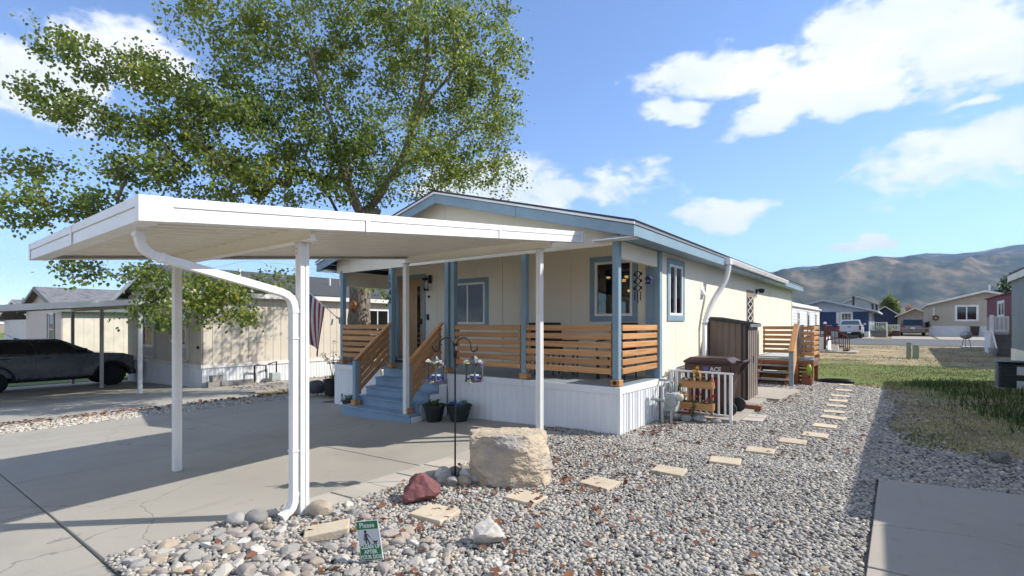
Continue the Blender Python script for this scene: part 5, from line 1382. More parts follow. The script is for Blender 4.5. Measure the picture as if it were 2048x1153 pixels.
for k in range(10): leaves(mb, (-2.72,8.49,.30-.035*k), .03, 7, q.random(), .06, .014, -.6)
for k in range(4): leaves(mb, (-2.96,8.5,.62-.035*k), .02, 7, q.random(), .06, .014, -.6)
ob('foliage', mb, leafg, pt)

# brown wheeled bin
binm = pmat('bin_brown', (.055,.026,.022), (.045,.021,.018), rough=.42, ns=4, bump=.1, bs=60)
bn_ = thing('wheeled_bin', 'dark brown wheeled refuse bin standing behind the white railing', 'refuse bin', (-2.65,9.35,.05))
zb = .055
def taper(z0, z1, f0, f1, x0=-3.06, x1=-2.27, y0=9.05, y1=9.68):
    cx_, cy_ = (x0+x1)/2, (y0+y1)/2; hx, hy = (x1-x0)/2, (y1-y0)/2
    return [(cx_+sx*hx*f,cy_+sy*hy*f,z) for z, f in ((z0,f0),(z1,f1)) for sx, sy in ((-1,-1),(1,-1),(1,1),(-1,1))]
mb = MB(); mb.hexa(taper(zb,.62,.78,.90)); mb.hexa(taper(.62,.68,.90,.985)); mb.hexa(taper(.68,.93,.985,1.0)); ob('bin_body', mb, binm, bn_, bevel=.02)
mb = MB(); mb.hexa(taper(.932,.975,1.04,1.04)); mb.hexa(taper(.975,1.035,1.03,.80)); ld = ob('lid', mb, binm, bn_, bevel=.015)
mb = MB(); mb.tube([(-2.20,9.1,.99),(-2.10,9.12,.985),(-2.10,9.62,.985),(-2.20,9.64,.99)], .02, 8); mb.prism([(-2.26,9.08,.93),(-2.08,9.08,.985),(-2.26,9.08,.70)], (0,.03,0)); mb.prism([(-2.26,9.62,.93),(-2.08,9.62,.985),(-2.26,9.62,.70)], (0,.03,0)); ob('handle', mb, binm, bn_)
for y in (9.02,9.66):
    mb = MB(); mb.lathe([(.02,0),(.10,.004),(.125,.015),(.125,.05),(.10,.06),(.02,.06)], (-2.30,y,zb+.125), 20, axis='y'); ob('wheel', mb, darkplastic, bn_, auto=40)
wmark = pmat('bin_print', (.62,.62,.64), rough=.6); bmark = pmat('bin_print_blue', (.10,.10,.32), rough=.6)
text('lettering', 'ACE', .10, (-2.52,9.045,.84), (R(88),0,0), wmark, bn_, .001, .002)
mb = MB(); mb.prism([(-2.73,9.046,.88),(-2.63,9.046,.88),(-2.645,9.046,.81),(-2.68,9.046,.785),(-2.715,9.046,.81)], (0,.002,0)); ob('emblem', mb, bmark, bn_)
# red fuel can
t = thing('fuel_can', 'red plastic fuel can behind the white railing', 'fuel can', (-3.0,9.0,.05)); rp = pmat('red_plastic', (.50,.012,.03), rough=.4)
mb = MB(); mb.box(-3.10,-2.80,8.86,9.0,.052,.27); ob('can_body', mb, rp, t, bevel=.02); mb = MB(); mb.tube([(-2.92,8.93,.27),(-2.90,8.93,.33),(-2.84,8.93,.34),(-2.82,8.93,.27)], .014, 6); ob('handle', mb, rp, t); mb = MB(); mb.tube([(-3.05,8.93,.26),(-3.05,8.93,.31)], .02, 8); ob('cap', mb, rp, t)
t = thing('scrub_brush', 'tan wooden push brush head lying by the shed corner', 'brush', (-2.12,10.1,.05))
mb = MB(); mb.box(-2.42,-2.0,10.05,10.18,.05,.13); ob('brush_head', mb, rawwood, t, bevel=.01)
mb = MB(); q = random.Random(2)
for k in range(60): x = q.uniform(-2.41,-2.02); y = q.uniform(10.06,10.17); mb.tube([(x,y,.13),(x+q.gauss(0,.005),y,.165)], .004, 4)
ob('bristles', mb, vinyl, t)

# slim metal shed
sh = thing('metal_shed', 'slim brown ribbed metal shed with dark roof against the cream wall', 'shed', (-2.85,11.5,.05))
taupe = pmat('shed_taupe', (.165,.125,.105), (.15,.112,.095), rough=.45, ns=1.5, metal=.2); sdark = pmat('shed_dark', (.03,.036,.04), rough=.4, metal=.3, ns=3); sgl = pmat('shed_light', (.30,.245,.21), rough=.45, ns=2, metal=.2)
SX0, SX1, SY0, SY1 = -3.20, -2.46, 11.1, 11.98
def ribwall(ax, pl, u0, u1, ztop, n, m_, z0=.06):
    w = (u1-u0)/n
    for i in range(n):
        a = u0+i*w; prof = [(0,.012),(w*.10,.012),(w*.16,0),(w*.84,0),(w*.90,.012),(w,.012)]
        mb = MB(); vs = []
        for du, nn in prof:
            p = wp(ax, pl, a+du, nn, 0); vs += [(p[0],p[1],z0),(p[0],p[1],ztop(p[0]))]
        mb.add(vs, [(2*j,2*j+2,2*j+3,2*j+1) for j in range(len(prof)-1)]); ob('wall_panel', mb, m_[i % len(m_)], sh)
zt_ = lambda x: 1.60+(SX1-x)*.14
ribwall('F', SY0, SX0, SX1-.12, zt_, 5, [taupe]); ribwall('R', SX1, SY0, SY1, zt_, 5, [sgl])
ribwall('F', SY0, SX1-.12, SX1, zt_, 3, [sdark, taupe, sdark])
mb = MB(); mb.box(SX0,SX1-.015,SY0+.015,SY1,.05,1.58); ob('frame', mb, sdark, sh)
mb = MB(); ra, rb = SX0-.02, SX1+.06
mb.prism([(ra,SY0-.06,zt_(ra)+.0),(rb,SY0-.06,zt_(rb)),(rb,SY0-.06,zt_(rb)+.03),(ra,SY0-.06,zt_(ra)+.06)], (0,SY1-SY0+.12,0)); rf = ob('roof', mb, sdark, sh)
for k in range(6):
    y = SY0-.04+k*(SY1-SY0+.06)/5; mb = MB(); mb.prism([(ra,y,zt_(ra)+.061),(rb,y,zt_(rb)+.031),(rb,y,zt_(rb)+.045),(ra,y,zt_(ra)+.075)], (0,.03,0)); ob('roof_rib', mb, sdark, rf)
mb = MB(); mb.box(rb,rb+.012,SY0-.05,SY1+.05,zt_(rb)-.03,zt_(rb)+.035); ob('roof_edge', mb, greymetal, rf)
mb = MB(); mb.box(SX1+.013,SX1+.03,SY0+.42,SY0+.44,.8,.95); ob('handle', mb, blackmetal, sh)

# rear deck with steps
rdk = thing('back_deck', 'small cedar back deck with slat rails and open steps', 'deck', (-2.5,15.4,0))
greyp = pmat('grey_post_paint', (.20,.26,.30), (.16,.21,.25), rough=.5, ns=3); treadm = pmat('tread_grey', (.21,.235,.25), rough=.5, ns=4)
for i in range(8):
    y0 = 15.1+i*.14; mb = MB(); mb.box(-3.22,-1.76,y0,y0+.132,.66,.70); ob('deck_board', mb, treadm, rdk, bevel=.003)
for p in ((-3.15,15.15),(-2.14,15.15),(-1.82,15.15),(-1.82,16.15),(-2.14,14.98)):
    board('support_post', (p[0],p[1],g(*p)-.05), (p[0],p[1],.658), .09, .09, rawwood, rdk, side=(1,0,0))
board('rim_joist', (-3.22,15.12,.585), (-1.76,15.12,.585), .14, .036, rawwood, rdk); board('rim_joist', (-1.78,15.14,.585), (-1.78,16.2,.585), .14, .036, rawwood, rdk)
railing((-3.16,16.16), (-2.2,16.16), rdk, zb=.80, zt=1.56, n=6, mat=cedar)
railing((-2.04,15.16), (-1.79,15.16), rdk, zb=.80, zt=1.56, n=6, mat=cedarlt)
railing((-1.80,15.2), (-1.80,16.15), rdk, zb=.80, zt=1.56, n=6, mat=cedarlt)
for p in ((-2.13,15.16),(-2.16,16.16),(-1.80,16.2)):
    board('rail_post', (p[0],p[1],.79), (p[0],p[1],1.60), .09, .09, greyp, rdk, side=(1,0,0)); mb = MB(); mb.box(p[0]-.065,p[0]+.065,p[1]-.065,p[1]+.065,.702,.788); ob('post_block', mb, cedarlt, rdk, bevel=.006)
for k, (z, y) in enumerate(((.535,14.93),(.37,14.70),(.205,14.47))):
    mb = MB(); mb.box(-3.14,-2.20,y-.02,y+.22,z-.035,z); ob('tread', mb, treadm, rdk, bevel=.004)
for x in (-3.0,-2.32):
    mb = MB(); mb.prism([(x,14.42,g(x,14.4)-.03),(x,14.62,g(x,14.4)-.03),(x,15.1,.40),(x,15.1,.63),(x,14.95,.50),(x,14.72,.335),(x,14.49,.17),(x,14.42,.12)], (.05,0,0)); ob('stringer', mb, rawwood, rdk)
for k in range(5): board('under_slat', (-3.18,15.20,.10+k*.105), (-1.80,15.20,.10+k*.105), .085, .02, rawwood, rdk)
for k, (z, y) in enumerate(((.535,15.12),(.37,14.92),(.205,14.69))):
    mb = MB(); mb.box(-3.10,-2.24,y-.006,y+.014,z-.10,z-.037); ob('riser', mb, rawwood, rdk)
sr = bpy.data.objects.new('stair_railing', None); link(sr, rdk); WL[sr.name] = Vector((-2.16,14.7,.8)); sr.location = WL[sr.name]-wl(rdk)
board('lower_post', (-2.16,14.36,g(-2.1,14.3)-.02), (-2.16,14.36,.95), .10, .10, greyp, sr, side=(1,0,0))
for k in range(5): board('slat', (-2.13,14.42,.93-k*.14), (-2.13,15.08,1.48-k*.14), .089, .036, cedarlt, sr)
board('handrail_cap', (-2.15,14.28,.93), (-2.15,15.14,1.62), .04, .13, cedarlt, sr)
mb = MB(); mb.tube([(-1.86,14.96,.30),(-1.84,14.95,.5),(-1.85,14.96,.58)], [.05,.06,.03], 10); t = ob('spray_bottle', mb, pmat('bottle_green',(.30,.42,.06),rough=.4), label='yellow-green plastic bottle hanging under the back deck rail', cat='bottle', sm=True)
mb = MB(); mb.box(-2.02,-1.78,14.92,15.08,.0,.22); mb.box(-2.0,-1.8,14.94,15.06,.22,.34); ob('brick_pier', mb, pmat('brick_pier',(.25,.085,.05),(.16,.06,.04),rough=.9,ns=8), label='short red brick pier under the back deck corner', cat='brick pier', bevel=.01)
# coiled hose
hs = []
for k in range(150):
    a = k/150*6*6.283; r_ = .26+.02*math.sin(k*.4); hs.append((-1.35+r_*1.5*math.cos(a), 16.0+r_*math.sin(a), g(-1.3,16)+.0+.012+.012*(k/25)))
mb = MB(); mb.tube(hs, .014, 6); ob('garden_hose', mb, pmat('hose_black',(.015,.015,.017),rough=.5), label='black garden hose coiled at the edge of the gravel', cat='hose', sm=True)

# ------------------------------------------------------------------ the big cottonwood
def leaf_material(name, stops):
    m = bpy.data.materials.new(name); m.use_nodes = True; nt = m.node_tree; N = nt.nodes; L = nt.links; b = N['Principled BSDF']
    at = N.new('ShaderNodeAttribute'); at.attribute_name = 'tint'; cr = N.new('ShaderNodeValToRGB'); e = cr.color_ramp.elements
    while len(e) < len(stops): e.new(.5)
    for i, (p, c) in enumerate(stops): e[i].position = p; e[i].color = (*c, 1)
    L.new(at.outputs['Fac'], cr.inputs[0]); L.new(cr.outputs[0], b.inputs['Base Color']); b.inputs['Roughness'].default_value = .42
    tr = N.new('ShaderNodeBsdfTranslucent'); hs = N.new('ShaderNodeHueSaturation'); hs.inputs['Value'].default_value = 1.5; hs.inputs['Hue'].default_value = .485; L.new(cr.outputs[0], hs.inputs['Color']); L.new(hs.outputs[0], tr.inputs[0])
    mx = N.new('ShaderNodeMixShader'); mx.inputs[0].default_value = .50; L.new(b.outputs[0], mx.inputs[1]); L.new(tr.outputs[0], mx.inputs[2]); L.new(mx.outputs[0], N['Material Output'].inputs['Surface'])
    return m
bark = pmat('bark', (.27,.225,.18), (.12,.095,.075), rough=.95, ns=5, st=(5,5,.9), lo=.4, hi=.6, bump=1.0, bs=9, bst=(3,3,.55), det=8)
twigm = pmat('twig_bark', (.30,.275,.245), (.20,.18,.155), rough=.9, ns=12)
leaf_m = leaf_material('cottonwood_leaf', [(0,(.072,.122,.022)), (.45,(.145,.21,.036)), (.8,(.235,.28,.05)), (1,(.38,.35,.06))])

def grow_tree(name, label, cat, limbs, clusters, n_tips, seed, leaf_size, per_tip, leafm, barkm, trunk_r, spread=.3, twigs=True, tip_r=.0035, expo=.42, group=None, trunk_extra=None):
    """limbs: hand-set polylines; clusters: crown lumps (centre, radii, weight).
    Twig ends are sampled in the lumps and joined to the nearest wood, nearest first."""
    r = np.random.default_rng(seed)
    nodes = []; par = []
    for li in limbs:
        prev = -1
        if nodes:
            d = np.linalg.norm(np.array(nodes)-np.array(li[0]), axis=1); prev = int(d.argmin())
        P = [Vector(p) for p in li]
        for i, p in enumerate(P):
            if i == 0 and prev >= 0: continue
            if i > 0:
                a = P[i-1]; k = max(1, int((p-a).length/.35))
            else: a, k = p, 1
            for j in range(1, k+1):
                q = a.lerp(p, j/k) if i else p
                w = Vector((mnoise.noise(q*1.1+Vector((seed,0,0))), mnoise.noise(q*1.1+Vector((0,seed+5,0))), mnoise.noise(q*1.3)))*.10*(0 if (not nodes) else 1)
                nodes.append(tuple(q+w)); par.append(prev); prev = len(nodes)-1
    wts = np.array([c[2] for c in clusters], float); wts /= wts.sum()
    idx = r.choice(len(clusters), n_tips, p=wts); tips = []
    for i in idx:
        c, rad, _ = clusters[i]; d = r.normal(size=3); d /= np.linalg.norm(d); tips.append(np.array(c)+d*np.array(rad)*r.uniform(.15,1)**.45)
    tips = np.array(tips)
    A = np.array(nodes); dmin = np.full(len(tips), 9e9); near = np.zeros(len(tips), int)
    for k0 in range(0, len(A)):
        d = np.linalg.norm(tips-A[k0], axis=1); u = d < dmin; dmin[u] = d[u]; near[u] = k0
    done = np.zeros(len(tips), bool); ends = []
    for _ in range(len(tips)):
        i = int(np.where(done, 9e9, dmin).argmin()); done[i] = True
        p0 = np.array(nodes[near[i]]); p1 = tips[i]; L_ = np.linalg.norm(p1-p0); k = max(1, int(L_/.28)); prev = near[i]
        side = r.normal(size=3)*L_*.10; new = []
        for j in range(1, k+1):
            t = j/k; q = p0+(p1-p0)*t+side*math.sin(t*math.pi)+np.array([0,0,.06*L_*math.sin(t*math.pi)])
            nodes.append(tuple(q)); par.append(prev); prev = len(nodes)-1; new.append(prev)
        ends.append(prev)
        for q in new:
            d = np.linalg.norm(tips-np.array(nodes[q]), axis=1); u = (d < dmin) & ~done; dmin[u] = d[u]; near[u] = q
    A = np.array(nodes); n = len(A); load = np.zeros(n); par = np.array(par)
    haschild = np.zeros(n, bool); haschild[par[par >= 0]] = True
    load[~haschild] = 1
    for i in range(n-1, -1, -1):
        if par[i] >= 0: load[par[i]] += load[i]
    # par index is always smaller, except limbs glued later, which also point back
    rad = tip_r*load**expo; rad *= min(1.0, trunk_r/rad[0]) if rad[0] > trunk_r else 1.0
    sc = trunk_r/rad[0]
    rad = rad*np.where(load > 40, 1+(sc*.72-1)*np.clip((np.log(load)-np.log(40))/(np.log(load[0])-np.log(40)), 0, 1), 1)
    tree = thing(name, label, cat, (A[0][0],A[0][1],A[0][2]), group)
    def wood(sel, ns_, mat, nm):
        V_, F_ = [], []; o_ = 0
        for i in np.where(sel)[0]:
            p = par[i]
            if p < 0: continue
            a, b = Vector(A[p]), Vector(A[i]); t = (b-a)
            if t.length < 1e-5: continue
            t.normalize(); x = t.cross(Vector((.31,.87,.38))).normalized(); y = t.cross(x)
            ra = min(rad[p], rad[i]*1.35) if load[p] > load[i]*1.6 else rad[p]; rb = rad[i]
            for c_, r_ in ((a,ra),(b,rb)):
                for k in range(ns_):
                    an = 6.2832*k/ns_; V_.append(c_+(x*math.cos(an)+y*math.sin(an))*r_)
            for k in range(ns_): k2 = (k+1) % ns_; F_.append((o_+k,o_+k2,o_+ns_+k2,o_+ns_+k))
            o_ += 2*ns_
        if V_: np_obj(nm, np.array([tuple(v) for v in V_]), np.array(F_), mat, tree, sm=True)
    big = load > 60
    if twigs: wood(~big, 4, twigm, 'branches')
    wood(big & (np.arange(n) > 0), 12, barkm, 'limbs')
    if trunk_extra: trunk_extra(tree, A, rad)
    # leaves hang along the last stretch of every twig
    nl = len(ends)*per_tip
    e = np.repeat(np.array(ends), per_tip); back = r.integers(0, 3, nl)
    for s_ in range(3):
        u = (back > s_) & (par[e] >= 0) & (load[np.maximum(par[e],0)] < 14); e = np.where(u, par[e], e)
    c = A[e]+r.normal(size=(nl,3))*spread*np.array([1,1,.8])
    s_ = leaf_size*r.uniform(.7,1.25,nl)
    # local leaf: heart/kite hanging from its stalk
    tmpl = np.array([(0,0,0),(.50,-.34,.06),(.38,-.62,.02),(0,-1.08,-.05),(-.38,-.62,.02),(-.50,-.34,.06)]); fc = np.array([(0,1,2),(0,2,3),(0,3,4),(0,4,5)])
    rz = r.uniform(0,6.283,nl); rx = r.normal(1.0,.55,nl); ry = r.normal(0,.5,nl)
    P = tmpl[None]*s_[:,None,None]; x, y, z = P[...,0], P[...,1], P[...,2]
    cy, sy = np.cos(ry)[:,None], np.sin(ry)[:,None]; x, z = x*cy+z*sy, -x*sy+z*cy
    cx, sx = np.cos(rx)[:,None], np.sin(rx)[:,None]; y, z = y*cx-z*sx, y*sx+z*cx
    cz_, sz = np.cos(rz)[:,None], np.sin(rz)[:,None]; x, y = x*cz_-y*sz, x*sz+y*cz_
    P = np.stack([x,y,z], -1)+c[:,None,:]
    F = (fc[None]+(np.arange(nl)*6)[:,None,None]).reshape(-1,3)
    tn = np.clip(r.normal(.45,.2,nl)+np.array([mnoise.noise(Vector(q*.45)) for q in c])*.35, 0, 1)
    np_obj('crown', P.reshape(-1,3), F, leafm, tree, tint=np.repeat(tn,6))
    return tree
TX, TY = -12.55, 8.95; TZ = g(TX,TY)-.1
limbs = [
 [(TX,TY,TZ),(TX+.02,TY,.6),(TX+.0,TY+.05,1.8),(TX-.05,TY+.12,3.0),(TX+.05,TY+.25,4.2),(TX+.2,TY+.35,5.0)],
 [(TX+.2,TY+.35,5.0),(TX+1.0,TY+.7,6.2),(TX+1.5,TY+.9,7.6),(TX+1.9,TY+1.0,9.2),(TX+2.0,TY+.8,11.2),(TX+2.3,TY+.6,13.4)],
 [(TX+1.5,TY+.9,7.6),(TX+2.9,TY+1.3,9.0),(TX+4.0,TY+1.4,10.6)],
 [(TX+1.0,TY+.7,6.2),(TX+2.6,TY+1.6,7.0),(TX+3.9,TY+2.0,8.2)],
 [(TX-.05,TY+.12,3.6),(TX-.7,TY-.3,5.0),(TX-1.5,TY-.8,6.6),(TX-2.3,TY-1.3,8.6),(TX-2.9,TY-1.6,10.8),(TX-3.2,TY-1.8,12.8)],
 [(TX-1.5,TY-.8,6.6),(TX-3.0,TY-1.9,7.6),(TX-4.6,TY-2.9,8.6),(TX-6.0,TY-3.6,9.8)],
 [(TX-.7,TY-.3,5.0),(TX-2.4,TY-1.8,5.8),(TX-4.4,TY-3.2,6.5),(TX-6.2,TY-4.2,7.3)],
 [(TX-2.4,TY-1.8,5.8),(TX-4.2,TY-3.6,5.6),(TX-6.4,TY-5.0,5.2)],
 [(TX-1.5,TY-.8,6.6),(TX-1.0,TY-.6,8.6),(TX-.8,TY-.2,10.6),(TX-.3,TY,13.2)],
 [(TX-.05,TY+.1,2.75),(TX-.9,TY-.8,3.25),(TX-2.2,TY-2.0,3.45),(TX-3.5,TY-3.0,3.1)],
 [(TX+.1,TY+.2,4.6),(TX+.6,TY-1.0,6.2),(TX+.9,TY-1.9,8.0),(TX+1.1,TY-2.2,10.0)],
]
# crown lumps: centre, radii, share of the twigs
CL = [
    ((-10.81,9.98,9.21),(2.25,2.55,1.61),2.20),
    ((-9.75,11.17,9.81),(1.44,1.76,1.38),1.30),
    ((-9.65,11.50,7.99),(1.13,1.42,1.15),0.70),
    ((-10.10,10.90,6.44),(1.17,1.42,0.70),0.60),
    ((-11.43,8.88,6.45),(1.66,2.05,1.07),1.20),
    ((-11.91,8.25,9.66),(2.26,2.55,1.53),2.00),
    ((-13.04,6.88,8.37),(1.61,2.02,1.37),1.40),
    ((-13.57,5.97,9.20),(1.62,1.86,0.68),0.88),
    ((-12.20,7.53,6.78),(1.59,1.97,1.26),1.30),
    ((-12.86,6.02,6.22),(1.50,1.87,0.96),1.30),
    ((-13.43,5.32,7.13),(1.32,1.58,0.65),0.88),
    ((-14.13,4.28,7.55),(0.95,1.16,0.57),0.43),
    ((-13.85,4.50,6.12),(1.06,1.24,0.45),0.62),
    ((-15.01,3.36,7.80),(0.81,0.95,0.37),0.31),
    ((-15.48,2.74,8.27),(0.43,0.58,0.40),0.14),
    ((-15.39,2.81,6.89),(0.64,0.81,0.40),0.26),
    ((-14.57,3.44,6.32),(0.83,0.99,0.33),0.34),
    ((-13.41,5.09,5.11),(1.66,1.83,0.46),0.90),
    ((-12.65,6.68,5.34),(1.63,1.89,0.55),0.90),
    ((-14.11,3.79,5.17),(0.74,0.94,0.34),0.28),
    ((-15.57,2.42,5.22),(0.70,0.92,0.34),0.28),
    ((-14.42,3.05,4.38),(0.89,1.05,0.37),0.48),
    ((-15.29,2.14,4.11),(0.65,0.83,0.36),0.32),
    ((-14.51,2.99,2.94),(0.40,0.50,0.34),0.16),
    ((-11.00,9.59,12.08),(3.10,3.28,1.58),1.60),
    ((-13.04,6.88,11.29),(2.66,2.90,1.26),1.20),
    ((-13.23,5.35,2.58),(0.78,0.92,0.42),0.40),
    ((-13.45,4.68,1.96),(0.71,0.84,0.40),0.42),
    ((-12.73,5.49,1.97),(0.52,0.66,0.40),0.25),
    ((-13.66,4.14,2.64),(0.59,0.75,0.40),0.25),
    ((-11.80,9.35,2.54),(0.36,0.44,0.40),0.10),
    ((-12.65,6.68,2.76),(0.65,0.76,0.24),0.12),
    ((-12.04,8.66,5.40),(1.06,1.34,0.48),0.40),
    ((-10.77,10.14,5.36),(0.81,1.02,0.31),0.20),
    ((-13.93,3.93,1.89),(0.27,0.33,0.20),0.05),
    ((-12.4,13.0,8.6),(2.40,2.60,2.40),1.40),
    ((-11.0,12.4,6.6),(1.80,2.20,1.30),0.70),
    ((-14.5,12.0,8.0),(2.20,2.40,2.20),1.20),
]
def trunk_bark(tree, A, rad):
    # ridged trunk from root flare to the fork
    path = [Vector(p) for p in limbs[0]]
    nseg, nr = 46, 40; V_ = []; F_ = []
    for i in range(nseg+1):
        t = i/nseg*(len(path)-1); k = min(int(t), len(path)-2); p = path[k].lerp(path[k+1], t-k)
        h = p.z-TZ; base = .33*(1+.55*math.exp(-h/.35))*(1-.035*h)+.02*math.exp(-((h-2.1)/.25)**2)
        for j in range(nr):
            a = 6.2832*j/nr; d = Vector((math.cos(a), math.sin(a), 0))
            ridge = mnoise.ridged_multi_fractal(Vector((d.x*3.4, d.y*3.4, p.z*.75)), .9, 2.1, 4, 1.0, 2.0)-1.1
            low = mnoise.noise(Vector((d.x*1.3, d.y*1.3, p.z*.6+3)))
            V_.append(tuple(p+d*base*(1+.085*ridge+.08*low)))
    for i in range(nseg):
        for j in range(nr): j2 = (j+1) % nr; F_.append((i*nr+j,i*nr+j2,(i+1)*nr+j2,(i+1)*nr+j))
    np_obj('trunk', np.array(V_), np.array(F_), bark, tree, sm=True)
    # old pruning scar with an orange burr, facing the street
    c = Vector((TX+.20,TY-.30,2.12)); v = rock_shape(ICO3, 5, 8, .35, (.7,1))*np.array([.13,.10,.17]); mb = MB(); mb.add((v+np.array(c)).tolist(), ICO3[1].tolist())
    ob('burr', mb, pmat('burr_orange',(.42,.19,.07),(.26,.11,.05),rough=.9,ns=14,bump=.6,bs=30), tree)
tree = grow_tree('cottonwood_tree', 'tall spreading cottonwood tree behind the cream home', 'tree', limbs, CL, 2900, 5, .076, 27, leaf_m, bark, .30, spread=.14, trunk_extra=trunk_bark)

# ------------------------------------------------------------------ neighbouring homes on the street
def plain_roof(parent, x0, x1, y0, y1, ze, rise, mat, fm, over=.3, fh=.16, th=.05, name='roof'):
    """gable roof with the ridge along Y; returns the roof part"""
    xm = (x0+x1)/2; xa, xb = x0-over, x1+over; sl = rise/(xm-xa)
    mb = MB(); mb.prism([(xa,y0,ze),(xm,y0,ze+rise),(xb,y0,ze),(xb,y0,ze+th),(xm,y0,ze+rise+th),(xa,y0,ze+th)], (0,y1-y0,0)); rf = ob(name, mb, mat, parent)
    for s_, xe_ in ((1,xb),(-1,xa)):
        for y in (y0-.03, y1-.005):
            mb = MB(); mb.prism([(xe_,y,ze-fh+.03),(xm,y,ze+rise-fh+.03),(xm,y,ze+rise+.02),(xe_,y,ze+.02)], (0,.034,0)); ob('barge_board', mb, fm, parent)
        a, b = sorted((xe_, xe_-s_*.03)); mb = MB(); mb.box(a,b,y0+.005,y1-.006,ze-fh+.03,ze-.002); ob('fascia_board', mb, fm, parent)
    return rf
beige = pmat('beige_siding', (.58,.52,.43), (.53,.475,.39), rough=.75, ns=1.5, bump=.1, bs=60); beiged = pmat('groove_dark', (.23,.20,.155), rough=.9)
offw = pmat('off_white_trim', (.72,.70,.66), rough=.6, ns=2)
NX0, NX1, NYF, NYB = -26.2, -18.65, 7.15, 25.0
nh = thing('mobile_home', 'beige mobile home with dark roof beyond the cottonwood trunk', 'house', (-22.4,15,-.5))
W1 = (-24.35,-23.25,.75,2.3); W2 = (-20.85,-20.0,.85,2.2); WS1 = (13.75,14.95,1.15,2.25)
siding(nh, 'F', NYF, NX0, NX1, .22, 2.68, [W1, W2], beige, .30, gap=.014, corem=beiged)
siding(nh, 'R', NX1, NYF+.02, NYB, .22, 2.68, [WS1], beige, .30, gap=.014, corem=beiged)
mb = MB(); mb.box(NX0,NX1,NYF+.1,NYF+.12,.2,2.6); ob('interior_wall', mb, interior, nh)
mb = MB(); mb.prism([(NX0,NYF-.012,2.685),(NX1,NYF-.012,2.685),(NX1,NYF-.012,2.78),((NX0+NX1)/2,NYF-.012,3.82),(NX0,NYF-.012,2.78)], (0,.05,0)); ob('gable_panel', mb, beige, nh)
for w_ in (W1, W2):
    wd = window(nh, 'F', NYF, *w_, trim=.07, trimm=offw, split='h', trimdepth=.03)
    mb = MB(); wbox(mb, 'F', NYF, w_[0]-.22, w_[0]-.17, .015, .04, .25, 2.6); wbox(mb, 'F', NYF, w_[1]+.17, w_[1]+.22, .015, .04, .25, 2.6); wbox(mb, 'F', NYF, w_[0]-.22, w_[1]+.22, .015, .04, .30, .36); ob('batten', mb, offw, nh)
wd = window(nh, 'R', NX1, *WS1, trim=.07, trimm=offw, split='v', trimdepth=.03)
mb = MB(); mb.box(NX1-.15,NX1-.13,WS1[0]+.05,WS1[1]-.05,1.2,2.2); ob('curtain', mb, pmat('pale_curtain',(.62,.63,.62),rough=.9), wd)
nsk = pmat('neighbour_skirt', (.70,.71,.72), (.63,.64,.65), rough=.6, ns=2)
skirting(nh, 'F', NYF-.01, NX0, NX1, .12, nsk, .3); skirting(nh, 'R', NX1+.01, NYF, NYB, .12, nsk, .36)
for ax, pl, a, b in (('F',NYF,NX0,NX1+.05),('R',NX1,NYF+.003,NYB)):
    mb = MB(); wbox(mb, ax, pl, a, b, .012, .05, .12, .24); ob('skirt_trim', mb, offw, nh)
rf = plain_roof(nh, NX0, NX1, NYF-.45, NYB+.3, 2.72, 1.12, shingle, offw, .28, .2)
for x, y in ((-21.2,9.5),(-20.6,13.2),(-21.0,16.5)):
    z = 2.72+1.12*(1-abs(x+22.42)/4.05); mb = MB(); mb.tube([(x,y,z),(x,y,z+.35)], .05, 10); ob('vent_pipe', mb, offw, rf)
mb = MB(); mb.box(-21.9,-21.3,18,18.6,3.2,4.35); ob('chimney_box', mb, beige, rf)
mb = MB(); P = [(-22.62+.27*math.cos(t),1.40+.42*math.sin(t)) for t in [k/14*math.pi for k in range(15)]]
mb.tube([(u,NYF-.03,v) for u, v in P]+[(P[0][0],NYF-.03,P[0][1])], .018, 6)
for k in range(1,7): t = k/7*math.pi; mb.tube([(-22.62,NYF-.03,1.42),(-22.62+.25*math.cos(t),NYF-.03,1.40+.39*math.sin(t))], .011, 5)
mb.tube([(-22.62+.14*math.cos(t),NYF-.03,1.42+.2*math.sin(t)) for t in [k/10*math.pi for k in range(11)]], .011, 5)
ob('wall_plaque', mb, blackmetal, label="black arched iron ornament on the beige home's front wall", cat='wall ornament')
mb = MB(); mb.lathe([(.001,0),(.05,.0),(.05,.05),(.001,.05)], (-18.9,NYF-.07,.82), 10, axis='y'); ob('faucet_plate', mb, blackmetal, nh)
# cinder blocks and gas meter against its skirting
cb_m = pmat('cinder', (.28,.27,.26), (.21,.205,.2), rough=.95, ns=10, bump=.4, bs=40)
for i, (y, z, h, r_) in enumerate(((7.35,0,.19,0),(7.75,0,.17,.1),(8.1,0,.17,-.1),(7.45,.19,.20,.15),(8.45,0,.17,0))):
    x = -18.3; zz = g(x,y)+z; mb = MB(); mb.box(x-.10,x+.10,y-.19,y+.19,zz,zz+h); o = ob('cinder_block', mb, cb_m, label=['grey cinder block at the corner of the beige home','second grey cinder block from the beige corner','third grey cinder block from the beige corner','grey cinder block lying on top of another by the beige corner','grey cinder block next to the far gas meter'][i], cat='cinder block', bevel=.008); o.rotation_euler = (0,0,r_)
gm2 = thing('gas_meter', "dark gas meter pipes beside the beige home's white skirting", 'gas meter', (-18.3,9.2,g(-18.3,9.2)))
zz = g(-18.3,9.2)
mb = MB(); mb.tube([(-18.35,8.75,zz),(-18.35,8.75,zz+.62),(-18.35,8.85,zz+.64),(-18.35,9.15,zz+.6),(-18.35,9.15,zz+.35)], .03, 8); ob('pipe', mb, blackmetal, gm2); mb = MB(); mb.tube([(-18.35,9.55,zz+.3),(-18.35,9.55,zz+.72),(-18.35,9.25,zz+.64)], .03, 8); ob('pipe', mb, blackmetal, gm2)
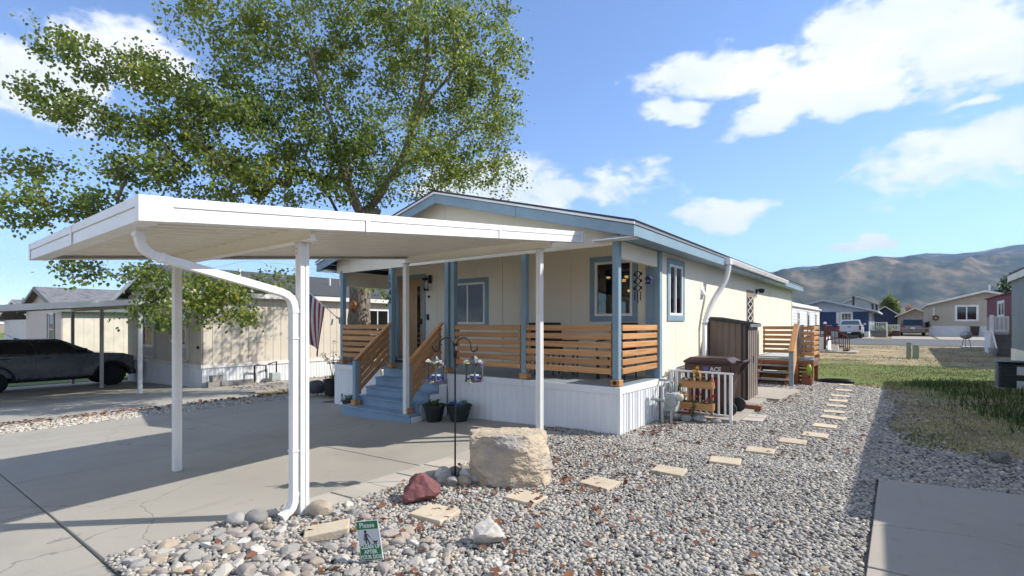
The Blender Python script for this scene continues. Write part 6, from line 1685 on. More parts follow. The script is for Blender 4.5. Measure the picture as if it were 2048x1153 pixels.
mb = MB(); mb.box(-18.45,-18.2,9.3,9.65,zz,zz+.32); ob('meter_body', mb, mg, gm2, bevel=.03)
# its carport, same make as the near one but dull
nc = thing('carport', "neighbour's grey-white carport over the dark pickup truck", 'carport', (-22,3,-.6))
dull = pmat('dull_metal', (.52,.51,.48), (.45,.44,.41), rough=.5, ns=1.5)
def nz_(y): return 1.95+.088*(y-2.3)
def nbox(x0, x1, y0, y1, a, b):
    mb = MB(); mb.hexa([(x0,y0,nz_(y0)+a),(x1,y0,nz_(y0)+a),(x1,y1,nz_(y1)+a),(x0,y1,nz_(y1)+a),(x0,y0,nz_(y0)+b),(x1,y0,nz_(y0)+b),(x1,y1,nz_(y1)+b),(x0,y1,nz_(y1)+b)]); return mb
ob('fascia', nbox(-18.38,-18.35,-2.2,6.75,0,.17), offw, nc); ob('fascia', nbox(-26.6,-26.57,-2.2,6.75,0,.17), dull, nc)
for k in range(9): ob('roof_pan', nbox(-26.56+k*.909,-26.56+(k+1)*.909-.01,-2.2,6.75,.06,.09), dull, nc)
for y in (5.35,1.2):
    mb = MB(); mb.box(-26.5,-18.45,y-.03,y+.03,nz_(y)-.10,nz_(y)+.055); ob('roof_beam', mb, dull, nc)
    for x in (-18.5,-22.45,-26.35):
        mb = MB(); mb.box(x-.05,x+.05,y-.05,y+.05,g(x,y)-.02,nz_(y)-.102); ob('carport_post', mb, offw if x > -20 else dull, nc, bevel=.006)
# grey-green roofed home further along
h2 = thing('mobile_home', 'pale home with green-edged grey shingle gable behind the pickup', 'house', (-36,12,-.9))
pinkish = pmat('pale_siding', (.60,.54,.50), (.56,.50,.46), rough=.75, ns=2); greentrim = pmat('green_trim', (.15,.20,.17), rough=.6, ns=3); greyshing = pmat('grey_shingles', (.13,.135,.145), (.20,.205,.215), rough=.95, ns=9, bump=.5, bs=20, c3=(.09,.09,.10), s3=3, t3=(.5,.7))
HX2a, HX2b, HY2 = -40.2, -32.0, 6.1
W3 = (-34.6,-33.6,.55,2.15)
siding(h2, 'F', HY2, HX2a, HX2b, -.1, 2.35, [W3], pinkish, 1.22); siding(h2, 'R', HX2b, HY2+.02, 22, -.1, 2.35, [], pmat('cream_pale',(.70,.64,.52),rough=.7,ns=2), .40, gap=.01)
mb = MB(); mb.prism([(HX2a,HY2-.012,2.355),(HX2b,HY2-.012,2.355),((HX2a+HX2b)/2,HY2-.012,3.45)], (0,.05,0)); ob('gable_panel', mb, pinkish, h2)
wd = window(h2, 'F', HY2, *W3, trim=.05, trimm=offw, split='h')
mb = MB(); mb.box(W3[0],W3[1],HY2+.1,HY2+.12,W3[2],W3[3]); ob('blind', mb, pmat('grey_blind',(.22,.24,.25),rough=.8), wd)
for a in (W3[0]-.32,W3[1]+.07): mb = MB(); wbox(mb, 'F', HY2, a, a+.25, .015, .05, .55, 2.15); ob('shutter', mb, greentrim, wd)
rf = plain_roof(h2, HX2a, HX2b, HY2-.35, 22.3, 2.36, 1.18, greyshing, greentrim, .3, .18)
mb = MB(); mb.box(HX2a,HX2b+.01,HY2-.02,HY2,-1,-.1); mb.box(HX2b,HX2b+.02,HY2,22,-1,-.1); ob('skirting_panel', mb, nsk, h2)
h3 = thing('mobile_home', 'white home with low dark roof at the far left edge', 'house', (-55,12,-.9))
siding(h3, 'F', 8.0, -62, -48, -.9, 1.95, [], pmat('white_siding',(.68,.68,.67),rough=.7,ns=2), .6, gap=.02); siding(h3, 'R', -48, 8.02, 24, -.9, 1.95, [], offw, .6, gap=.02)
plain_roof(h3, -62, -48, 7.5, 24, 1.98, 1.5, greyshing, offw, .4, .2)
mb = MB(); a_ = [Vector((-52+.5*math.cos(t),7.7,3.0+.55*math.sin(t))) for t in [k/10*math.pi for k in range(11)]]; mb.tube(a_, .03, 6); mb.tube([(-51.6,7.7,2.9),(-51.6,7.7,3.6)], .03, 6); ob('roof_antenna', mb, greymetal, label='thin curved antenna above the far left roof', cat='antenna')

# grey home on the right, whose shadow lies over the side yard
nr = thing('mobile_home', 'grey-blue home with white skirting at the right edge, air conditioner before it', 'house', (6,14,0))
greyside = pmat('grey_siding', (.20,.235,.26), (.175,.205,.23), rough=.7, ns=1.5)
siding(nr, 'L', 2.50, 7.9, 19.7, .96, 2.93, [], greyside, .40, gap=.012)
mb = MB(); mb.box(2.57,9.6,7.9,19.7,.3,2.92); ob('wall_core', mb, greyside, nr)
skirting(nr, 'L', 2.48, 7.9, 19.7, .95, pmat('pale_skirt',(.76,.75,.71),rough=.6,ns=2), .36)
plain_roof(nr, 2.50, 9.6, 7.4, 19.74, 2.97, 1.0, shingle, offw, .09, .2)
mb = MB(); wbox(mb, 'F', 7.9, 2.52, 9.6, 0, .01, .85, 3.0); mb.prism([(2.55,7.89,3.0),(9.5,7.89,3.0),(6.05,7.89,3.85)], (0,.03,0)); ob('front_wall', mb, greyside, nr)
nr2 = thing('carport', 'carport in front of the grey home, outside the frame', 'carport', (5,3,0))
mb = MB(); mb.prism([(2.54,-1.5,2.45),(8.5,-1.5,2.45),(8.5,7.2,2.75),(2.54,7.2,2.75)], (0,0,.14)); ob('roof_pan', mb, white, nr2)
for x, y in ((3.2,1.0),(8.2,1.0),(3.2,4.6),(8.2,4.6)): mb = MB(); mb.box(x-.04,x+.04,y-.04,y+.04,-.02,2.51+.03*y); ob('carport_post', mb, white, nr2)
# air conditioner
ac = thing('air_conditioner', 'dark grey louvred air conditioner unit beside the grey home', 'air conditioner', (2.19,17.2,.07)); acm = pmat('ac_grey',(.045,.052,.06),rough=.5,ns=3,metal=.2)
z0 = g(2.19,17.2)-.02; mb = MB(); mb.box(1.88,2.47,16.88,17.52,z0,z0+.04); ob('pad', mb, concrete2, ac)
mb = MB(); mb.box(1.93,2.42,16.93,17.47,z0+.04,z0+.62); ob('coil', mb, blackmetal, ac, bevel=.05)
for k in range(11):
    mb = MB(); z = z0+.06+k*.052; mb.hexa([(1.89,16.89,z),(2.46,16.89,z),(2.46,17.51,z),(1.89,17.51,z),(1.905,16.905,z+.034),(2.445,16.905,z+.034),(2.445,17.495,z+.034),(1.905,17.495,z+.034)]); ob('louvre', mb, acm, ac, bevel=.02)
mb = MB(); mb.box(1.88,2.47,16.88,17.52,z0+.635,z0+.675); ob('top', mb, acm, ac, bevel=.03)
for a, b in ((.36,.56),(.05,.22)): mb = MB(); mb.box(2.22,2.38,16.883,16.887,z0+a,z0+b); ob('label_plate', mb, pmat('plate',(.5,.55,.6),rough=.5), ac)
# utility pedestals
ug = pmat('utility_green', (.22,.28,.21), (.19,.245,.18), rough=.55, ns=4)
t = thing('utility_pedestal', 'taller slim green utility box in the back lawn', 'utility box', (.32,28.4,.14)); mb = MB(); mb.box(.24,.41,28.3,28.5,.10,.78); ob('cabinet', mb, ug, t, bevel=.012); mb = MB(); mb.box(.235,.415,28.29,28.51,.781,.81); ob('lid', mb, ug, t, bevel=.01)
t = thing('utility_pedestal', 'shorter round-topped green utility box in the back lawn', 'utility box', (.57,28.4,.14)); mb = MB(); mb.box(.455,.685,28.28,28.5,.10,.64); ob('cabinet', mb, ug, t, bevel=.012); mb = MB(); mb.hexa([(.45,28.27,.641),(.69,28.27,.641),(.69,28.51,.641),(.45,28.51,.641),(.49,28.3,.71),(.65,28.3,.71),(.65,28.48,.71),(.49,28.48,.71)]); ob('lid', mb, ug, t, bevel=.02)
mb = MB(); mb.lathe([(.03,0),(.028,.25),(.02,.28)], (.30,27.3,.1), 8)

# ------------------------------------------------------------------ homes at the back
# narrow white home with its maroon deck
wt = thing('mobile_home', 'small white lap-sided home behind the cream home', 'house', (-6,32,.15)); lapw = pmat('white_lap', (.68,.68,.67), (.62,.62,.61), rough=.6, ns=2)
WT = [(28.4,28.9,1.45,2.2),(34.9,35.4,1.45,2.2)]; DT = (31.6,32.4,.75,2.3)
nlap = 12
mb = MB()
for q in cut(26.5,37.0,.62,2.45,WT+[DT]): wbox(mb, 'R', -4.02, q[0], q[1], -.06, 0, q[2], q[3])
ob('wall_core', mb, lapw, wt)
for i in range(nlap):
    z0_ = .62+i*1.83/nlap; z1_ = z0_+1.83/nlap
    for q in cut(26.5,37.0,z0_,z1_-.004,WT+[DT]):
        mb = MB(); mb.prism([(-4.018,q[0],q[2]),(-3.985,q[0],q[2]),(-4.005,q[0],q[3]),(-4.018,q[0],q[3])], (0,q[1]-q[0],0)); ob('lap_board', mb, lapw, wt)
for q in WT: window(wt, 'R', -4.0, *q, trim=.06, trimm=offw, split='h', glassm=darkglass)
mb = MB(); wbox(mb, 'R', -4.0, DT[0], DT[1], 0, .03, DT[2], DT[3]); d = ob('door', mb, pmat('grey_door',(.4,.42,.42),rough=.6), wt); mb = MB(); wbox(mb, 'R', -4.0, DT[0]+.2, DT[1]-.2, .031, .036, 1.3, 2.1); ob('door_light', mb, darkglass, d)
mb = MB(); mb.box(-8,-3.9,26.3,37.2,2.45,2.53); mb.box(-8,-4.05,26.4,37.1,2.53,2.66); ob('roof', mb, offw, wt, bevel=.01)
mb = MB(); mb.box(-7.9,-4.05,26.5,37.0,.1,.62); ob('skirting_panel', mb, nsk, wt)
maroon = pmat('maroon_paint', (.075,.018,.018), rough=.5, ns=4)
md = thing('entry_deck', 'maroon railed entry deck with white skirting on the small white home', 'deck', (-3.5,33,.2))
mb = MB(); mb.box(-3.98,-3.1,31.2,34.0,.15,.95); ob('deck_box', mb, nsk, md); mb = MB(); mb.box(-3.98,-3.06,31.16,34.04,.951,.99); ob('deck_top', mb, maroon, md)
board('top_rail', (-3.95,31.2,1.5), (-3.1,31.2,1.5), .06, .05, maroon, md); board('top_rail', (-3.1,31.2,1.52), (-3.1,34.0,1.52), .06, .05, maroon, md); board('bottom_rail', (-3.95,31.2,1.05), (-3.1,31.2,1.05), .05, .05, maroon, md)
for i in range(6): x = -3.92+i*.15; board('baluster', (x,31.2,1.07), (x,31.2,1.47), .035, .035, maroon, md, side=(1,0,0))
for i in range(16): y = 31.35+i*.17; board('baluster', (-3.1,y,.99), (-3.1,y,1.49), .035, .035, maroon, md, side=(0,1,0))
board('corner_post', (-3.12,31.18,.3), (-3.12,31.18,1.62), .1, .1, maroon, md, side=(1,0,0)); mb = MB(); mb.lathe([(.06,0),(.08,.03),(.07,.08),(.02,.11)], (-3.12,31.18,1.62), 10); ob('post_cap', mb, offw, md)
for k in range(4):
    mb = MB(); mb.box(-3.05+k*.24,-2.80+k*.24,31.3,32.5,.78-k*.18,.82-k*.18); ob('tread', mb, maroon, md)
for y in (31.3,32.5):
    board('stair_rail', (-3.05,y,1.52), (-2.1,y,.92), .06, .05, maroon, md)
    for k in range(6): x = -2.98+k*.17; board('baluster', (x,y,.78-(x+3.05)*.72), (x,y,1.47-(x+3.05)*.63), .035, .035, maroon, md, side=(1,0,0))
mb = MB(); mb.box(-3.2,-1.7,30.6,33.2,.12,.20); ob('landing', mb, concrete2, md)
t = thing('bucket', 'white bucket beside the maroon steps', 'bucket', (-2.62,30.9,.2)); mb = MB(); mb.lathe([(.12,.2),(.15,.5),(.155,.5),(.14,.48)], (-2.62,30.9,0), 14); ob('bucket_body', mb, nsk, t); mb = MB(); mb.tube([(-2.62+.155*math.cos(a),30.9,.48+.12*math.sin(a)) for a in [k/8*math.pi for k in range(9)]], .006, 5); ob('handle', mb, greymetal, t)
# blue house
bl = thing('blue_house', 'navy blue house with pale gable across the back road', 'house', (-6,63,.35)); navy = pmat('navy_siding', (.022,.045,.12), (.018,.037,.10), rough=.7, ns=2); paleg = pmat('pale_gable', (.42,.47,.52), rough=.7, ns=2)
WB = (-4.45,-3.65,1.75,2.65)
siding(bl, 'F', 58, -9.5, -2.3, .9, 2.78, [WB], navy, .6, gap=.015); siding(bl, 'R', -2.3, 58.02, 72, .9, 2.78, [], pmat('slate_siding',(.20,.25,.33),rough=.7,ns=2), .6, gap=.015)
w = window(bl, 'F', 58, *WB, trim=.12, trimm=offw, split=None, glassm=darkglass)
for k in (1,2): mb = MB(); x = WB[0]+k*(WB[1]-WB[0])/3; wbox(mb, 'F', 58, x-.015, x+.015, -.005, .02, WB[2]+.05, WB[3]-.05); ob('muntin', mb, offw, w)
mb = MB(); wbox(mb, 'F', 58, WB[0]+.05, WB[1]-.05, -.004, .018, 2.18, 2.21); ob('muntin', mb, offw, w)
for a in (WB[0]-.42,): mb = MB(); wbox(mb, 'F', 58, a, a+.28, .015, .05, WB[2]-.1, WB[3]+.1); ob('shutter', mb, offw, w)
mb = MB(); mb.prism([(-9.5,57.98,2.79),(-2.3,57.98,2.79),(-5.9,57.98,3.95)], (0,.05,0)); ob('gable_panel', mb, paleg, bl)
rfm = pmat('pale_roof', (.34,.36,.39), (.28,.30,.33), rough=.8, ns=4)
rf = plain_roof(bl, -9.5, -2.3, 57.4, 72.4, 2.80, 1.18, rfm, paleg, .75, .16)
for x, y, h in ((-3.6,60,.75),(-2.2,64,.5),(-1.9,65,.5)):
    z = 2.85+1.18*(1-abs(x+5.9)/4.35); mb = MB(); mb.tube([(x,y,z-.1),(x,y,z+h)], .09, 8); mb.lathe([(.14,0),(.16,.1),(.05,.2)], (x,y,z+h), 8); ob('flue', mb, blackmetal, rf)
mb = MB(); wbox(mb, 'F', 58, -9.5, -2.3, 0, .02, .3, .9); wbox(mb, 'R', -2.3, 58, 72, 0, .02, .3, .9); ob('skirting_panel', mb, nsk, bl)
for y in (60.5,63.5,66.5): w = window(bl, 'R', -2.3, y, y+1.0, 1.7, 2.6, trim=.1, trimm=offw, split='h', glassm=darkglass)
# its porch rail, bench and shrubs
t = thing('porch_steps', 'white railed steps at the side of the navy house', 'steps', (-1.5,61.5,.35))
for k in range(3): mb = MB(); mb.box(-2.2,-1.0,60.2+k*.3,60.5+k*.3,.33,.55+k*.2); ob('step', mb, pmat('step_grey',(.18,.17,.16),rough=.8), t)
board('top_rail', (-2.15,60.9,1.75), (-.95,60.9,1.75), .07, .06, offw, t); board('newel', (-.95,60.3,.35), (-.95,60.3,1.72), .12, .12, offw, t, side=(1,0,0))
for k in range(8): x = -2.1+k*.15; board('baluster', (x,60.9,.95), (x,60.9,1.72), .05, .04, offw, t, side=(1,0,0))
bk = thing('lattice_fence', 'low white slatted fence between the navy house and the van', 'fence', (-.55,62.5,.38))
board('top_rail', (-1.1,62.5,1.5), (.02,62.5,1.5), .08, .05, offw, bk); board('bottom_rail', (-1.1,62.5,1.0), (.02,62.5,1.0), .08, .05, offw, bk); mb = MB(); mb.box(-1.1,.02,62.45,62.55,.38,.92); ob('base_board', mb, maroon, bk)
for k in range(9): x = -1.06+k*.13; board('slat', (x,62.5,1.0), (x,62.5,1.48), .06, .03, offw, bk, side=(1,0,0))
# beige house
bg_ = thing('beige_house', 'beige house with wide white-framed window across the back road', 'house', (6,72,.45)); bgs = pmat('taupe_siding', (.42,.37,.30), (.39,.34,.275), rough=.75, ns=2)
WBg = (4.40,5.98,1.95,3.38)
siding(bg_, 'F', 66, 2.36, 10.6, 1.38, 3.6, [WBg], bgs, .5, gap=.014); siding(bg_, 'L', 2.36, 66.02, 80, 1.38, 3.6, [], bgs, .5, gap=.014)
mb = MB(); mb.prism([(2.36,65.985,3.605),(10.6,65.985,3.605),(6.48,65.985,4.70)], (0,.05,0)); ob('gable_panel', mb, bgs, bg_)
window(bg_, 'F', 66, *WBg, trim=.09, trimm=offw, split='v', glassm=darkglass, fr=.09)
plain_roof(bg_, 2.36, 10.6, 65.5, 80.5, 3.62, 1.2, pmat('brown_roof',(.20,.17,.145),rough=.9,ns=5), offw, .2, .2)
mb = MB(); wbox(mb, 'F', 66, 2.36, 10.6, .016, .05, .4, 1.36); sk_ = ob('skirting_panel', mb, nsk, bg_)
for k in range(20): mb = MB(); x = 2.5+k*.41; wbox(mb, 'F', 66, x, x+.03, .051, .058, .42, 1.30); ob('skirt_rib', mb, nsk, sk_)
mb = MB(); wbox(mb, 'F', 66, 2.34, 10.6, .05, .09, 1.33, 1.42); ob('skirt_trim', mb, offw, bg_)
mb = MB(); mb.tube([(6.9,67,4.5),(6.9,67,5.4)], .08, 8); ob('flue', mb, offw, bg_)
mb = MB(); mb.tube([(2.88+.2*math.cos(a),65.93,2.22+.2*math.sin(a)) for a in [k/16*6.283 for k in range(17)]], [.07+.02*math.sin(k*2.3) for k in range(17)], 7); wr = ob('wreath', mb, pmat('wreath_brown',(.10,.055,.02),(.22,.11,.03),rough=.95,ns=12), label="brown autumn wreath on the beige house's front wall", cat='wreath')
mb = MB()
for k, x in enumerate('1542'): mb.box(2.66,2.80,65.97,65.985,3.12-k*.2,3.26-k*.2)
ob('number_plate', mb, offw, bg_)
t = thing('wheeled_bin', 'dark brown wheeled bin in front of the beige house', 'refuse bin', (5.75,65.3,.45))
mb = MB(); mb.hexa([(5.47,65.1,.48),(5.97,65.1,.48),(5.97,65.6,.48),(5.47,65.6,.48),(5.40,65.0,1.32),(6.04,65.0,1.32),(6.04,65.7,1.32),(5.40,65.7,1.32)]); ob('bin_body', mb, binm, t, bevel=.03); mb = MB(); mb.box(5.37,6.07,64.96,65.74,1.321,1.40); ob('lid', mb, binm, t, bevel=.03)
# red home with white railed steps
rh = thing('red_home', 'dark red home with small white-framed window behind the grey one', 'house', (7,34,.2)); reds = pmat('red_siding', (.13,.020,.022), (.11,.017,.019), rough=.7, ns=2)
WRh = (34.9,36.9,2.05,2.72)
siding(rh, 'L', 4.15, 26.0, 41.2, .95, 3.06, [WRh], reds, .45, gap=.014)
mb = MB(); mb.box(4.22,10,26,41.2,.3,3.05); ob('wall_core', mb, reds, rh); mb = MB(); mb.box(4.05,10.2,25.8,41.4,3.062,3.13); ob('roof', mb, pmat('red_roof',(.15,.03,.03),rough=.8), rh)
window(rh, 'L', 4.15, *WRh, trim=.1, trimm=offw, split='v', glassm=darkglass)
mb = MB(); wbox(mb, 'L', 4.15, 26, 41.2, 0, .03, .15, .94); ob('skirting_panel', mb, nsk, rh)
mb = MB(); mb.box(4.08,4.13,33.0,40.6,1.0,2.0); ob('privacy_screen', mb, pmat('screen_grey',(.30,.27,.25),rough=.9), rh)
stp = thing('porch_steps', 'grey wooden steps with white railing at the dark red home', 'steps', (3.9,33,.17)); stg = pmat('step_wood_grey', (.13,.125,.13), rough=.7, ns=4)
for k in range(5):
    z = .32+k*.2; y = 31.6+k*.3; mb = MB(); mb.box(3.50,4.6,y,y+.32,z-.045,z); ob('tread', mb, pmat('tread_pale',(.30,.30,.31),rough=.7) if k == -1 else stg, stp); mb = MB(); mb.box(3.52,4.6,y+.02,y+.04,z-.2,z-.046); ob('riser', mb, stg, stp)
mb = MB(); mb.box(3.5,4.12,33.1,36.2,1.2,1.27); ob('deck_top', mb, nsk, stp); mb = MB(); mb.box(3.55,4.12,33.15,36.2,.15,1.199); ob('deck_box', mb, nsk, stp)
board('newel', (3.5,33.1,.2), (3.5,33.1,2.05), .14, .14, vinyl, stp, side=(1,0,0)); board('top_rail', (3.5,33.1,1.95), (4.6,33.1,1.95), .06, .06, vinyl, stp); board('bottom_rail', (3.5,33.1,1.33), (4.6,33.1,1.33), .05, .05, vinyl, stp)
for k in range(7): x = 3.62+k*.15; board('baluster', (x,33.1,1.34), (x,33.1,1.93), .04, .04, vinyl, stp, side=(1,0,0))
board('stair_rail', (3.5,33.0,1.3), (3.5,31.5,.42), .10, .05, vinyl, stp)
t = thing('bucket', 'dark grey bucket beside the red home steps', 'bucket', (3.35,31.3,.17)); mb = MB(); mb.lathe([(.13,.17),(.17,.52),(.175,.53),(.15,.5)], (3.35,31.3,0), 14); ob('bucket_body', mb, greymetal, t); mb = MB(); mb.tube([(3.35+.17*math.cos(a),31.3,.5+.1*math.sin(a)) for a in [k/8*math.pi for k in range(9)]], .006, 5); ob('handle', mb, greymetal, t)
gr = thing('barbecue', 'small dark barbecue on legs beside the red home', 'barbecue', (3.0,38.5,.2)); mb = MB(); mb.lathe([(.05,.75),(.24,.85),(.27,1.0),(.24,1.14),(.05,1.22)], (3.0,38.5,0), 14); ob('kettle', mb, greymetal, gr, sm=True)
for a in (.3,2.4,4.5): mb = MB(); mb.tube([(3.0+.12*math.cos(a),38.5+.12*math.sin(a),.82),(3.0+.25*math.cos(a),38.5+.25*math.sin(a),.2)], .018, 5); ob('leg', mb, greymetal, gr)
# distant roofs between the navy house and the van
def far_house(x0, x1, y0, y1, ze, rise, wm, rm, lab, ax='F', wins=()):
    t = thing('far_house', lab, 'house', ((x0+x1)/2,y0,.42)); mb = MB(); mb.box(x0,x1,y0,y1,.3,ze); ob('wall', mb, wm, t)
    mb = MB(); xm = (x0+x1)/2; mb.prism([(x0,y0-.01,ze),(x1,y0-.01,ze),(xm,y0-.01,ze+rise*.95)], (0,.1,0)); ob('gable_panel', mb, wm, t); plain_roof(t, x0, x1, y0-.4, y1+.4, ze, rise, rm, offw, .3, .15)
    for q in wins: window(t, 'F', y0, *q, trim=.1, trimm=offw, split='v', glassm=darkglass)
    return t
tanh = pmat('tan_shed', (.34,.29,.23), rough=.8, ns=2); darkb = pmat('dark_blue_wall', (.03,.045,.08), rough=.8); slate = pmat('slate_grey_wall', (.34,.37,.40), rough=.8, ns=1)
far_house(-.2, 3.4, 84, 92, 2.6, 1.1, tanh, pmat('tan_roof',(.26,.22,.18),rough=.9), 'tan gabled shed behind the silver van', wins=[(.7,2.5,1.0,2.1)])
far_house(-3.6, .2, 92, 100, 2.6, 1.6, darkb, shingle, 'dark blue outbuilding left of the tan gabled shed')
far_house(-12, -2, 130, 142, 5.0, 2.4, slate, rfm, 'pale two-storey house far behind the navy house', wins=[(-9,-7.6,3.4,4.6),(-6,-4.6,3.4,4.6)])
far_house(5, 15, 120, 132, 4.2, 2.2, tanh, rfm, 'low roof just visible behind the beige house')
for k, (x0, x1, y0, z) in enumerate(((-130,-105,60,2.2),(-95,-75,70,2.4))):
    far_house(x0, x1, y0, y0+14, z, 1.4, slate, greyshing, ['distant grey home at the far left','distant home left of the green-edged gable'][k])
# small trees at the back
def small_tree(name, lab, x, y, h, w, n, leafm, seed, ls=.12, z0=None):
    z = g(x,y); cl = [((x,y,z+h*.62),(w,w,h*.36),1)]
    return grow_tree(name, lab, 'tree', [[(x,y,z),(x,y,z+h*.3),(x+.05,y,z+h*.75)]], cl, n, seed, ls, 26, leafm, bark, .16, spread=.25, tip_r=.006)
lm2 = leaf_material('bright_leaf', [(0,(.05,.09,.015)),(.6,(.12,.17,.03)),(1,(.28,.28,.05))]); lm3 = leaf_material('dark_leaf', [(0,(.018,.04,.014)),(.6,(.04,.075,.022)),(1,(.08,.12,.03))]); lm4 = leaf_material('rust_leaf', [(0,(.20,.07,.02)),(1,(.35,.16,.04))])
small_tree('poplar_tree', 'narrow bright green poplar behind the navy house', -1.3, 105, 6.2, 1.25, 160, lm2, 3, .2)
small_tree('evergreen_tree', 'dark green tree crown behind the beige and red homes', 12.2, 80, 7.6, 3.4, 330, lm3, 4, .22)
small_tree('shrub_tree', 'small yellow-green tree behind the tan shed', 4.0, 112, 4.4, 1.4, 90, lm2, 6, .2)
small_tree('shrub_tree', 'small rusty orange tree between the far roofs', 2.0, 140, 5.2, 1.2, 60, lm4, 7, .22)
small_tree('far_tree', 'thin pale tree on the horizon at the far left', -100, 22, 5.8, 1.6, 60, lm2, 8, .22)
mb = MB()
for k in range(26): leaves(mb, (-1.6+random.uniform(-.6,.9),61.4+random.uniform(-.3,.3),.5+random.uniform(0,.7)), .3, 30, k+.5, .22, .06, .3)
ob('bush', mb, leafy, label='yellow-green bush by the navy house steps', cat='bush')

# ------------------------------------------------------------------ vehicles
def arch(cx_, r_, z0, n=10): return [(cx_+r_*math.cos(t), z0+r_*math.sin(t)) for t in [math.pi-k/n*math.pi for k in range(n+1)]]
tyre_m = pmat('tyre', (.012,.012,.013), rough=.8, ns=8); rim_m = pmat('dark_rim', (.03,.03,.033), rough=.35, metal=.6); chrome = pmat('chrome', (.55,.56,.58), rough=.15, metal=1)
def wheel(parent, x, y, z, r_, w, rm, out):
    """tyre with rim and spokes; out = -1 right side, +1 left side"""
    mb = MB(); mb.lathe([(r_*.62,-w/2),(r_*.9,-w/2),(r_,-w*.36),(r_,w*.36),(r_*.9,w/2),(r_*.62,w/2)], (x,y,z), 28, axis='y'); wh = ob('wheel', mb, tyre_m, parent, auto=40)
    mb = MB(); yo = y+out*(w/2-.035); a, b = sorted((0, -out*.03)); mb.lathe([(r_*.60,a),(r_*.60,b)] if True else [], (x,yo,z), 24, axis='y'); ob('rim', mb, rm, wh, auto=40)
    for k in range(6):
        t = k*math.pi/3+.3; mb = MB(); c_, s_ = math.cos(t), math.sin(t)
        ya, yb_ = sorted((yo+out*.004, yo+out*.028)); P = []
        for rr, ww in ((r_*.10,.035),(r_*.58,.028)):
            for sg_ in (-1,1): P.append((rr*c_-sg_*ww*s_, rr*s_+sg_*ww*c_))
        P = [P[0],P[2],P[3],P[1]]
        mb.prism([(x+u,ya,z+v) for u, v in P], (0,yb_-ya,0)); ob('spoke', mb, greymetal, wh)
    mb = MB(); mb.lathe([(.05,0),(.045,.02)], (x,yo+(.028 if out>0 else -.048),z), 12, axis='y'); ob('hub', mb, rm, wh)
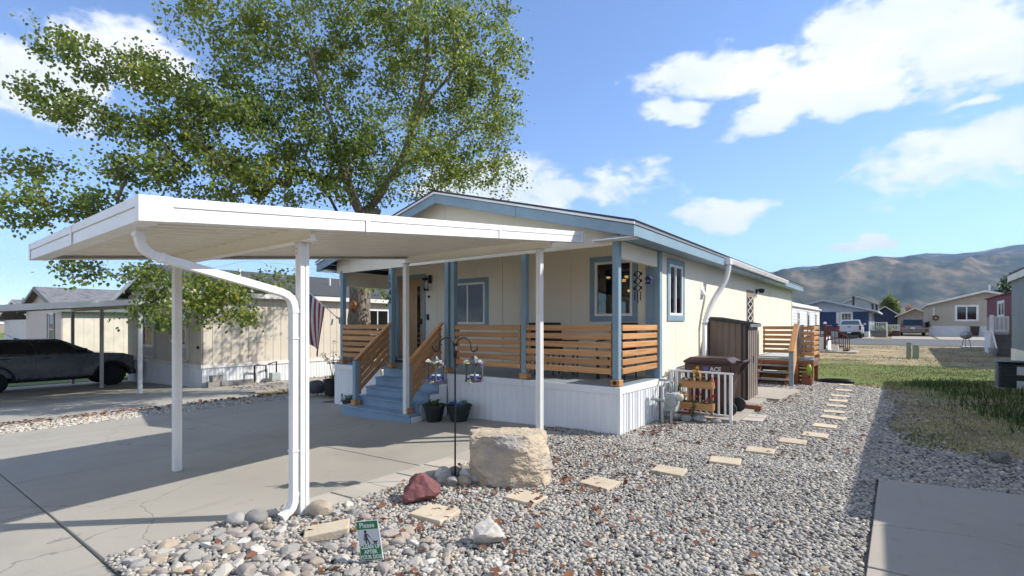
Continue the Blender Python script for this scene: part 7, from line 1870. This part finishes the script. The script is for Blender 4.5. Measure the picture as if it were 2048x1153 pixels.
def pickup(name, label, paint, L_=5.35, W=1.86, H=1.81, loc=(0,0,0), rz=0, glassm=darkglass, rims=None, bumper=None, flare=None, tail=True):
    t = thing(name, label, 'pickup truck', (0,0,0)); hw = W/2; wr_ = .395
    xf, xr = L_/2, -L_/2; ax_f, ax_r = xf-.72, xf-.72-3.22*L_/5.35
    zb_, belt, hood = .42, 1.12, 1.13
    # lower body side outline with both wheel arches, extruded across
    bz = H*.71
    pts = [(xr,.55),(xr+.02,bz),(xr+1.45,bz),(xr+1.47,bz+.005),(xf-1.2,bz),(xf-.35,bz-.06),(xf-.07,bz-.17),(xf,.86),(xf-.02,.46),(ax_f+.56,zb_)]
    pts += [(p[0],p[1]) for p in reversed(arch(ax_f,.49,.40))]+[(ax_f-.56,zb_),(ax_r+.56,zb_)]+[(p[0],p[1]) for p in reversed(arch(ax_r,.49,.40))]+[(ax_r-.56,.50)]
    mb = MB(); n = len(pts)
    mb.add([(x,-hw,z) for x,z in pts]+[(x,hw,z) for x,z in pts], [tuple(range(n)), tuple(range(2*n-1,n-1,-1))]+[(i,i+n,(i+1)%n+n,(i+1)%n) for i in range(n)])
    ob('body', mb, paint, t, bevel=.045, seg=3)
    mb = MB(); mb.box(xr+.2,xf-.25,-hw+.16,hw-.16,.32,.9); ob('chassis', mb, tyre_m, t)
    # cab: belt ring to roof ring
    c0, c1 = xr+1.38, xf-1.22; rz0, rz1 = c0+.08, c1-.95
    def ring(xa, xb, w_, z): return [(xa,-w_,z),(xb,-w_,z),(xb,w_,z),(xa,w_,z)]
    mb = MB(); mb.hexa(ring(c0,c1,hw-.03,(bz-.005))+ring(rz0,rz1,hw-.20,H-.03)); mb.hexa(ring(rz0,rz1,hw-.20,H-.03)+ring(rz0+.1,rz1-.14,hw-.28,H)); ob('cab', mb, paint, t, bevel=.05, seg=3)
    def side_pt(f, z, s_):      # point on the cab side, f = 0 rear .. 1 front along the ring
        k = (z-(bz-.005))/(H-.03-(bz-.005)); xa, xb = c0+(rz0-c0)*k, c1+(rz1-c1)*k; return (xa+(xb-xa)*f, s_*(hw-.03-.17*k+.006), z)
    za, zb2 = bz+.03, H-.09
    for s_ in (-1,1):
        for f0, f1, g0, g1 in ((.05,.41,.07,.47),(.44,.86,.50,.95)):
            P = [side_pt(f0,za,s_),side_pt(f1,za,s_),side_pt(g1,zb2,s_),side_pt(g0,zb2,s_)]; mb = MB(); mb.prism(P, (0,s_*.006,0)); ob('side_window', mb, glassm, t)
        for f in (.42,):
            P = [side_pt(f,za-.03,s_),side_pt(f+.02,za-.03,s_),side_pt(f+.055,zb2,s_),side_pt(f+.04,zb2,s_)]; mb = MB(); mb.prism(P, (0,s_*.004,0)); ob('door_pillar', mb, tyre_m, t)
        # doors: proud panels with their handles
        for da, db in ((c0+.12,c0+1.10),(c0+1.12,c0+2.22)):
            mb = MB(); ya, yb_ = sorted((s_*(hw-.004), s_*(hw+.010))); mb.box(da,db,ya,yb_,.50,bz-.035); dr_ = ob('door', mb, paint, t, bevel=.008)
            mb = MB(); ya, yb_ = sorted((s_*(hw+.012), s_*(hw+.045))); mb.box(da+.10,da+.34,ya,yb_,bz-.15,bz-.115); ob('handle', mb, tyre_m, dr_, bevel=.008)
        mb = MB(); ya, yb_ = sorted((s_*(hw+.0), s_*(hw+.14))); mb.box(c1-.50,c1-.28,s_*hw-.0 if s_>0 else -hw-.19,hw+.19 if s_>0 else -hw-.0,bz+.02,bz+.18); ob('mirror', mb, flare or paint, t, bevel=.03)
        for axx in (ax_f, ax_r):
            P = arch(axx,.49,.40,14); Q = arch(axx,.575,.39,14); mb = MB()
            for k in range(14):
                y0_, y1_ = sorted((s_*(hw-.03), s_*(hw+.035))); a, b, c_, d_ = P[k], P[k+1], Q[k+1], Q[k]
                mb.hexa([(a[0],y0_,a[1]),(b[0],y0_,b[1]),(b[0],y1_,b[1]),(a[0],y1_,a[1]),(d_[0],y0_,d_[1]),(c_[0],y0_,c_[1]),(c_[0],y1_,c_[1]),(d_[0],y1_,d_[1])])
            ob('wheel_flare', mb, flare or paint, t, auto=50)
        mb = MB(); ya, yb_ = sorted((s_*(hw-.10), s_*(hw+.03))); mb.box(ax_r+.66,ax_f-.66,ya,yb_,.36,.43); ob('side_step', mb, tyre_m, t, bevel=.02)
        mb = MB(); ya, yb_ = sorted((s_*(hw-.30), s_*(hw+.006))); mb.box(xf-.30,xf-.035,ya,yb_,.88,bz-.16); ob('headlight', mb, pmat('headlight_glass',(.12,.12,.13),rough=.1), t, bevel=.03)
        mb = MB(); ya, yb_ = sorted((s_*(hw+.03), s_*(hw+.042))); mb.box(ax_f+.43,ax_f+.53,ya,yb_,.80,.84); ob('side_marker', mb, pmat('marker_orange',(.75,.10,.01),rough=.3), t)
        mb = MB(); ya, yb_ = sorted((s_*(hw-.17), s_*(hw+.008))); mb.box(xr-.012,xr+.08,ya,yb_,.75,bz-.06); ob('tail_light', mb, pmat('tail_red',(.35,.008,.012),rough=.2), t, bevel=.01)
        for axx in (ax_f, ax_r): wheel(t, axx, s_*(hw-.115), wr_, wr_, .26, rims or rim_m, s_)
    k0 = .12; 
    mb = MB(); P = [(c1-.06,-hw+.16,bz+.03),(c1-.06,hw-.16,bz+.03),(rz1+.09,hw-.30,H-.09),(rz1+.09,-hw+.30,H-.09)]; mb.prism(P, (.02,0,.012)); ob('windscreen', mb, glassm, t)
    mb = MB(); P = [(c0+.006,-hw+.16,bz+.04),(c0+.006,hw-.16,bz+.04),(rz0-.012,hw-.30,H-.10),(rz0-.012,-hw+.30,H-.10)]; mb.prism(P, (-.014,0,0)); ob('rear_window', mb, glassm, t)
    mb = MB(); mb.box(xr-.008,xr+.03,-hw+.19,hw-.19,.62,bz-.04); tg = ob('tailgate', mb, paint, t, bevel=.012); mb = MB(); mb.box(xr-.02,xr-.009,-.14,.14,bz-.2,bz-.13); ob('handle', mb, tyre_m, tg)
    mb = MB(); mb.box(xr-.14,xr+.1,-hw+.04,hw-.04,.42,.58); bp = ob('rear_bumper', mb, bumper or tyre_m, t, bevel=.025); mb = MB(); mb.box(xr-.148,xr-.141,-.16,.16,.45,.56); ob('licence_plate', mb, nsk, bp)
    mb = MB(); mb.box(xf-.12,xf+.05,-hw+.04,hw-.04,.40,.60); ob('front_bumper', mb, bumper or tyre_m, t, bevel=.04)
    mb = MB(); mb.box(xf-.05,xf+.02,-hw+.30,hw-.30,.64,1.0); ob('grille', mb, tyre_m, t, bevel=.02)
    t.location = loc; t.rotation_euler = (0,0,rz); WL[t.name] = Vector(loc); return t
dgrey = pmat('truck_grey', (.095,.11,.128), (.08,.094,.11), rough=.28, metal=.25, ns=1, coat=.6)
tr = pickup('pickup_truck', 'dark grey crew-cab pickup parked under the neighbour carport', dgrey, loc=(-24.75,4.05,g(-24.75,4.05)), rz=R(90), flare=tyre_m)
mb = MB(); mb.tube([(-.52,.15,1.80),(-.86,.17,2.02)], .006, 5); mb.prism([(-.40,.12,1.80),(-.60,.12,1.80),(-.60,.12,1.86)], (0,.06,0))
o = ob('antenna', mb, tyre_m, None); o.parent = tr
wpaint = pmat('white_truck_paint', (.55,.57,.59), rough=.3, ns=1, coat=.3)
pickup('pickup_truck', 'old white pickup seen from behind by the navy house', wpaint, L_=4.9, W=1.78, H=1.66, loc=(-3.55,56.3,g(-3.55,56)), rz=R(90), flare=wpaint, rims=greymetal, glassm=pmat('sky_glass',(.05,.09,.12),rough=.08,spec=.9))
def van(loc, rz):
    t = thing('minivan', 'silver-brown minivan seen from behind across the back road', 'van', (0,0,0)); pt_ = pmat('van_silver', (.17,.155,.15), rough=.3, metal=.6, ns=1, coat=.4); L_, hw, H = 5.0, .98, 1.76
    xr, xf = -L_/2, L_/2
    pts = [(xr+.02,.40),(xr-.02,.70),(xr+.04,1.02),(xf-1.2,1.02),(xf-.25,.86),(xf,.6),(xf-.02,.32)]
    mb = MB(); n = len(pts); mb.add([(x,-hw,z) for x,z in pts]+[(x,hw,z) for x,z in pts], [tuple(range(n))[::-1], tuple(range(n,2*n))]+[(i,(i+1)%n,(i+1)%n+n,i+n) for i in range(n)]); ob('body', mb, pt_, t, bevel=.08, seg=3)
    def ring(xa, xb, w_, z): return [(xa,-w_,z),(xb,-w_,z),(xb,w_,z),(xa,w_,z)]
    mb = MB(); mb.hexa(ring(xr+.04,xf-1.1,hw-.04,1.0)+ring(xr+.30,xf-1.9,hw-.18,H-.04)); mb.hexa(ring(xr+.30,xf-1.9,hw-.18,H-.04)+ring(xr+.42,xf-2.1,hw-.28,H)); ob('cabin', mb, pt_, t, bevel=.06, seg=3)
    mb = MB(); mb.prism([(xr+.055,-hw+.14,1.06),(xr+.055,hw-.14,1.06),(xr+.27,hw-.26,H-.14),(xr+.27,-hw+.26,H-.14)], (-.012,0,.0)); ob('rear_window', mb, darkglass, t)
    mb = MB(); mb.box(xr-.045,xr+.2,-hw+.03,hw-.03,.34,.58); bp = ob('rear_bumper', mb, pt_, t, bevel=.05); mb = MB(); mb.box(xr-.03,xr-.012,-.17,.17,.74,.86); ob('licence_plate', mb, nsk, t)
    for s_ in (-1,1):
        ya, yb_ = sorted((s_*(hw-.34), s_*(hw+.004))); mb = MB(); mb.box(xr-.012,xr+.15,ya,yb_,.86,1.0); ob('tail_light', mb, MATS['tail_red'], t, bevel=.02)
        P = [(xr+.40,s_*(hw-.035),1.06),(xf-1.35,s_*(hw-.035),1.06),(xf-2.0,s_*(hw-.16),H-.14),(xr+.55,s_*(hw-.16),H-.14)]; mb = MB(); mb.prism(P, (0,s_*.012,0)); ob('side_window', mb, darkglass, t)
        mb = MB(); mb.box(xf-1.7,xf-1.5,s_*hw-(.16 if s_<0 else -.0),s_*hw+(.16 if s_>0 else 0),1.04,1.18); ob('mirror', mb, pt_, t, bevel=.03)
        mb = MB(); mb.tube([(xr+.5,s_*(hw-.24),H),(xr+.55,s_*(hw-.24),H+.05),(xf-2.3,s_*(hw-.24),H+.05),(xf-2.25,s_*(hw-.24),H)], .018, 6); ob('roof_rail', mb, chrome, t)
        for axx in (xr+.95, xf-.95): wheel(t, axx, s_*(hw-.10), .34, .34, .22, greymetal, s_)
    mb = MB(); mb.box(xr-.03,xr-.01,-.5,.5,.885,.91); ob('chrome_strip', mb, chrome, t)
    t.location = loc; t.rotation_euler = (0,0,rz)
van((1.05,66.2,g(1.05,66)), R(90))
# figure-high dark plants between the van and the beige house are kept as shrubs
mb = MB()
for k in range(14): leaves(mb, (2.15+random.uniform(-.12,.12),65.2+random.uniform(-.2,.2),.6+random.uniform(0,1.1)), .2, 26, k+.25, .2, .06, .3)
ob('bush', mb, pmat('bush_dark',(.02,.025,.02),rough=.8), label='dark narrow bush between the van and the beige house', cat='bush')
